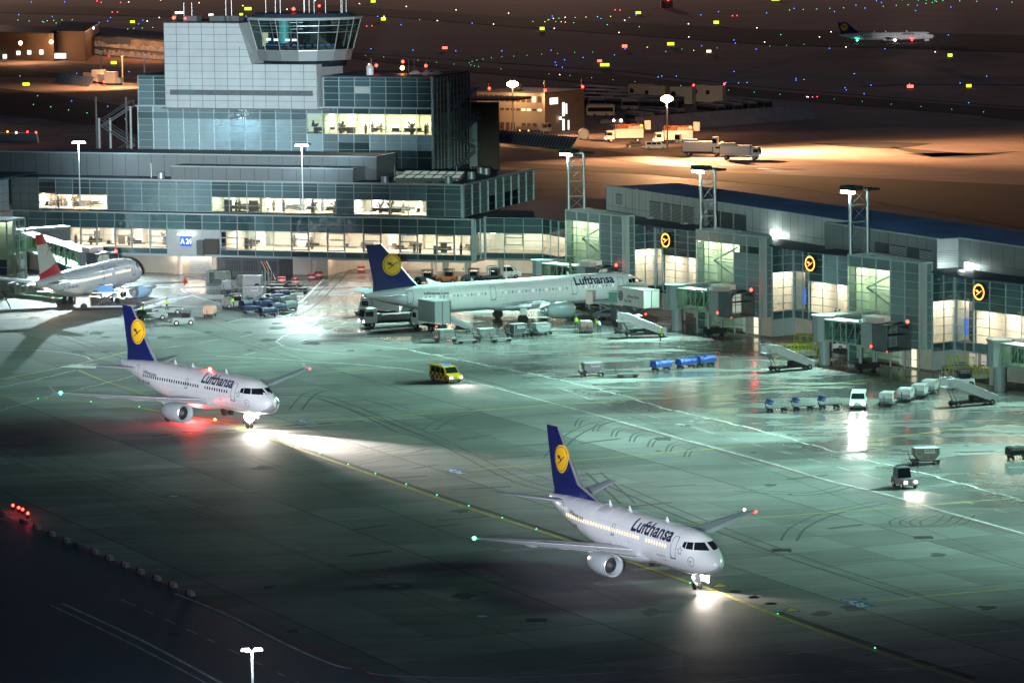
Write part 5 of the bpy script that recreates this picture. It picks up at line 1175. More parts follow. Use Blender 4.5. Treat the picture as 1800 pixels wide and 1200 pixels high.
# rooms carrying the round neon signs
SLAB = ['glass gate room with the round crane sign left of the middle tower', 'glass gate room with the round crane sign left of the nearest tower', 'glass gate room with the round crane sign cut by the right edge']
for k in range(3):
    o = TO[k + 1]; t = empty('gate_room', (o[0], o[1], 0), R(-54.5), SLAB[k], 'gate room', 'gate rooms with round signs')
    zz = [4.1, 5.1, 6.1, 7.1, 8.1, 9.1, 10.1, 11.1, 12.0, 12.75]; xr = 0 if k < 2 else 14
    glaze(t, (-11.4, 3), (xr - .05, 3), zz, 4 if k < 2 else 9, lambda i, j, k=k: (M_span if (k != 1 or i == 0) else M_reflpaint) if j >= 5 else (M_span if j == 0 else M_clearw))
    MB().box(-11.6, -11.4, 2.9, 8, 4.0, 12.9).build('side_wall', M_tpan, t); MB().box(-11.6, xr - .1, 2.85, 8.4, 12.78, 12.95).build('roof', M_roofd, t); MB().box(-11.6, xr - .1, 3.0, 8.4, 3.95, 4.08).build('floor_slab', M('dgrey'), t)
    room(t, -11.2, xr - .2, 3.2, 7.4, 4.15, 9.2, 24, furn=5, seed=60 + k)
    MB().box(-9.8, -8.9, 4.0, 4.9, 0, 4.0).build('column', M_warmc, t); MB().box(-3.4, -2.6, 4.2, 5, 0, 4.0).build('column', M_warmc, t)
    MB().box(-11, xr - .3, 8.0, 8.4, 0, 4.0).build('back_wall', M_warmc, t)
    c_ = Frame(o, -54.5); q = c_.P(*((1174, 422), (1428, 463), (1725, 513))[k], 2.7)
    s_ = empty('round_sign', tuple(c_.W(q[0], 2.55, q[1])), R(-54.5), ['round orange neon crane sign on the first gate room, farthest of the three', 'round orange neon crane sign on the second gate room', 'round orange neon crane sign nearest the right edge'][k], 'neon sign', 'round crane signs on the pier')
    M_neon = emat('neon_orange', (1.0, .42, .05), 4.5)
    MB().lathe([(1.08, -.25), (1.08, .25)], (0, 0, 0), 'y', 28).build('drum', M('black'), s_)
    vs, fs = ring_pts(lambda a, b_: (a, -.27, b_), .80, .98, 30); MB().add(vs, fs).build('neon_ring', M_neon, s_)
    crane(lambda a, b_: (-a, -.28, b_) if False else (a, -.28, -b_ * 1.0 if False else b_), .86, M_neon, s_, 'neon_crane')
# a line of floor lamps keeps the covered apron edge lit
for k, (x, y) in enumerate(((22, 9.0),)): pass
# ================================================================== MASTS AND THEIR LIGHT
def mast(fr, l1, l2, label, pw, tgt, z0=13.6, zt=22.0, light=True, wide=2.4):
    (x1, y1), (x2, y2) = l1, l2; o = fr.W(x1, y1, z0)
    t = empty('floodlight_mast', o, fr.a, label, 'light mast', 'lattice floodlight masts on the pier')
    H = zt - z0; dx, dy = x2 - x1, y2 - y1
    MB().bar((0, 0, 0), (0, 0, H - .4), .22, 10).build('leg', M('steel'), t, smooth=True); MB().bar((dx, dy, 0), (dx, dy, H - .4), .2, 10).build('leg', M('steel'), t, smooth=True)
    br = MB(); n = 3
    for k in range(n):
        z = H * (.22 + .26 * k); br.bar((0, 0, z), (dx, dy, z), .12, 6)
    br.build('crossbar', M('steel'), t); br = MB()
    for k in range(-1, 3):
        z = H * (.22 + .26 * k); zz = z + H * .26
        br.bar((.1, 0, max(z, 0)), (dx, dy, zz), .035, 4); br.bar((.1, 0, zz), (dx, dy, max(z, 0)), .035, 4)
    br.build('brace', M('steel'), t)
    MB().box(-.9, dx + 1.4, dy - 1.1, dy + .9, H - .4, H - .12).build('platform', mat('dark_platform', (.02, .025, .025), .6), t); MB().box(-1.0, 1.6, -.9, .7, H - .2, H + .35).build('lamp_housing', mat('dark_platform', (.02, .025, .025), .6), t)
    for k in range(4):
        MB().box(-1.0 + k * .62, -.55 + k * .62, -.75, -.35, H - .62, H - .30).build('lamp', emat('mast_lamp', (.72, 1, .93), 45), t)
    p = fr.W(x1 - .1, y1 - 1.6, z0 + H - .9)
    if light:
        q = Vector((p.x, p.y, 0)) + Vector((-.85, -.53, 0)) * 20
        spot('floodlight', p, q, pw * wide, 98, (.52, 1.0, .83), 1.0, .5)
        far = Vector((p.x, p.y, 0)) + (Vector((-50, -42, 0)) if wide > 3.5 else Vector((-40, -24, 0))); spot('far_floodlight', p, far, pw * (6.4 if wide > 3.5 else 8.6), 54 if wide > 3.5 else 47, (.50, 1.0, .83), 1.0, 5.0)
    # its own legs catch the light
    pointl('mast_light', fr.W(x1 - .25, y1 - .75, z0 + H - 1.3), 330, (.62, 1, .92), .15)
mast(TF[0], TF[0].L(1000, 368, 13.6), TF[0].L(1027, 367, 13.6), 'lattice floodlight mast on the first gate tower, farthest along the pier', 52000, (-12, 530), wide=4.0)
mast(TF[1], TF[1].L(1232, 404, 13.6), TF[1].L(1257, 403, 13.6), 'lattice floodlight mast on the middle gate tower', 50000, (5, 490), wide=2.8)
mast(TF[2], TF[2].L(1495, 447, 13.6), TF[2].L(1525, 444, 13.6), 'lattice floodlight mast on the nearest gate tower', 46000, (20, 455))
for k, xx in enumerate((122, 162, 202)):  # unseen masts; the outer two are added to light the near apron
    mast(FP, (xx, 1.2), (xx + 2.5, 1.2), 'unseen lattice floodlight mast beyond the right edge, ' + ('first', 'second', 'third')[k], (52000, 52000, 46000)[k], (0, 0), z0=.2, zt=31)
# lamp poles on the terminal roof
for k, (u, v) in enumerate(((127, 318), (533, 322))):
    x, y = FA.L(u, v, 14.5); y -= .2; o = FA.W(x, 1.0, 14.4)
    t = empty('roof_lamp_pole', o, R(-20.1), ['slim twin lamp pole on the terminal roof at left', 'slim twin lamp pole on the terminal roof left of centre'][k], 'lamp pole', 'twin lamp poles on the terminal roof')
    H = 5.9; MB().bar((0, 0, -4), (0, 0, H), .12, 8, .08).build('pole', M('bodywhite'), t, smooth=True)
    for sx in (-1, 1): MB().tbox(sx * .55 - .5, sx * .55 + .5, -.35, .35, H - .05, H + .22, .15, .15, .1).build('lamp_head', emat('roof_pole_lamp', (.75, .95, 1), 24), t)
    q = FA.W(x, -1.4, 14.4 + H - .3); spot('floodlight', q, ((-67, 619, 0), (-34, 606, 0))[k], (420000, 50000)[k], 84, (.72, .98, 1.0), 1.0, .4)
    pointl('pole_light', FA.W(x, .4, 14.4 + H - .9), 1500, (.5, .82, 1), .3)
# twin lamp in the near foreground
t = empty('street_lamp', (*G(446, 1295).xy, 0), R(8), 'twin street lamp standing in the dark near corner', 'street lamp'); zt = 7.6
zt = 64.0031 - (G(446, 1295).y) * math.tan(CP + math.atan((1139 - 600) / CF)) 
MB().bar((0, 0, 0), (0, 0, zt), .12, 12, .085).build('pole', M('bodywhite'), t, smooth=True); MB().bar((-.45, 0, zt - .02), (.45, 0, zt + .05), .06, 6).build('arm', M('bodywhite'), t)
for sx in (-1, 1): MB().tbox(sx * .45 - .34, sx * .45 + .34, -.2, .2, zt + .1, zt + .25, .1, .1, .05).build('lamp_head', emat('street_lamp_head', (.92, .95, 1), 30), t)
pointl('street_light', (G(446, 1295).x, G(446, 1295).y - .3, zt + .6), 5000, (.62, .82, 1), .25)
# sodium lamp posts far behind
def sodium(u, v, vt, lab, pw):
    o = G(u, v); t = empty('street_lamp', o, 0, lab, 'street lamp', 'orange lamp posts beyond the terminal'); zt = CH - o.y * math.tan(CP + math.atan((vt - 600 - (u - 900) * -CR) / CF))
    MB().bar((0, 0, 0), (0, 0, zt), .22, 8, .14).build('pole', M('grey'), t, smooth=True); MB().lathe([(.4, zt - .5), (1.3, zt), (1.3, zt + .5), (.5, zt + 1.0)], n=14).build('lamp_head', emat('sodium_head', (1, .55, .2), 60), t)
    return o, zt
M_so = (1, .50, .22)
o, zt = sodium(902, 236, 150, 'blazing orange lamp post before the pale office block', 0); pointl('sodium_light', (o.x, o.y - .4, zt + .2), 6500, M_so, .8)
for q in ((o.x - 60, o.y - 60), (o.x + 60, o.y - 50)): spot('sodium_flood', (o.x, o.y - 1.5, zt), (*q, 0), 80000, 100, M_so, .9, .8)
o, zt = sodium(1173, 268, 183, 'orange lamp post beside the parked service trucks', 0); pointl('sodium_light', (o.x, o.y - .4, zt + .2), 1800, M_so, .8)
for q, pw in (((o.x + 60, o.y + 5), 330000), ((o.x - 20, o.y - 50), 180000), ((o.x + 40, o.y - 60), 520000), ((o.x + 150, o.y - 20), 1900000), ((o.x - 60, o.y + 300), 300000)): spot('sodium_flood', (o.x, o.y - 1.5, zt), (*q, 0), pw, 80, M_so, .9, .8)
# unseen masts added past the field to cast a brown glow over it
for k, (x, y) in enumerate(((-330, 2450), (20, 2550), (380, 2400))):
    t = empty('added_field_mast', (x, y, 0), 0, 'added unseen floodlight mast beyond the far side of the airfield, %s from the left' % ('first', 'second', 'third')[k], 'light mast', 'added masts beyond the airfield')
    MB().bar((0, 0, 0), (0, 0, 38), .4, 8, .2).build('pole', M('grey'), t); MB().box(-2, 2, -.4, .4, 38, 39.2).build('lamp_head', emat('sodium_head', (1, .55, .2), 60), t)
    spot('field_floodlight', (x, y - 3, 38), (x * .6, 1400, 0), (2.6e6, 3.0e6, 1.6e6)[k], 120, (1, .60, .42), 1.0, 2)
# added fill spots beside the camera, aimed at single jets and fronts
for tg, an, pw, c in (((9, 364, 8), 4.6, 1.05e7, (.84, .88, 1.0)), ((-38, 468, 8), 4.6, 1.25e7, (.88, .90, 1.0)), ((2, 566, 8), 4.4, 8.5e6, (.62, 1.0, .88)), ((-48, 640, 11), 8, 3e6, (.72, .95, 1.0)), ((-45, 655, 32), 6, 2.6e7, (.80, .95, 1.0)), ((34, 865, 3), 3.4, 2.2e6, (1, .78, .58)), ((42, 530, 8), 9, 5e6, (.66, 1.0, .92)), ((-56, 602, 5), 3.4, 6.5e6, (.85, .96, 1.0)), ((140, 1398, 4), 1.5, 3e7, (1, .95, .95))):
    spot('added_fill_spot', (-8, -4, 61), tg, pw, an, c, 1.0, 2.0)

# ================================================================== VEHICLES, GROUND EQUIPMENT, PEOPLE
M_hl = emat('headlamp', (1, .95, .85), 40); M_amb = emat('amber_marker', (1, .42, .06), 14); M_tl = emat('tail_light', (1, .05, .03), 10)
M_glassv = mat('vehicle_glass', (.015, .02, .022), .08, spec=.8)
def hd(u0, v0, u1, v1):
    a, b = G(u0, v0), G(u1, v1); return math.atan2(b.y - a.y, b.x - a.x)
def wheels(t, xs, y, r, w=.24):
    for x in xs:
        for s in (-1, 1):
            o = MB().wheel(x, s * y, r, r, w).build('wheel', M('tyre'), t); MB().wheel(x, s * (y + w * .42), r, r * .55, .05, 10).build('rim', M('steel'), o)
def car(name, u, v, rz, label, cat, L=4.4, W=1.8, H=1.5, m=None, van=False, group=None, lights=False, checker=False, loc=None, bar=False):
    t = empty(name, loc or G(u, v), rz, label, cat, group); m = m or M('bodywhite'); h = W / 2
    if van: prof = [(-L / 2, .35), (L / 2, .35), (L / 2 + .02, .85), (L / 2 - .75, 1.12), (L / 2 - 1.55, H - .06), (L / 2 - 1.9, H), (-L / 2 + .15, H), (-L / 2, H - .25)]
    else: prof = [(-L / 2, .3), (L / 2, .3), (L / 2, .68), (L / 2 - 1.0, .88), (L / 2 - 1.75, H - .03), (-L / 2 + 1.1, H), (-L / 2 + .15, .98), (-L / 2, .85)]
    b = MB(); n = len(prof)
    a_ = sum(prof[i][0] * prof[(i + 1) % n][1] - prof[(i + 1) % n][0] * prof[i][1] for i in range(n))
    def yy(z): return h * (1 - .13 * max(0, (z - .9) / (H - .9)))
    b.add([(x, -yy(z), z) for x, z in prof] + [(x, yy(z), z) for x, z in prof], [tuple(range(n)), tuple(range(n, 2 * n))[::-1]] + [((i + 1) % n, i, n + i, n + (i + 1) % n) for i in range(n)])
    bo = b.build('body', m, t)
    zb, zt = (1.15, H - .16) if van else (.92, H - .12)
    xf = L / 2 - (1.15 if van else 1.25); xr = -L / 2 + (.35 if van else .75)
    cuts = 3 if van else 2
    for s in (-1, 1):
        for k in range(cuts):
            xa = xr + (xf - xr) * k / cuts + .05; xb = xr + (xf - xr) * (k + 1) / cuts - .05; sh = .35 if k == cuts - 1 else 0; sr = .3 if (k == 0 and not van) else 0
            MB().add([(xa, s * (yy(zb) + .012), zb), (xb, s * (yy(zb) + .012), zb), (xb - sh, s * (yy(zt) + .012), zt), (xa + sr, s * (yy(zt) + .012), zt)], [(0, 1, 2, 3)]).build('side_window', M_glassv, t)
    p, q = (prof[3], prof[4]); d = .02
    MB().add([(p[0] - .08 + d, -yy(p[1]) * .9, p[1] + .08), (p[0] - .08 + d, yy(p[1]) * .9, p[1] + .08), (q[0] + .08 + d, yy(q[1]) * .88, q[1] - .06), (q[0] + .08 + d, -yy(q[1]) * .88, q[1] - .06)], [(0, 1, 2, 3)]).build('windscreen', M_glassv, t)
    MB().box(L / 2 - .01, L / 2 + .05, -h * .92, h * .92, .32, .55).build('bumper', M('dgrey'), t)
    wheels(t, (L / 2 - .85, -L / 2 + .8), h - .1, .33)
    for s in (-1, 1):
        MB().box(L / 2 - .03, L / 2 + .04, s * h * .72 - .14, s * h * .72 + .14, .62, .80).build('headlight', M_hl if lights else M('steel'), t); MB().box(-L / 2 - .02, -L / 2 + .03, s * h * .82 - .1, s * h * .82 + .1, .75, 1.0).build('tail_light', M('red'), t)
    if checker:
        g = MB()
        for k in range(8):
            for j in range(2):
                if (k + j) % 2:
                    for s in (-1, 1): xa = -L / 2 + .15 + k * (L - .9) / 8; z0 = .42 + j * .36; g.box(xa, xa + (L - .9) / 8, min(s * (h + .012), s * (h + .0)), max(s * (h + .012), s * h), z0, z0 + .36)
        g.build('checker_pattern', mat('checker_red', (.16, .05, .02), .5), bo)
    if bar: MB().box(-.2, .15, -.6, .6, H, H + .16).build('light_bar', emat('light_bar_blue', (.1, .35, .9), 1.2), t)
    return t
van1 = car('airport_van', 784, 670, hd(770, 668, 800, 674), 'yellow van with dark checks and blue roof bar alone on the open apron', 'van', 4.9, 1.95, 1.98, M('yellow'), True, lights=True, checker=True, bar=True)
for s in (-.6, .6): spot('headlight_beam', jetworld(van1, (2.6, s, .75)), jetworld(van1, (12, s * 1.4, 0)), 2600, 60, (1, .88, .76), .8, .06)
van2 = car('van', 1509, 716, hd(1514, 690, 1504, 716), 'white van with both headlights on beside the silver container train', 'van', 4.5, 1.85, 1.9, None, True, lights=True)
for s in (-.6, .6): spot('headlight_beam', jetworld(van2, (2.4, s, .8)), jetworld(van2, (14, s * 1.2, 0)), 3500, 60, (1, .96, .92), .8, .06)
car('van', 886, 489, R(8), 'white van driving behind the parked long jet under the terminal', 'van', 5.2, 1.9, 1.95, None, True)
for k, (u, v, rz) in enumerate(((818, 475, R(-80)), (847, 474, R(-75)), (351, 465, R(170)))):
    car('car', u, v, rz, ['yellow car with dark nose behind the last column of the terminal', 'yellow car nosing out right of the last terminal column', 'yellow van half hidden in the opening under the gate sign'][k], 'car', 4.2, 1.8, 1.5, mat('bright_yellow', (.85, .68, .02), .35, coat=.4), k == 2, 'yellow cars under the terminal')
tugd = empty('tow_tractor', G(1590, 856), hd(1575, 850, 1605, 860), 'dark tow tractor with headlights on at the far right of the open apron', 'tow tractor')
MB().tbox(-1.6, 1.5, -.8, .8, .35, 1.0, .05, .1, .05).build('body', M('dgrey'), tugd); MB().tbox(-1.3, .1, -.72, .72, 1.0, 1.95, .1, .25, .06).build('cab', M('windowdark'), tugd); MB().box(-1.25, 0, -.7, .7, 1.95, 2.02).build('roof', M('dgrey'), tugd); wheels(tugd, (-1, 1), .72, .36)
for s in (-.55, .55): MB().box(1.5, 1.56, s - .14, s + .14, .62, .82).build('headlight', M_hl, tugd); spot('headlight_beam', jetworld(tugd, (1.7, s, .8)), jetworld(tugd, (10, s, 0)), 1500, 60, (1, .85, .7), .8, .06)
# ---- dollies, containers, carts
def dolly(t, L=3.2, W=1.7, z=.5, r=.2, bar=True, up=True, m=None):
    m = m or M('dgrey'); MB().box(-L / 2, L / 2, -W / 2, W / 2, z - .1, z).build('deck', m, t)
    g = MB().box(-L / 2 + .3, -L / 2 + .6, -.4, .4, .2, z - .1).box(L / 2 - .6, L / 2 - .3, -.4, .4, .2, z - .1)
    g.build('chassis', M('black'), t)
    for x in (-L / 2 + .45, L / 2 - .45):
        for s in (-1, 1): MB().wheel(x, s * (W / 2 - .15), r, r, .14, 10).build('wheel', M('tyre'), t)
    if bar: MB().bar((-L / 2, 0, .35), (-L / 2 - (.35 if up else 1.1), 0, 1.35 if up else .3), .045, 6).build('tow_bar', M('black'), t)
def container(name, u, v, rz, label, m=None, s=1.0, open_=False, z=.5, grp='metal cargo containers on dollies', sides=2):
    t = empty(name, G(u, v), rz, label, 'cargo container', grp); m = m or M('alu'); t2 = empty('dolly', G(u, v), rz, ('dolly under the ' + label.replace('container', 'box')).replace(' in the row', '').replace(' the left', '').replace(' behind the white van', ' behind the van').replace(' and highest of the train', '').replace(' standing by the workers', '').replace(' the passing dark tractor', ' the dark tractor').replace(' of the white stairs', '').replace('in the middle of', 'amid'), 'dolly', 'dollies carrying cargo containers'); dolly(t2)
    P = [(-.85, 0), (.85, 0), (1.35, .55), (1.35, 1.3), (-1.35, 1.3), (-1.35, .55)] if sides == 2 else [(-1.0, 0), (.75, 0), (1.2, .45), (1.2, 1.45), (-1.0, 1.45)]
    t.location.z = z
    s *= .86
    MB().yprism([(x * s, q * s) for x, q in P], -.75, .75).build('shell', m, t)
    e = MB()
    for a, b in zip(P, P[1:] + P[:1]):
        for y in (-.76, .76): e.bar((a[0] * s, y, a[1] * s), (b[0] * s, y, b[1] * s), .035, 4)
    e.build('edge_rails', M('steel'), t); MB().box(-1.3 * s, 1.3 * s, -.74, .74, P[3][1] * s, P[3][1] * s + .02).build('roof_sheet', mat('pale_sheet', (.42, .45, .45), .4, noise=.1), t)
    MB().box(-.35, .8, -.775, -.755, .75 * s, 1.2 * s).build('placard', mat('placard', (.5, .52, .52), .5), t)
    MB().box(-.25, .7, -.785, -.776, 1.0 * s, 1.09 * s).build('placard_line', M('black'), t)
    if open_: MB().box(-.2, 1.0, -.78, -.76, .2, 1.15).build('red_curtain', mat('dull_red', (.22, .05, .04), .8), t)
    return t
a25 = R(25)
container('cargo_container', 1627, 815, hd(1605, 818, 1650, 816), 'lone scuffed silver container on a dolly above the passing dark tractor', mat('scuffed_brown', (.25, .22, .18), .5, .4, noise=.5, nscale=4), s=1.12)
container('cargo_container', 1041, 660, hd(1020, 661, 1060, 659), 'lone dull container on a dolly left of the empty dolly', mat('dull_alu', (.28, .30, .30), .45, .5, noise=.3, nscale=3), s=1.02)
for k, (u, v, l) in enumerate(((783, 601, 'pale container nearest the box truck in the row before the long jet'), (855, 598, 'pale container second in the row before the long jet'), (910, 591, 'dark fronted container third in the row before the long jet'), (951, 588, 'grey container fourth in the row before the long jet'))):
    container('cargo_container', u, v, R(12 + 6 * k), l, [None, None, M('dgrey'), M('grey')][k], s=.98, sides=(1, 2, 1, 2)[k])
container('cargo_container', 1030, 584, R(95), 'container with a pinkish front standing by the workers under the jet', mat('pinkish', (.42, .30, .26), .5, noise=.2), s=.95, sides=2)
container('cargo_container', 1100, 584, R(20), 'dull green container at the foot of the white stairs by the jet nose', M('grey'), s=.9, sides=1)
for k, (u, v) in enumerate(((1561, 712), (1592, 705), (1617, 698), (1635, 690))):
    container('cargo_container', u, v, hd(1560, 711, 1634, 690) + R(10), ['silver container with red curtain, first behind the white van', 'silver container second behind the white van', 'silver container third behind the white van', 'silver container last and highest of the train behind the white van'][k], mat('pale_alu', (.66, .70, .70), .4, .2, noise=.15), s=.95, open_=(k == 0))
container('cargo_container', 447, 527, R(-10), 'large grey container in the middle of the left equipment park', M('grey'), s=1.3); container('cargo_container', 402, 513, R(70), 'small dark grey container alone left of the loader', M('grey'), s=.95, sides=1)
t = empty('cargo_box', G(384, 499), R(-20), 'open green-grey metal box against the dark ground floor block', 'cargo box'); g = MB(); g.box(-1.7, 1.7, 1.0, 1.06, 0, 2.0).box(-1.7, -1.1, -.9, 1.0, 0, 2.0).box(.9, 1.7, -.9, 1.0, 0, 2.0).box(-1.1, .9, -.9, 1.0, 1.88, 2.0).box(-1.7, 1.7, -.9, 1.0, -.0, .12)
g.build('shell', mat('green_grey', (.16, .20, .17), .6, noise=.2), t); MB().box(-.9, .5, -.3, .6, .13, .6).build('load', M('dgrey'), t)
for u, v, l in ((822, 603, 'empty low dolly between the two pale containers'), (882, 600, 'empty low dolly between two containers of the row'), (1104, 662, 'empty dolly with raised tow bar left of the blue carts'), (1170, 570, 'empty')):
    if l != 'empty': t = empty('dolly', G(u, v), R(14), l, 'dolly', 'empty dollies on the apron'); dolly(t, 2.8, 1.5, .42)
def cart(u, v, rz, label, top, m=None, wire=False, grp='baggage carts'):
    t = empty('baggage_cart', G(u, v), rz, label, 'baggage cart', grp); dolly(t, 2.9, 1.5, .62, .22)
    c = m or M('blue'); t.scale = (.88,) * 3
    if wire:
        g = MB()
        for s in (-.73, .73):
            for z in (.7, 1.0, 1.3): g.bar((-1.4, s, z), (1.4, s, z), .03, 4)
            for k in range(8): g.bar((-1.4 + k * .4, s, .62), (-1.4 + k * .4, s, 1.35), .025, 4)
        for x in (-1.4, 1.4):
            for z in (.9, 1.3): g.bar((x, -.73, z), (x, .73, z), .03, 4)
        g.build('cage', M('alu'), t)
        MB().add([(-1.5, -.75, 1.1), (-1.5, .75, 1.1), (-1.25, -.72, 1.75), (-1.2, .72, 1.7), (-.75, -.7, 1.45), (-.7, .7, 1.5), (-1.1, -.7, 1.0), (-1.1, .7, 1.0)], [(0, 1, 3, 2), (2, 3, 5, 4), (4, 5, 7, 6), (0, 2, 4, 6), (1, 7, 5, 3), (0, 6, 7, 1)]).build('folded_cover', M('blue'), t)
    else:
        rr = random.Random(int(u)); n = 9; rings = []
        for i in range(n):
            x = -1.42 + 2.84 * i / (n - 1); h = top + rr.uniform(-.1, .1)
            rings.append([(x, -.74, .64), (x, -.76, h * .75), (x, -.62 + rr.uniform(-.04, .04), h), (x, 0, h + .08), (x, .62, h), (x, .76, h * .75), (x, .74, .64)])
        MB().loft(rings).build('cover', c, t, fix=True)
        MB().box(1.43, 1.47, -.7, .7, .64, top * .9).build('end_panel', M('grey'), t)
    return t
for k, (u, v) in enumerate(((1162, 651), (1206, 647), (1240, 643))): cart(u, v, hd(1162, 651, 1240, 643) , ['blue covered cart first from the left on the wet apron', 'blue covered cart in the middle with a crumpled cover', 'blue covered cart last, nearest the pier'][k], 1.45)
for k, (u, v) in enumerate(((1366, 723), (1412, 720), (1458, 717))): cart(u, v, hd(1366, 723, 1458, 717), ['wire cart with rolled blue cover leftmost before the white van', 'wire cart with rolled blue cover second before the white van', 'brownish wire cart with blue cover next to the white van'][k], 1.4, wire=True)
cart(1790, 806, R(20), 'dark cart cut by the right edge of the picture', 1.5, M('black'))
M_dkb = mat('dark_blue_cover', (.008, .016, .06), .5, noise=.3, nscale=4)
for k, (u, v, l) in enumerate(((441, 551, 'dark blue cart nearest the camera in the left park'), (462, 545, 'blue sided cart right behind the nearest one'), (474, 537, 'blue cart in the middle of the left park'), (484, 531, 'dark blue cart behind the silver container'), (494, 525, 'bright blue topped cart at the back of the left park'), (487, 549, 'long dark cart at the right end of the left park'), (369, 557, 'small cart carrying a peach coloured box'), (374, 549, 'brown'), (391, 545, 'brown'), (369 + 32, 541, 'grey-brown slatted cart left of the two workers tractor'), (421, 537, 'grey-brown slatted cart behind the first slatted one'))):
    if l == 'brown': continue
    cart(u, v, hd(369, 557, 421, 537) if k > 5 else R(20 + 4 * k), l, (1.2, 1.5, 1.35, 1.3, 1.4, 1.45, 1.8, 0, 0, 1.7, 1.7)[k], (mat('peach', (.62, .36, .24), .7) if k == 6 else mat('slats', (.20, .20, .18), .6, noise=.3) if k > 8 else M_dkb), grp='carts in the left equipment park')
for k, (u, v, l) in enumerate(((430, 533, 'dark cart just left of the large grey container'), (412, 530, 'dark cart behind the slatted ones'), (505, 535, 'dark blue cart right of the bright blue topped one'), (471, 556, 'black low cart nearest the moving train'), (452, 537, 'dark cart hidden behind the blue sided one'), (436, 543, 'dark cart between driver and blue carts'), (508, 546, 'last dark cart near the curved white line'))):
    cart(u, v, R(15 + 6 * k), l, 1.2 + .06 * k, (M('dgrey'), M_dkb)[k % 2], grp='carts in the left equipment park')
for k, (u, v) in enumerate(((497, 512), (512, 517), (503, 507), (527, 512))):
    t = empty('long_dolly', G(u, v), R(-8), ['long flat dolly touching the loader', 'long flat dolly nearest the white kerb line', 'long flat dolly behind the others', 'short flat dolly right-most of the four'][k], 'dolly', 'long flat dollies beside the loader'); dolly(t, 5.2 if k < 3 else 2.6, 1.6, .55, .2, bar=False, m=M('black'))
# ---- passenger stairs
def pax_stairs(u, v, rz, label, s=1.0, flip=False, panel=None):
    t = empty('passenger_stairs', G(u, v), rz, label, 'passenger stairs', 'mobile passenger stairs'); m = panel or mat('stair_panel', (.55, .58, .57), .5, noise=.1)
    for y in (-.8, .8): MB().add([(-2.6, y - .04, 2.2), (2.7, y - .04, .15), (2.7, y - .04, .95), (-2.6, y - .04, 3.3), (-2.6, y + .04, 2.2), (2.7, y + .04, .15), (2.7, y + .04, .95), (-2.6, y + .04, 3.3)], [(0, 1, 2, 3), (7, 6, 5, 4), (0, 4, 5, 1), (3, 2, 6, 7), (1, 5, 6, 2), (0, 3, 7, 4)]).build('side_panel', m, t)
    st = MB()
    for k in range(16): q = k / 15; x = 2.6 - 5.2 * q; z = .25 + 2.1 * q; st.box(x - .16, x + .16, -.76, .76, z - .05, z + .02)
    st.build('treads', M('steel'), t)
    MB().box(-4.3, -2.5, -.85, .85, 2.28, 2.4).build('platform', M('steel'), t)
    for y in (-.85, .85): MB().box(-4.0, -2.55, y - .03, y + .03, 2.4, 3.25).build('platform_side', m, t)
    g = MB()
    for x in (-4.1, -3.3, -2.6):
        for y in (-.85, .85): g.bar((x, y, 2.4), (x, y, 3.9 if x == -4.1 else 3.5), .03, 4)
    for y in (-.85, .85): g.bar((2.7, y, 1.05), (-2.6, y, 3.4), .04, 5); g.bar((-2.6, y, 3.4), (-4.1, y, 3.4), .04, 5)
    g.build('handrail', M('bodywhite'), t)
    MB().box(-3.0, 2.8, -.8, .8, .35, .55).build('chassis', M('black'), t); MB().bar((-3.4, .5, 2.3), (-2.5, .5, .5), .07, 5).bar((-3.4, -.5, 2.3), (-2.5, -.5, .5), .07, 5).build('strut', M('dgrey'), t)
    wheels(t, (-2.6, 2.0), .8, .34); MB().box(-.4, 1.0, -.6, .6, .56, 1.15).build('motor_box', M('black'), t)
    to = lambda x, y: (-3.6 + x, -.89, 2.75 + y); vs, fs = ring_pts(to, .19, .22, 18); o = MB().add(vs, fs).build('emblem', M('navy'), t); crane(to, .19, M('navy'), o)
    t.scale = (s, s, s); return t
pax_stairs(1393, 650, R(24), 'white mobile stairs before the second round sign gate'); pax_stairs(1712, 712, R(24), 'white mobile stairs nearest the right edge'); pax_stairs(1137, 592, R(5), 'white mobile stairs beside the catering truck', .95)
pax_stairs(806, 582, R(-12), 'open mobile stairs at the rear door of the long jet', .72, panel=M('mullion')); pax_stairs(722, 556, R(205), 'green-grey mobile stairs behind the flatbed truck', 1.0, panel=mat('stair_green', (.25, .33, .28), .5))
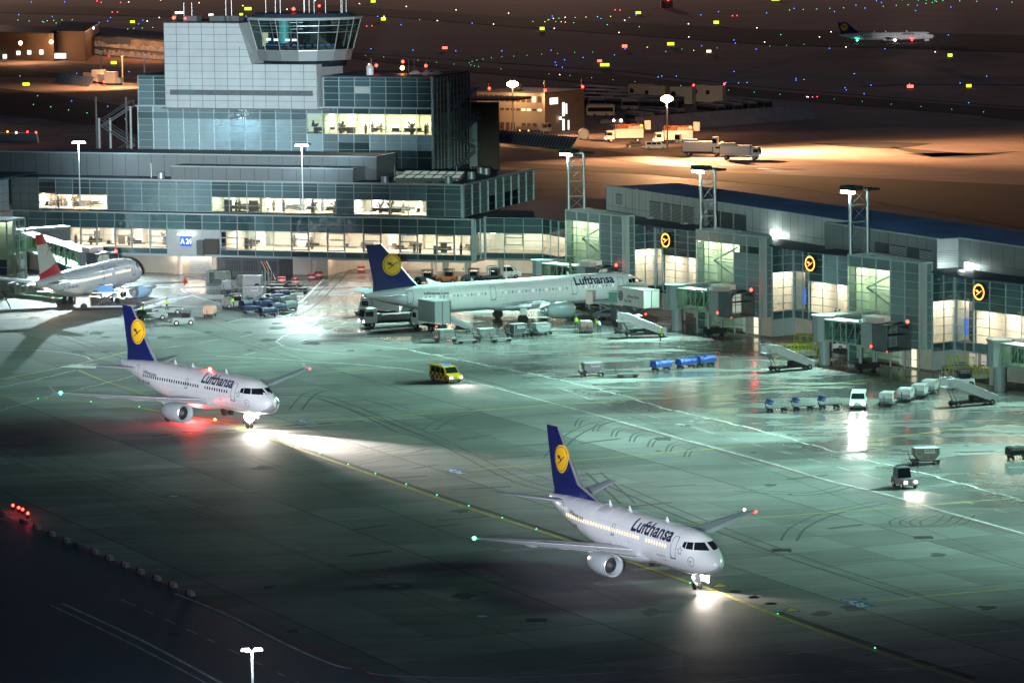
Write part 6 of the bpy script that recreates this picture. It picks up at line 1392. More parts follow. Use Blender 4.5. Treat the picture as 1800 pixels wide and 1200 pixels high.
# ---- trucks
def truck(u, v, rz, label, kind='box', m=None, L=7.5, lights=False, zb=1.1, hb=2.4, boxm=None, grp=None, name='truck', loc=None, lamps=True):
    t = empty(name, loc or G(u, v), rz, label, 'truck', grp); m = m or M('bodywhite')
    MB().box(-L / 2, L / 2 - .2, -.45, .45, .55, .85).build('chassis', M('black'), t)
    x0 = L / 2 - 1.9
    c = MB().yprism([(x0, .75), (L / 2, .75), (L / 2 + .02, 1.5), (L / 2 - .28, 2.55), (L / 2 - .5, 2.7), (x0, 2.7)], -1.15, 1.15).build('cab', m, t)
    MB().add([(L / 2 + .04, -1.02, 1.6), (L / 2 + .04, 1.02, 1.6), (L / 2 - .22, 1.0, 2.5), (L / 2 - .22, -1.0, 2.5)], [(0, 1, 2, 3)]).build('windscreen', M_glassv, t)
    for s in (-1, 1):
        MB().box(x0 + .55, L / 2 - .35, s * 1.16 - .01, s * 1.16 + .01, 1.6, 2.35).build('side_window', M_glassv, t); MB().box(L / 2 - .02, L / 2 + .04, s * .85 - .18, s * .85 + .18, .85, 1.05).build('headlight', M_hl if lights else M('steel'), t)
        MB().box(L / 2 - .3, L / 2 - .15, s * 1.35 - .08, s * 1.35 + .08, 1.7, 2.3).build('mirror', M('black'), t)
    wheels(t, (L / 2 - 1.15, -L / 2 + 1.3), .98, .48, .3)
    bm = boxm or M('bodywhite')
    if kind == 'flat':
        MB().box(-L / 2, x0 - .15, -1.2, 1.2, .95, 1.1).build('bed', M('dgrey'), t); MB().tbox(-L / 2, x0 - .15, -1.1, 1.1, 1.1, 1.75, .1, .9, .0).build('ramp', mat('violet_grey', (.20, .17, .20), .5), t); MB().box(x0 - .8, x0 - .15, -1.0, 1.0, 1.1, 1.9).build('crate', M('grey'), t)
        for x in (-.8, -3.0): MB().box(x - .1, x + .1, -1.24, -1.2, .82, .98).build('marker_lamp', M_amb, t)
    elif kind == 'box':
        MB().box(-L / 2, x0 - .2, -1.25, 1.25, zb, zb + hb).build('box_body', bm, t); MB().box(-L / 2 - .03, x0 - .18, -1.27, 1.27, zb + hb, zb + hb + .08).build('roof', mat('pale_sheet', (.55, .58, .58), .4), t)
        e = MB()
        for y in (-1.25, 0, 1.25): e.bar((-L / 2 - .02, y, zb), (-L / 2 - .02, y, zb + hb), .05, 4)
        e.build('door_bars', M('dgrey'), t)
        for s in (-1, 1): MB().box(-L / 2 - .06, -L / 2, s * 1.0 - .12, s * 1.0 + .12, .8, .95).build('tail_light', M_tl if lamps else M('red'), t)
    return t
f_ = truck(690, 573, hd(770, 570, 655, 577), 'white cab flatbed truck with amber side lamps at the tail of the long jet', 'flat', lights=True, L=9.2)
tb = truck(757, 580, R(121), 'grey box truck seen from behind under the rear of the long jet', 'box', L=6.6, zb=1.3, hb=2.9, boxm=mat('box_grey', (.30, .32, .33), .45, noise=.1)); MB().box(-3.4, -3.34, -1.15, -.9, .5, .68).build('marker_lamp', M_amb, tb)
truck(672, 557, R(160), 'white service truck half hidden below the tailplane of the long jet', 'box', L=6, lights=True, hb=1.8)
# catering truck with raised box
ct = empty('catering_truck', G(1122, 574), R(-59), 'high-lift catering truck, raised white box with blue globe at the nose of the jet', 'truck')
x0, x1, zb = -3.4, 3.4, 2.9
MB().box(x0, x1, -1.25, 1.25, zb, zb + 2.35).build('box_body', mat('catering_box', (.62, .60, .56), .45, noise=.06), ct); MB().box(x0 - .03, x1 + .03, -1.28, 1.28, zb + 2.35, zb + 2.45).build('roof', mat('pale_sheet', (.55, .58, .58), .4), ct)
MB().box(x0, x1, -.5, .5, .55, .85).build('chassis', M('black'), ct); g = MB()
for s in (-.6, .6): g.bar((-2.6, s, .9), (2.2, s, zb - .1), .1, 5); g.bar((2.2, s, .9), (-2.6, s, zb - .1), .1, 5)
g.build('scissor_lift', M('dgrey'), ct); wheels(ct, (-2.3, 2.2), 1.0, .48, .3); MB().box(-5.3, -3.5, -1.1, 1.1, .6, 2.4).build('cab', M('dgrey'), ct); MB().box(x1, x1 + .03, -.05, .05, zb, zb + 2.3).build('door_bars', M('dgrey'), ct); MB().box(x1, x1 + .05, -1.1, -.85, 2.0, 2.2).build('tail_light', M_tl, ct)
flat_text('Lufthansa Service', .62, lambda x, y: (-.9 + x * .72, -1.27, zb + 1.15 + y), 'lettering', M_txt, ct, .012); flat_text('Sky Chefs', .62, lambda x, y: (-1.5 + x * .72, -1.27, zb + .5 + y), 'lettering', M_txt, ct, .012)
g = MB()
for k in range(7):
    z = -.66 + k * .2; w_ = math.sqrt(max(.01, .68 ** 2 - (z + .06) ** 2)); g.box(-2.45 - w_, -2.45 + w_, -1.275, -1.255, zb + 1.25 + z, zb + 1.25 + z + .14)
g.build('globe_emblem', M_txt, ct)
# container loader between engine and catering truck
ld = empty('container_loader', G(1078, 560), R(-20), 'scissor container loader holding a green container at the forward hold', 'loader'); MB().box(-2.6, 2.2, -1.2, 1.2, .4, .9).build('chassis', M('dgrey'), ld); MB().box(-2.8, 2.4, -1.25, 1.25, 2.2, 2.4).build('platform', M('steel'), ld); g = MB()
for s in (-.9, .9): g.bar((-2.2, s, .9), (1.8, s, 2.2), .09, 5); g.bar((1.8, s, .9), (-2.2, s, 2.2), .09, 5)
g.build('scissor_lift', M('steel'), ld); MB().box(-3.6, -2.6, -1.2, 0, 2.1, 3.9).build('operator_cab', mat('pinkwhite', (.6, .5, .45), .5), ld); wheels(ld, (-1.8, 1.5), 1.0, .4, .3)
t = empty('cargo_container', jetworld(ld, (.6, 0, 2.4)), R(-20), 'dark green container riding on the raised loader', 'cargo container', 'metal cargo containers on dollies'); MB().yprism([(-1, 0), (.8, 0), (1.25, .5), (1.25, 1.4), (-1, 1.4)], -.75, .75).build('shell', mat('container_green', (.10, .22, .19), .5), t); MB().box(-.98, 1.22, -.76, .76, 1.4, 1.46).build('roof_sheet', M('bodywhite'), t)
# belt loaders and tractors by the silver jet
def belt(u, v, rz, label, m):
    t = empty('belt_loader', G(u, v), rz, label, 'belt loader', 'belt loaders by the red-tailed jet'); MB().box(-2.2, 2.2, -.9, .9, .35, 1.0).build('body', m, t); MB().add([(-3.6, -.4, .9), (3.8, -.4, 2.5), (3.8, -.4, 2.75), (-3.6, -.4, 1.15), (-3.6, .4, .9), (3.8, .4, 2.5), (3.8, .4, 2.75), (-3.6, .4, 1.15)], [(0, 1, 2, 3), (7, 6, 5, 4), (0, 4, 5, 1), (3, 2, 6, 7), (1, 5, 6, 2), (0, 3, 7, 4)]).build('conveyor', M('steel'), t)
    g = MB()
    for s in (-.45, .45):
        g.bar((-3.6, s, 1.7), (3.8, s, 3.3), .035, 4)
        for k in range(6): x = -3.4 + k * 1.4; g.bar((x, s, 1.1 + (x + 3.6) * .216), (x, s, 1.75 + (x + 3.6) * .216), .025, 4)
    g.build('handrail', M('alu'), t); wheels(t, (-1.5, 1.5), .85, .36); MB().box(-2.0, -.8, -.95, -.45, 1.0, 1.5).build('seat_box', M('dgrey'), t); MB().box(2.2, 2.26, -.7, -.4, .6, .8).build('headlight', emat('dim_headlamp', (1, .8, .6), 6), t); return t
belt(265, 562, R(18), 'pale green belt loader with raised rails right of the blue fin', mat('pale_green', (.22, .29, .25), .5)); belt(292, 552, R(15), 'second belt loader with amber lamps close to the cart train', mat('pale_green', (.22, .29, .25), .5))
t = empty('cargo_loader', G(185, 543), R(2), 'white cargo loader with blue load under the red-tailed jet', 'loader'); MB().tbox(-4.2, -2.0, -1.2, 1.2, .4, 1.9, .1, .1, .05).build('body', M('bodywhite'), t); MB().box(-2, 4.4, -1.1, 1.1, .35, .6).build('chassis', M('grey'), t); g = MB()
for s in (-.8, .8): g.bar((-1.2, s, .6), (1.6, s, 2.4), .08, 5); g.bar((1.6, s, .6), (-1.2, s, 2.4), .08, 5)
g.build('scissor_lift', M('dgrey'), t); MB().box(-1.8, 2.0, -1.1, 1.1, 2.4, 2.55).build('platform', M('steel'), t); MB().tbox(-1.0, 1.4, -.8, .8, 2.55, 3.5, .2, .3, .1).build('load', mat('bright_blue', (.03, .22, .55), .5), t); wheels(t, (-3.0,), 1.1, .5, .35); MB().box(-2.1, -2.0, -1.0, -.7, 1.9, 2.1).build('marker_lamp', M_amb, t)
t = empty('cargo_loader', G(466, 508), R(-8), 'grey cargo loader with long dark bed behind the silver container', 'loader'); MB().tbox(-3.2, -.4, -1.2, 1.2, .4, 2.1, .05, .05, .05).build('body', M('grey'), t); MB().box(-.4, 5.0, -1.1, 1.1, .5, .75).build('bed', M('black'), t); g = MB()
for x in (-.2, .3, .8): g.bar((x, -.9, .7), (x, -.9, 2.9), .08, 5); g.bar((x, .9, .7), (x, .9, 2.9), .08, 5)
g.build('lift_mast', mat('pale_green', (.22, .29, .25), .5), t); wheels(t, (-1.0, 3.5), 1.1, .5, .35); MB().lathe([(.2, -1.0), (.95, -.6), (.95, .6), (.2, 1.0)], (-3.6, 0, 1.3), 'y', 6).build('drum', mat('green_grey', (.16, .20, .17), .6), t)
def tractor(u, v, rz, label, m, roof=None, grp='small tow tractors'):
    t = empty('tow_tractor', G(u, v), rz, label, 'tow tractor', grp); MB().tbox(-1.5, 1.6, -.75, .75, .35, 1.05, .05, .15, .05).build('body', m, t); g = MB()
    for x in (-1.0, .35):
        for y in (-.65, .65): g.bar((x, y, 1.05), (x, y, 2.0), .05, 4)
    g.build('cab_posts', M('black'), t); MB().box(-1.1, .5, -.75, .75, 2.0, 2.1).build('roof', roof or M('dgrey'), t); MB().box(-.9, .2, -.6, .6, 1.05, 1.7).build('cab_glass', M_glassv, t); wheels(t, (-1, 1), .7, .38); return t
tractor(748, 498, R(170), 'dark cab tractor left-most behind the long jet fuselage', M('dgrey')); tractor(786, 497, R(170), 'dark cab tractor second behind the fuselage with orange flank', M('orange')); tractor(829, 496, R(170), 'dark cab tractor third behind the fuselage before the columns', M('dgrey')); tractor(866, 496, R(170), 'dark cab tractor right-most, beside the white van', M('dgrey'))
tractor(412, 541, R(200), 'pale green tractor with a driver in the left park', mat('pale_green', (.22, .29, .25), .5)); tractor(322, 571, R(190), 'grey-green tractor pulling out below the belt loaders', mat('pale_green', (.22, .29, .25), .5)); tractor(1690, 680, R(190), 'white tractor behind the stairs at the right edge', M('bodywhite')); tractor(1118, 580, R(100), 'white-roofed tractor behind the green container', mat('pale_green', (.22, .29, .25), .5), M('bodywhite'))
car('pickup', 1458, 615, R(20), 'white pickup behind the foot of the second boarding bridge', 'pickup', 4.0, 1.7, 1.3, M('bodywhite')); 
# yellow equipment racks by the bridges
def rack(u, v, rz, label, L=5):
    t = empty('equipment_rack', G(u, v), rz, label, 'equipment rack', 'yellow equipment racks by the boarding bridges'); g = MB()
    for k in range(int(L) + 1):
        for y in (-.8, .8): g.bar((-L / 2 + k, y, .2), (-L / 2 + k, y, 1.7), .07, 4)
        g.bar((-L / 2 + k, -.8, 1.7), (-L / 2 + k, .8, 1.7), .07, 4)
    for y in (-.8, .8):
        for z in (.3, 1.0, 1.7): g.bar((-L / 2, y, z), (L / 2, y, z), .06, 4)
    g.build('frame', mat('lime_yellow', (.38, .40, .04), .45), t); MB().box(-L / 2 + .4, L / 2 - .6, -.6, .6, .3, .8).build('load', M('grey'), t); MB().tbox(-L / 2 + .6, -L / 2 + 2.2, -.7, .3, .8, 1.1, .2, .2, .2).build('tarp', M('blue'), t)
rack(1400, 628, R(15), 'yellow wire rack behind the middle mobile stairs', 6); rack(1700, 668, R(10), 'yellow wire rack behind the right mobile stairs', 6); rack(1425, 612, R(-30), 'yellow wire rack nearer the pier wall', 4); rack(1690, 652, R(0), 'small yellow wire rack at the pier foot', 3)
# maintenance dock at the jet tail, fences and barriers under the terminal
t = empty('work_stand', G(648, 552), R(10), 'dark steel work stand below the tail of the long jet', 'work stand'); g = MB()
for a, b in (((-1.4, -1, 0), (-.6, -.6, 3.6)), ((1.4, -1, 0), (.6, -.6, 3.6)), ((-1.4, 1, 0), (-.6, .6, 3.6)), ((1.4, 1, 0), (.6, .6, 3.6)), ((-1.4, -1, 0), (1.0, -.8, 1.8)), ((1.4, -1, 0), (-1.0, -.8, 1.8))): g.bar(a, b, .07, 5)
for x in (-1.0, 0, 1.0): g.bar((x, -.8, 3.6), (x, -.8, 5.0), .04, 4)
g.build('legs', M('dgrey'), t); MB().box(-1.3, 1.3, -.9, .9, 3.55, 3.65).build('platform', M('steel'), t); MB().box(-1.9, 1.9, -1.1, 1.1, .1, .35).build('base', M('black'), t)
t = empty('work_stand', G(20, 548), R(15), 'dark steel stand on the lit apron at the left edge', 'work stand'); g = MB()
for a, b in (((-2, 0, .3), (-1.6, 0, 3)), ((0, 0, .3), (-1.2, 0, 3)), ((-2, 0, 3), (.5, 0, 3))): g.bar(a, b, .08, 5)
g.build('legs', M('dgrey'), t); MB().box(-3, 5, -.6, .6, .25, .4).build('base', M('black'), t)
for k, (u, v) in enumerate(((495, 497), (548, 492), (560, 488), (635, 478), (908, 468), (520, 500))):
    t = empty('barrier_ring', G(u, v), 0, ['striped ring at the left column foot', 'striped ring round the big column foot', 'striped barrier block right of the big column', 'striped drum behind the blue fin of the long jet', 'striped drum right of the white van', 'small striped block on the kerb tip'][k], 'barrier', 'red and white barriers under the terminal')
    for j in range(3): MB().lathe([(.62, j * .3), (.62, j * .3 + .3)], (0, 0, .02), 'z', 14).build('stripe', (M('red'), M('bodywhite'))[j % 2], t)
g = empty('stacked_poles', G(475, 491), R(0), 'bundle of long poles leaning on the wall beside the columns', 'poles')
for k in range(3): MB().bar((k * .4, 0, 0), (-1.4 + k * .4, 1.2, 2.7), .08, 5).build('pole', (M_warmc, M('orange'), M('bodywhite'))[k], g)
t = empty('traffic_cone', G(90, 526), 0, 'single small cone on the bright apron by the silver jet', 'cone'); MB().lathe([(.28, 0), (.28, .05), (.16, .06), (.04, .7)], n=10).build('body', M('orange'), t)
for k, (x, y) in enumerate(((9, 906), (42, 920), (65, 929), (91, 941), (117, 952), (138, 962), (167, 972), (192, 983), (220, 995), (247, 1007), (276, 1019), (304, 1031), (334, 1045))):
    ln = 'barrier block number %d from the left edge'
    od = ['first, cut by the left edge', 'second, a dull one', 'third', 'fourth', 'fifth', 'sixth, a dull one', 'seventh', 'eighth', 'ninth', 'tenth', 'eleventh', 'next to last', 'last, where the white line starts'][k]
    t = empty('barrier_block', G(x, y), hd(60, 928, 334, 1045), 'red and white barrier block on the dark kerb, ' + od, 'barrier', 'barrier blocks along the dark road edge')
    dull = k in (1, 5); t.scale = (.78,) * 3
    MB().tbox(-.95, -.35, -.28, .28, 0, .5, 0, 0, .1).build('red_part', M('dgrey') if dull else M('red'), t); MB().tbox(-.35, .95, -.3, .3, 0, .52, 0, .1, .1).build('white_part', M('grey') if dull else mat('barrier_white', (.8, .8, .76), .5), t)
for k, (u, v) in enumerate(((23, 896), (33, 900), (40, 903), (49, 910))):
    t = empty('warning_lamp', G(u, v), 0, 'glowing red warning lamp on the barrier line, %s from the left' % ('first', 'second', 'third', 'last')[k], 'warning lamp', 'red warning lamps at the left edge'); MB().lathe([(.15, 0), (.15, .35)], n=8).build('base', M('dgrey'), t); blob(t, 'lens', (0, 0, .48), .15, M_navr)
    if k in (0, 3): pointl('warning_light', G(u, v, .6), 12, (1, .05, .1), .1)
# ---- people
def person(u, v, rz, label, vest=True, pose=0, loc=None):
    J = {'pel': (0, 0, .95, .15), 'chest': (.03, 0, 1.28, .17), 'neck': (.05, 0, 1.48, .07), 'head': (.07, 0, 1.64, .105), 'top': (.07, 0, 1.74, .08)}
    b = .25 if pose == 1 else 0
    vs = [(0, 0, .95, .15), (.03 + b * .5, 0, 1.27 - b * .1, .17), (.05 + b, 0, 1.47 - b * .3, .065), (.08 + b * 1.2, 0, 1.62 - b * .4, .10), (.08 + b * 1.2, 0, 1.73 - b * .4, .075)]
    E_ = [(0, 1), (1, 2), (2, 3), (3, 4)]
    for s in (-1, 1):
        n = len(vs); st = .18 * s * (1 if pose != 1 else .4)
        vs += [(0, s * .1, .86, .10), (st * .6 + .04, s * .11, .48, .075), (st, s * .12, .08, .05), (st + .16, s * .12, .04, .04)]; E_ += [(0, n), (n, n + 1), (n + 1, n + 2), (n + 2, n + 3)]
        n = len(vs); vs += [(.03 + b * .5, s * .21, 1.38 - b * .15, .065), (.0 + b + .1 * s, s * .27, 1.12, .048), (.14 + b * 1.3, s * .25, .92, .036), (.19 + b * 1.3, s * .24, .84, .03)]; E_ += [(1, n), (n, n + 1), (n + 1, n + 2), (n + 2, n + 3)]
    me = bpy.data.meshes.new('person'); me.from_pydata([p[:3] for p in vs], E_, []); o = bpy.data.objects.new('person', me); col.objects.link(o)
    o.modifiers.new('s', 'SKIN'); sk = me.skin_vertices[0].data if me.skin_vertices else None
    if sk is None: me.skin_vertices.new() if hasattr(me.skin_vertices, 'new') else None
    if not me.skin_vertices:
        bm = bmesh.new(); bm.from_mesh(me); bm.verts.layers.skin.verify(); bm.to_mesh(me); bm.free()
    sk = me.skin_vertices[0].data
    for i, p in enumerate(vs): sk[i].radius = (p[3], p[3]); sk[i].use_root = (i == 0)
    sb = o.modifiers.new('d', 'SUBSURF'); sb.levels = 1; sb.render_levels = 1
    dg = bpy.context.evaluated_depsgraph_get(); dg.update(); m2 = bpy.data.meshes.new_from_object(o.evaluated_get(dg)); bpy.data.objects.remove(o)
    for p in m2.polygons: p.use_smooth = True
    m2.materials.clear(); mats = [mat('work_trousers', (.02, .025, .04), .8), mat('hi_vis_green', (.42, .72, .03), .6, emit=(.3, .6, .02), es=.0) if vest else M('bodywhite'), mat('skin', (.45, .28, .20), .6), mat('dark_hair', (.03, .02, .015), .8)]
    for q in mats: m2.materials.append(q)
    for p in m2.polygons:
        z = p.center.z; p.material_index = 0 if z < .90 else 1 if z < (1.44 - b * .3) else (3 if (z > 1.70 - b * .4 or p.center.x < .03 + b * 1.2) else 2)
    q = bpy.data.objects.new('person', m2); col.objects.link(q); q.location = loc or G(u, v); q.rotation_euler = (0, 0, rz); tag(q, label, 'person')
    hr = MB().lathe([(.108, 1.68 - b * .4), (.1, 1.74 - b * .4), (.05, 1.785 - b * .4)], (.06 + b * 1.2, 0, 0), 'z', 10).build('hair', mats[3], q, smooth=True)
    return q
person(1013, 577, R(-60), 'worker in a green safety vest standing left of the pinkish container'); person(1051, 580, R(200), 'worker in a green safety vest bending right of the pinkish container', pose=1); person(1055, 583, R(150), 'crouching worker in dark clothes behind the bending one', vest=False, pose=1)
person(165, 0, R(10), 'worker in a green vest standing low on the belt loader by the fin', loc=G(252, 556, 1.0)); person(0, 0, R(10), 'worker in a green vest high on the belt loader rails', loc=G(293, 545, 1.6)); person(0, 0, R(200), 'worker in a green vest driving the pale tractor in the left park', loc=G(411, 541, .6), pose=1)
person(1160, 598, R(30), 'worker in a green vest at the foot of the white stairs', pose=1); person(1780, 664, R(60), 'person in blue clothes first of two under the right boarding bridge', vest=False); person(1788, 663, R(60), 'person in blue clothes second of two under the right boarding bridge', vest=False); person(1117, 253 + 0, R(0), 'x') if False else None

# ---- boarding bridges
M_bglass = glass_mat('bridge_glass', (.62, .85, .70), .08)
def bridge(o, deg, label, L=13.5, z0=3.35, slope=0.0, leg=8.3, dark=False, grp='boarding bridges', cabrot=0, hood=True, rot_h=0, lamp=7):
    t = empty('boarding_bridge', (o[0], o[1], 0), R(deg), label, 'boarding bridge', grp); m = M('steel'); mg = mat('bridge_grey', (.27, .31, .31), .45, noise=.08)
    MB().bar((0, 0, 0), (0, 0, z0 - .3), .75, 16).build('column', mg, t, smooth=True); MB().lathe([(1.5, z0 - .35), (1.5, z0 + 2.7), (1.7, z0 + 2.75), (1.7, z0 + 2.95)], n=10).build('rotunda', mg, t)
    MB().box(-1.2, 1.2, 1.2, 8, z0 - .2, z0 + 2.6).build('walkway', M_panel, t); MB().box(-1.4, 1.4, 1.2, 8, z0 + 2.6, z0 + 2.95).build('walkway_roof', mg, t)
    def zz(x): return z0 - slope * max(0, x - 1.5)
    def sect(xa, xb, hw, h, nm, off=0.0):
        b = MB(); za, zb = zz(xa) + off, zz(xb) + off
        for s in (0, h): b.add([(xa, -hw, za + s - .12), (xb, -hw, zb + s - .12), (xb, hw, zb + s - .12), (xa, hw, za + s - .12), (xa, -hw, za + s + .12), (xb, -hw, zb + s + .12), (xb, hw, zb + s + .12), (xa, hw, za + s + .12)], [(0, 3, 2, 1), (4, 5, 6, 7), (0, 1, 5, 4), (1, 2, 6, 5), (2, 3, 7, 6), (3, 0, 4, 7)])
        o_ = b.build(nm, mg, t)
        MB().add([(xa, -hw - .05, za + h + .13), (xb, -hw - .05, zb + h + .13), (xb, hw + .05, zb + h + .13), (xa, hw + .05, za + h + .13)], [(0, 1, 2, 3)]).build('roof_sheet', M('bodywhite'), o_)
        for y in (-hw, hw): MB().quad((xa, y, za + .1), (xb, y, zb + .1), (xb, y, zb + h - .1), (xa, y, za + h - .1)).build('glazing', M_bglass if not dark else glass_mat('dark_bridge_glass', (.10, .30, .24), .15), o_)
        tr = MB(); n = max(2, int((xb - xa) / 1.5))
        for k in range(n):
            x_, y_ = xa + (xb - xa) * k / n, xa + (xb - xa) * (k + 1) / n
            for s in (-hw - .03, hw + .03):
                tr.bar((x_, s, zz(x_) + off), (x_, s, zz(x_) + off + h), .06, 4); tr.bar((x_, s, zz(x_) + off), (y_, s, zz(y_) + off + h), .045, 4)
        tr.build('truss', m, o_)
        MB().add([(xa + .3, -.25, za + h - .2), (xb - .3, -.25, zb + h - .2), (xb - .3, .25, zb + h - .2), (xa + .3, .25, za + h - .2)], [(0, 1, 2, 3)]).build('ceiling_lamp', lampm(lamp, (.8, 1, .62)), o_)
    mid = 1.5 + (L - 5) * .55
    sect(1.4, mid, 1.15, 2.5, 'tunnel'); sect(mid - .3, L - 4.2, 1.35, 2.75, 'outer_tunnel', -.1)
    zc_ = zz(L - 3.5)
    MB().box(L - 4.4, L - 2.0, -1.7, 1.7, zc_ - .2, zc_ + 2.9).build('cab_house', mg, t); MB().box(L - 4.6, L - 1.8, -1.2, .9, zc_ + 2.9, zc_ + 3.7).build('roof_unit', M('bodywhite'), t); MB().box(L - 3.6, L - 1.6, -1.6, -.2, zc_ + 2.95, zc_ + 3.5).build('roof_unit', mat('pinkish_box', (.55, .42, .40), .5), t)
    # open end: a dark frame with a lit doorway
    f = MB()
    for b in ((L - 2.0, L + .8, -1.95, -1.75), (L - 2.0, L + .8, 1.75, 1.95)): f.box(b[0], b[1], b[2], b[3], zc_ - .3, zc_ + 2.9)
    f.box(L - 2.0, L + .8, -1.95, 1.95, zc_ + 2.75, zc_ + 2.95); f.box(L - 2.0, L + .9, -1.95, 1.95, zc_ - .4, zc_ - .2); f.build('docking_hood', M('dgrey'), t)
    if hood:
        MB().loft([[(L + .8 - .3 * k, 1.95 * math.cos(math.pi * i / 10), zc_ + 1.6 + 1.6 * math.sin(math.pi * i / 10)) for i in range(11)] for k in (0, 6)], cap=False).build('canopy', mat('canopy_rubber', (.035, .045, .045), .6), t)
    MB().box(L - 1.6, L - 1.55, -1.6, 1.6, zc_ - .1, zc_ + 2.6).build('end_wall', emat('end_wall_glow', (.72, .85, .66), .5) if not dark else mat('end_wall_dark', (.12, .14, .13), .5), t)
    d_ = MB()
    for y in (-1.6, -.5, .6, 1.6): d_.box(L - 1.54, L - 1.46, y - .05, y + .05, zc_ - .1, zc_ + 2.6)
    for z in (.0, 1.0, 2.0): d_.box(L - 1.54, L - 1.46, -1.6, 1.6, zc_ + z - .04, zc_ + z + .04)
    d_.build('end_frame', M('steel'), t)
    for y in (-1.1, 1.1): MB().bar((leg, y, .5), (leg, y, zz(leg) + 3.1), .2, 8).build('lift_leg', mg, t); MB().wheel(leg, y, .5, .5, .4).build('wheel', M('tyre'), t)
    MB().box(leg - .9, leg + .9, -1.3, 1.3, .35, 1.0).build('drive_unit', M('black'), t); MB().bar((leg, -1.1, zz(leg) - .3), (leg, 1.1, zz(leg) - .3), .14, 6).build('crossbeam', mg, t)
    for p, s in (((L - 2.2, -1.9, zc_ + .1), .14), ((L + .6, 1.6, zc_ + 3.15), .22), ((L + .8, -1.9, zc_ - .3), .1)): blob(t, 'warning_lamp', p, s, M_navr)
    return t
bridge(tuple(G(1190, 580).xy), -54.5, 'boarding bridge with a lit tunnel before the middle gate tower'); bridge(tuple(G(1449, 640).xy), -54.5, 'boarding bridge with a dark tunnel before the nearest gate tower', dark=True)
bridge(tuple(G(1757, 687).xy), -54.5, 'boarding bridge cut by the right edge of the picture', L=16)
p = jetworld(jet3, (-5.3, 2.6, 0)); d = Vector((math.cos(R(-54.5)), math.sin(R(-54.5)), 0)); bridge(tuple((p - d * 15.2).xy), -54.5, 'boarding bridge docked to the far side of the long jet nose', L=15)
p = jetworld(jet4, (-5.3, 2.4, 0)); a_ = G(40, 500); q = math.atan2(p.y - a_.y, p.x - a_.x); bridge(tuple(a_.xy), math.degrees(q), 'sloping boarding bridge behind the red-tailed jet', L=(p - a_).length - .6, z0=5.6, slope=.11, leg=(p - a_).length * .6)
for p_, pw in ((G(1640, 560, 5), 900), (G(1345, 520, 6), 500)):
    pointl('warning_glow', (p_.x - 1.5, p_.y - 1.5, 4.5), pw * .25, (1, .05, .08), .2)
# ================================================================== FAR FIELD
# office block with bands of windows
OF = Frame((G(958, 236).x, G(958, 236).y), -36); 
ob = empty('office_block', (OF.o.x, OF.o.y, 0), R(-36), 'pale three-storey office block glowing under the orange lamp', 'office building')
H_ = OF.P(958, 165)[1]; xl = OF.P(838, 170)[0]
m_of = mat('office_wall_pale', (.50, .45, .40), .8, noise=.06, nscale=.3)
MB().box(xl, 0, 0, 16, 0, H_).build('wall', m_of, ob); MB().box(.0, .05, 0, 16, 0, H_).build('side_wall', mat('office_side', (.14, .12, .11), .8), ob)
MB().box(xl, .1, -.05, 16.1, H_, H_ + .25).build('roof', M('dgrey'), ob)
r_ = random.Random(11); n = int(-xl / 1.55)
for row, (z0, z1) in enumerate(((.84, .93), (.56, .62), (.06, .26))):
    for k in range(n):
        if row == 2 and k % 4 == 3: continue
        x = xl + .6 + k * 1.55; lit = r_.random() < (.12, .2, .35)[row]
        MB().box(x, x + 1.1, -.06, .0, H_ * z0 - (.6 if row == 0 else 0), H_ * z1).build('window', emat('office_lit', (1, .78, .5), 1.6) if lit else mat('office_window', (.16, .12, .09), .15), ob)
# the flank facing right
for y0, z0, w_, h_, l in ((2, .72, 3.2, 1.5, 1), (12, .72, 2.5, 1.2, 0), (7, .4, .9, 3.2, 1), (8.4, .45, .5, 2.4, 1), (7, .05, .8, 2.6, 1), (9.2, .05, .5, 2.2, 1)):
    MB().box(.05, .12, y0, y0 + w_, H_ * z0, H_ * z0 + h_).build('window', emat('office_lit_white', (1, .95, .8), 2.2) if l else mat('office_window', (.16, .12, .09), .15), ob)
for x, y in ((xl + 3, 1), (.0, .3), (0, 15.5)): roof_lamp(ob, (x, y, H_ + .8), .32); MB().bar((x - .3, y, H_), (x - .3, y, H_ + 3), .06, 4).build('antenna', M('steel'), ob)
MB().box(-14, -13, 8, 9, H_, H_ + 1.6).build('roof_unit', M('grey'), ob)
blob(ob, 'lamp', (-16, -.6, 5.3), .3, M_wlamp); blob(ob, 'lamp', (.6, 5.5, 3.4), .3, M_wlamp)
# blast fences: rows of slatted slopes
def blast(p0, p1, h, label, m, n, struts=False):
    a, b = G(*p0), G(*p1); L = (b - a).length; rz = math.atan2(b.y - a.y, b.x - a.x); t = empty('blast_fence', a, rz, label, 'blast fence', 'sloping blast fences')
    w_ = L / n
    for k in range(n):
        MB().add([(k * w_ + .08, 0, 0), ((k + 1) * w_ - .08, 0, 0), ((k + 1) * w_ - .08, h * .8, h), (k * w_ + .08, h * .8, h), (k * w_ + .08, .15, 0), ((k + 1) * w_ - .08, .15, 0), ((k + 1) * w_ - .08, h * .8 + .15, h), (k * w_ + .08, h * .8 + .15, h)], [(0, 1, 2, 3), (7, 6, 5, 4), (0, 4, 5, 1), (3, 2, 6, 7), (1, 5, 6, 2), (0, 3, 7, 4)]).build('panel', m, t)
    if struts:
        g = MB()
        for k in range(n): g.bar((k * w_, -.1, 0), ((k + .5) * w_, h * .75, h), .08, 4); g.bar(((k + 1) * w_, -.1, 0), ((k + .5) * w_, h * .75, h), .08, 4)
        g.build('struts', M('black'), t)
M_bf = mat('blast_metal', (.22, .22, .27), .5, .3, noise=.2, nscale=.5)
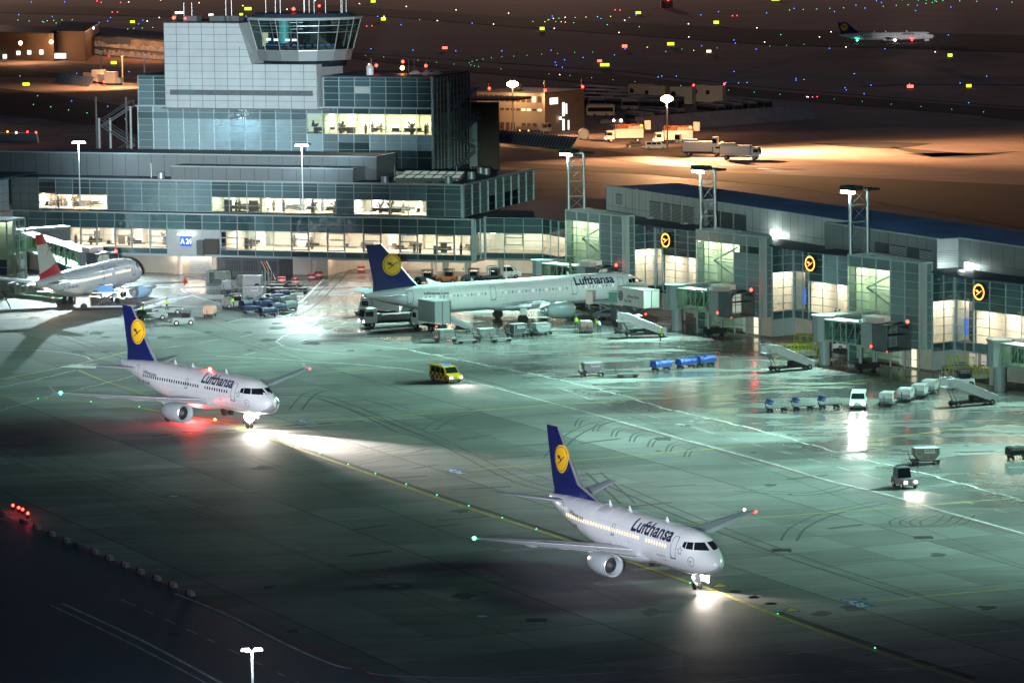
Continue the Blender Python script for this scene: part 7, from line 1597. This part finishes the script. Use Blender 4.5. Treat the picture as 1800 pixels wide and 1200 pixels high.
blast((1130, 232), (1437, 209), 3.4, 'long blue-grey blast fence right of the bus park', M_bf, 26); blast((845, 247), (1002, 263), 2.6, 'blast fence with dark struts below the office block', mat('blast_metal2', (.34, .33, .40), .5, .2), 30, True); blast((95, 145), (155, 153), 2.6, 'short pale blast fence far at left', mat('blast_metal3', (.30, .36, .42), .5), 14)
# the bus and trailer park
def bus(u, v, rz, L, lab, m, lit=False, grp='buses parked in rows behind the fence'):
    t = empty('bus', G(u, v), rz, lab, 'bus', grp); MB().box(-L / 2, L / 2, -1.25, 1.25, .35, 2.9).build('body', m, t); MB().box(-L / 2 + .5, L / 2 - .5, -1.0, 1.0, 2.9, 3.05).build('roof', mat('bus_roof', (.34, .33, .38), .5), t)
    MB().box(-L / 2 + .3, L / 2 - .3, -1.27, -1.25, 1.3, 2.3).build('side_window', M_glassv, t); MB().box(L / 2, L / 2 + .03, -1.1, 1.1, 1.1, 2.4).build('windscreen', M_glassv, t)
    for x in (-L / 2 + 2, L / 2 - 2): MB().wheel(x, -1.1, .45, .45, .3, 10).build('wheel', M('tyre'), t); MB().wheel(x, 1.1, .45, .45, .3, 10).build('wheel', M('tyre'), t)
    if lit: blob(t, 'headlight', (L / 2 + .1, -.8, .8), .28, M_wlamp); blob(t, 'headlight', (L / 2 + .1, .8, .8), .28, M_wlamp)
    return t
ordn = ['first', 'second', 'third', 'fourth', 'fifth', 'sixth', 'seventh', 'eighth', 'ninth', 'tenth']
for row, (v, u0, u1, n, nm) in enumerate(((171, 1045, 1120, 5, 'back row'), (177, 1040, 1150, 6, 'second row'), (184, 1045, 1165, 6, 'third row'), (191, 1042, 1160, 5, 'fourth row'))):
    for k in range(n): bus(u0 + (u1 - u0) * k / max(1, n - 1), v + k * 1.2, R(-28), 11, 'parked bus, %s from the left in the %s of the park' % (ordn[k], nm), M('dgrey') if (k + row) % 2 else M('grey'))
for k, (u, v) in enumerate(((1125, 219), (1152, 215), (1180, 212), (1250, 204), (1280, 201), (1305, 198), (1332, 195))): bus(u, v, R(-65), 11, 'dark coach, %s from the left in the front row by the blast fence' % ordn[k], M('dgrey'), lit=(k == 0))
bus(1057, 205, R(-10), 7, 'pale cabin trailer with small windows right of the office block', mat('cream_cabin', (.62, .55, .44), .7))
for k, (u, v) in enumerate(((1070, 219), (1083, 219))): t = empty('parked_car', G(u, v), 0, ['car with a lit headlamp, left of a pair before the dark coach', 'car with a lit headlamp, right of a pair before the dark coach'][k], 'car'); MB().tbox(-2, 2, -.9, .9, .3, 1.3, .5, .6, .1).build('body', M('dgrey'), t); blob(t, 'headlight', (1.2, -1.0, 1.0), .36, M_wlamp)
for k, (u, v, w_) in enumerate(((1130, 183, 7), (1153, 186, 6), (1200, 188, 6), (1232, 184, 4), (1257, 186, 5))):
    t = empty('box_trailer', G(u, v), R(-20), 'tall pale box trailer, %s from the left behind the coaches' % ordn[k], 'trailer', 'tall box trailers behind the coaches'); MB().box(-w_ / 2, w_ / 2, -1.5, 1.5, .8, 5.2).build('body', mat('trailer_pale', (.50, .42, .34), .7), t); MB().box(-w_ / 2 + .4, w_ / 2 - .4, -1.3, 1.3, .3, .8).build('chassis', M('black'), t); MB().box(-w_ / 2 + .5, -w_ / 2 + 1.5, -1.53, -1.5, 3, 4).build('window', M_glassv, t)
    if k in (2, 4): roof_lamp(t, (w_ / 2, 0, 5.6), .25)
# lift trucks under the sodium lamps
def lift_truck(u, v, rz, lab, lit=True, rail=True):
    t = truck(u, v, rz, lab, 'box', L=8.5, lights=lit, zb=1.0, hb=2.0, grp='lift trucks under the orange lamps', name='lift_truck', lamps=False, boxm=mat('lift_white', (.72, .70, .68), .5))
    if rail:
        g = MB()
        for x in range(8):
            for y in (-1.2, 1.2): g.bar((-4.2 + x * .85, y, 3.0), (-4.2 + x * .85, y, 3.9), .05, 4)
        for y in (-1.2, 1.2): g.bar((-4.2, y, 3.9), (1.8, y, 3.9), .06, 4); g.bar((-4.2, y, 3.4), (1.8, y, 3.4), .06, 4)
        g.build('railing', M('orange'), t)
    MB().tbox(-4.4, -1.0, -.5, .5, 3.1, 3.6, .2, .2, .1).build('boom', M('bodywhite'), t); MB().box(-6.0, -4.8, -.7, .7, 2.8, 4.8).build('basket', M('bodywhite'), t); MB().box(-6.02, -5.0, -.72, -.7, 3.5, 4.5).build('basket_window', M_glassv, t)
    blob(t, 'amber_lamp', (-4.0, 0, 3.6), .28, M_amb); return t
lift_truck(1097, 250, R(188), 'lift truck with orange railing nearest the office block'); lift_truck(1183, 253, R(190), 'lift truck with orange railing behind the second lamp post'); lift_truck(1236, 274, R(-14), 'lift truck facing right with basket raised, left of the last two', rail=False); lift_truck(1302, 281, R(-14), 'lift truck facing right, last of the pair on the orange apron', rail=False)
for q in ((1230, 276), (1298, 283)):
    a = G(q[0] + 25, q[1] + 4, 1.0); spot('headlight_beam', a, (a.x + 15, a.y - 16, 0), 9000, 60, (1, .8, .6), .8, .1)
car('car', 1119, 260, R(0), 'black car on the orange apron left of a silver one', 'car', 4.6, 1.8, 1.5, M('black')); car('car', 1153, 263, R(0), 'silver-white minivan beside the second orange lamp post', 'car', 4.8, 1.9, 1.8, M('bodywhite'), True, lights=True)
for k, (u, v) in enumerate(((852, 223), (873, 226), (888, 229), (905, 229))): car('van' if k else 'car', u, v, R(-30), ['pale car parked left-most before the office block', 'pale van second before the office block', 'pale van third before the office block', 'pale van right of the lamp post'][k], 'car', 4.9, 1.9, 1.6 if not k else 2.0, mat('cream_car', (.7, .6, .42), .45), k > 0, 'vehicles before the office block')
truck(938, 236, R(-20), 'brown flat truck parked under the office windows', 'flat', m=M('grey'), L=8)
t = empty('silver_drum', G(1026, 246), 0, 'round silver tank end on the orange apron right of the office block', 'tank'); MB().lathe([(1.1, -1.5), (1.25, -1.3), (1.25, 1.3), (1.1, 1.5)], (0, 0, 1.4), 'y', 16).build('shell', M('grey'), t); MB().box(-1.2, 1.2, -1, 1, 0, .4).build('base', M('dgrey'), t)
# far left: hangar, brick office, lit storage terraces
def blk(name, pts, z, label, cat, m, roofm=None):
    P = [G(u, v) for u, v in pts]; o = P[0]; t = empty(name, o, 0, label, cat); MB().prism([((p - o).x, (p - o).y) for p in P], 0, z).build('wall', m, t, fix=True); MB().prism([((p - o).x * 1.01, (p - o).y * 1.01) for p in P], z, z + .5).build('roof', roofm or M('dgrey'), t, fix=True); return t, P
t, P = blk('hangar', [(-40, 103), (95, 108), (120, 96), (-40, 88)], 8.6, 'low dark hangar with bright strip windows at the far left', 'hangar', mat('hangar_brown', (.16, .11, .08), .8))
for u0, u1, v0, v1 in ((29, 45, 90, 97), (48, 67, 89, 96), (69, 91, 88, 96), (5, 28, 96, 103), (-8, 4, 90, 97), (96, 116, 94, 103)):
    a = G(u0, 108); s = Vector((0, -1, 0)); b = MB()
    y = P[0].y + (P[1].y - P[0].y) * ((u0 + 40) / 135.) - 1.5
    def q(u, v): d = ray(u, v); k = y / d.y; return (d.x * k - P[0].x, y - P[0].y, CH + d.z * k)
    b.add([q(u0, v1), q(u1, v1), q(u1, v0), q(u0, v0)], [(0, 1, 2, 3)]).build('strip_window', emat('strip_window_light', (.95, 1, .95), 2.4), t)
for u, v in ((36, 76), (90, 74)):
    b = q(u, v); blob(t, 'wall_lamp', b, .6, emat('sodium_head', (1, .55, .2), 60)); pointl('wall_light', (P[0].x + b[0], P[0].y + b[1] - 3, b[2]), 1500, M_so, .5)
t, P = blk('brick_office', [(92, 106), (150, 108), (175, 90), (110, 88)], 9.2, 'square brown building right of the hangar', 'building', mat('brown_brick', (.15, .10, .07), .8)); MB().box(18, 26, -.8, -.6, 5, 7).build('window', mat('office_window', (.16, .12, .09), .15), t)
t, P = blk('cargo_terrace', [(152, 95), (300, 108), (300, 92), (152, 78)], 6.0, 'long orange-lit storage shed behind the control tower', 'shed', mat('shed_orange', (.35, .25, .17), .8))
g = MB(); a, b = P[0], P[1]
r_ = random.Random(5)
for k in range(46):
    w0 = (b - a) * (k / 46.0); 
    for z in (.3, 2.9): h = r_.uniform(.9, 1.9); g.box(w0.x, w0.x + r_.uniform(.8, 1.6), w0.y - 1.4, w0.y - .2, z, z + h)
g.build('stored_goods', mat('goods', (.55, .40, .28), .7, noise=.4, nscale=.6), t, kind='stuff')
for k in range(5): w0 = a.lerp(b, (k + .5) / 5); pointl('shed_light', (w0.x, w0.y - 9, 9), 1800, M_so, .5)
pointl('yard_light', (*(G(195, 148).xy), 7), 9000, M_so, .5); pointl('yard_light', (*(G(40, 112).xy), 7), 5000, M_so, .5); spot('yard_flood', (*(G(230, 155).xy), 14), (*(G(180, 155).xy), 0), 70000, 110, M_so, .9, .5)
for k, (u, v) in enumerate(((163, 145), (178, 146), (188, 148), (200, 150))): t = empty('parked_truck', G(u, v), R(-20), 'small truck with red lamps, %s from the left right of the pale fence' % ordn[k], 'truck', 'trucks with red lamps far left'); MB().box(-2.5, 1.0, -1.1, 1.1, .6, 2.9 + k % 2).build('box_body', mat('trailer_pale', (.50, .42, .34), .7), t); MB().box(1.1, 2.6, -1, 1, .6, 2.2).build('cab', M('grey'), t); MB().box(-2.3, 2.4, -.8, .8, .1, .6).build('chassis', M('black'), t); blob(t, 'tail_light', (-2.7, -.9, 1.0), .3, M_navr)
for k, (u, v) in enumerate(((10, 254), (30, 253), (45, 254))): t = empty('parked_truck', G(u, v), R(0), 'vehicle with lamps peeping over the roof edge at far left, %s' % ordn[k], 'truck', 'vehicles behind the terminal roof at left'); MB().tbox(-3, 3, -1.2, 1.2, .4, 2.6, .1, .4, .05).build('body', M('grey'), t); blob(t, 'lamp', (2.6, -1, 2.8), .22, M_navr if k else M_wlamp); blob(t, 'lamp', (-2, -1, 2.9), .18, M_amb)
# tall lamp posts and poles far left
for k, (u, v, vt, lit) in enumerate(((151, 98, 31, 1), (66, 60, 27, 0), (178, 130, 78, 0), (216, 146, 83, 0), (254, 128, 88, 0), (309, 60, 8, 1))):
    o = G(u, v); t = empty('lamp_post', o, 0, ['tall lit lamp post beside the brown square building', 'tall unlit lamp post behind the hangar', 'bare pole left of the pale fence trucks', 'bare pole right of the pale fence', 'bare pole nearest the control tower', 'lit lamp post rising behind the control tower roof'][k], 'lamp post'); zt = CH - o.y * math.tan(CP + math.atan((vt - 600 - (u - 900) * -CR) / CF))
    MB().bar((0, 0, 0), (0, 0, zt), .28, 6, .2).build('pole', mat('pole_warm', (.35, .28, .22), .6), t)
    if lit: MB().box(0, 3.0, -.4, .4, zt - .3, zt + .3).build('lamp_head', emat('pale_lamp_head', (1, .9, .7), 10), t)
    else: MB().box(-.5, .5, -.3, .3, zt, zt + .3).build('cap', M('grey'), t)
# ---- airfield ground lights
def mklight(nm, c, s, r):
    m = MM(); m.lathe([(r * .5, 0), (r * .5, .12)], n=6); k = len(m.f); m.ms = [M('dgrey')]; m.mi = [0] * k
    m.ms.append(emat('field_%s' % nm, c, s)); n0 = len(m.f); m.lathe([(r * .9, .12), (r, .12 + r * .5), (r * .8, .12 + r * 1.1), (r * .3, .12 + r * 1.5)], n=8); m.mi += [1] * (len(m.f) - n0)
    return m.build('taxiway_light')
C4 = ((0, 0), (450, 0), (900, 0), (1350, 0))
blue = ((0, '220,18 455,18 132,108 368,120 757,152 778,128 975,172 1005,147 697,163 540,520 140,538 264,677 503,713 757,752 908,508 1730,118'), (1, '855,120 1150,142 1020,178 645,162 1520,167 808,347 1103,357 1405,362 1728,362 523,95'),
  (2, '283,117 626,135 825,128 872,108 1328,109 1452,86 1790,95 275,357 500,408 720,390 370,424 304,441 312,463 354,478 795,348 1081,367 1333,326 1561,286 1570,307 1717,350 1028,545 1053,539 1156,539 1504,585 1593,587 1653,585 1561,507'),
  (3, '184,64 467,86 618,41 682,61 762,10 798,22 1038,78 1050,42 1286,54 1607,68 1268,250 822,347 432,344 607,523 1537,540 1351,588 724,603 995,592 676,662 541,621 551,636 196,556 252,563 1411,726 197,568'))
green = ((0, '126,145 205,152 300,155 308,160 332,150 378,148 436,145 508,143 395,165 440,178 467,183 511,183 552,190 630,197 715,206 797,215 868,215 876,219 898,208 941,203 1000,201 1074,197 922,228 1010,235 1060,245 1100,248 1145,253 235,738 357,755 482,776 612,797 880,840'),
  (1, '1500,443 1520,434 1552,426 1596,418 1655,410 1728,403 1510,460 1537,467 1565,471 1723,489 658,384 770,393 898,404 1138,427 1268,440 1393,454 585,372'),
  (2, '330,132 444,127 601,122 307,156 260,142 147,155 434,164 12,398 105,391 209,384 261,522 408,535 560,549 710,563 865,577 1187,605 1353,620 1524,636 1704,652 320,379 440,373 568,370 1195,348 1443,340 253,145 670,178 895,192'),
  (3, '1056,5 1115,4 1175,10 1185,14 1155,22 1110,28 985,38 945,3 1230,8 902,42 343,68 248,71 152,75 434,63 1348,10 1468,14 1716,20 532,60 810,48 131,322 253,315 12,328 90,248 84,666 466,700 663,716 867,735 1076,752 1293,771 1515,790'))
white = ((0, '905,18 1120,128 1035,153 1165,168 1400,24 1130,4 1575,118 1707,45'), (1, '727,30 1057,50 1407,74 1776,98 900,120 1275,150 1670,174 692,191 415,8 218,70'), (2, '291,135 297,204 792,147 752,233 1241,172 1243,264 1722,200 1776,300 374,127 335,529'), (3, '443,228 548,335 1176,369 362,264 273,684 282,686'))
red = ((0, '683,12 712,22 848,22 790,90 826,90 276,410 370,408 470,405 572,403 766,398 898,390 1033,384 1158,380'), (1, '778,188 815,186'), (2, '725,74 758,74 1550,115 1583,114'), (3, '313,685 346,684'))
orange = ((0, '965,235 988,235'), (2, '951,336 1278,358 232,157 346,157 520,124 693,120 375,160'))
for nm, c, s, r, data, lab in (('blue', (.05, .16, 1.0), 9, .30, blue, 'blue'), ('green', (.10, 1.0, .38), 4, .26, green, 'green'), ('white', (1, .82, .58), 8, .34, white, 'warm white'), ('red', (1, .03, .05), 14, .36, red, 'red'), ('amber', (1, .5, .08), 7, .28, orange, 'amber')):
    proto = None
    for ci, txt in data:
        for w_ in txt.split():
            a, b = w_.split(','); u, v = C4[ci][0] + float(a) / 4, C4[ci][1] + float(b) / 4; loc = G(u, v, 0.05)
            if proto is None: proto = mklight(nm, c, s, r); o = proto; tag(o, 'tiny %s lamp set low in the dark airfield beyond the buildings' % lab, 'airfield light', '%s airfield lights beyond the buildings' % lab)
            else: o = proto.copy(); col.objects.link(o)
            o['label'] = 'tiny %s lamp low on the airfield, %s' % (lab, ('left of the tower slab', 'right of the tower cab', 'in the middle above the coaches', 'in the far right part')[ci]); o['group'] = '%s airfield lights %s' % (lab, ('at left', 'right of the tower', 'in the middle', 'at far right')[ci])
            o.location = loc; k = loc.y / 3300; o.scale = (k, k, k)
            if lab == 'green' and ci in (1, 2, 3) and float(b) > 250: o.scale = (k * .7,) * 3
proto = None
for u, v in ((67, 702), (160, 708), (245, 717), (470, 768), (515, 785), (562, 799), (612, 818), (660, 834), (714, 853), (768, 872), (824, 891), (883, 912), (943, 932), (1213, 1027), (1367, 1081), (1538, 1141)):
    if proto is None: proto = mklight('near_green', (.05, 1.0, .25), 6, .06); o = proto; tag(o, 'small green lamp set in the yellow taxi line', 'centre line light', 'green lamps along the near taxi line')
    else: o = proto.copy(); col.objects.link(o)
    o.location = G(u, v, .01)
o = mklight('near_amber', (1, .55, .15), 14, .12); tag(o, 'single amber lamp in the taxi line under the red-lit belly', 'centre line light'); o.location = G(378, 740, .01)
# illuminated signs
def tsign(u, v, wpx, hpx, c, lab, n=1):
    o = G(u, v + hpx / 2); k = o.y / CF; t = empty('taxiway_sign', o, 0, lab, 'taxiway sign', 'illuminated taxiway signs'); W_, H2 = wpx * k, hpx * k
    MB().box(-W_ / 2 - .1, W_ / 2 + .1, 0, .4, .2, H2 + .4).build('housing', M('black'), t); MB().box(-W_ / 2, W_ / 2, -.06, 0, .3, H2 + .3).build('face', emat('sign_%s' % c[0], c[1], c[2]), t)
    for x in (-W_ * .4, W_ * .4): MB().box(x - .06, x + .06, .1, .3, 0, .2).build('foot', M('dgrey'), t)
    if n: 
        g = MB()
        for q in range(3): x = -W_ * .3 + q * W_ * .3; g.box(x - W_ * .05, x + W_ * .05, -.09, -.06, .3 + H2 * .25, .3 + H2 * .75)
        g.build('lettering', M('black'), t)
    return t
YS = ('yellow', (.75, 1.0, .04), 2.2); RS = ('red', (1, .16, .10), 3.5); PS = ('pale', (1, .85, .5), 3.5)
for i, (u, v, w_, h_, c, pl) in enumerate(((233, 40, 8, 4, YS, 'yellow sign amid the green lights left of the tower'), (46, 150, 12, 5, YS, 'yellow sign on the dark grass far left'), (200, 112, 10, 5, YS, 'yellow sign before the orange shed'), (371, 28, 8, 4, PS, 'pale sign just over the tower roof'), (424, 27, 6, 4, YS, 'yellow sign left of the tower cab'), (436, 17, 12, 5, YS, 'long yellow sign above the tower cab'),
    (656, 4, 8, 4, YS, 'yellow sign at the top edge above the tower'), (674, 35, 8, 5, YS, 'yellow sign right of the tower cab'), (782, 86, 9, 4, RS, 'red sign alone right of the tower'), (953, 52, 8, 5, YS, 'yellow sign above the orange lamp'), (1059, 116, 8, 5, YS, 'left half of the double yellow sign'), (1067, 116, 8, 5, YS, 'right half of the double yellow sign'), (1054, 109, 8, 4, RS, 'red sign just over the double yellow sign'),
    (1098, 83, 9, 5, RS, 'red sign at the far grass edge in the middle'), (1179, 79, 12, 5, YS, 'yellow sign right of the middle red one'), (1246, 92, 8, 4, PS, 'pale peach sign with a light streak'), (1259, 41, 9, 5, YS, 'yellow sign upper right of centre'), (1122, 24, 9, 4, YS, 'yellow sign near the top by blue lights'), (1363, 1, 14, 3, YS, 'yellow sign at the very top right'), (1670, 99, 8, 5, YS, 'yellow sign below the rolling far jet'), (1703, 153, 9, 5, YS, 'slanted yellow sign at far right'), (1600, 154, 11, 5, RS, 'red sign on the far right grass'))):
    tsign(u, v, w_, h_, c, pl)
t = empty('radar_hut', G(1172, 14), 0, 'faint hut with a red lamp at the very top of the picture', 'hut'); MB().box(-2.5, 2.5, -2, 2, 0, 3).build('wall', M('grey'), t); MB().bar((0, 0, 3), (0, 0, 6), .2, 5).build('mast', M('grey'), t); blob(t, 'lamp', (.5, -2, 3.6), .5, M_navr)
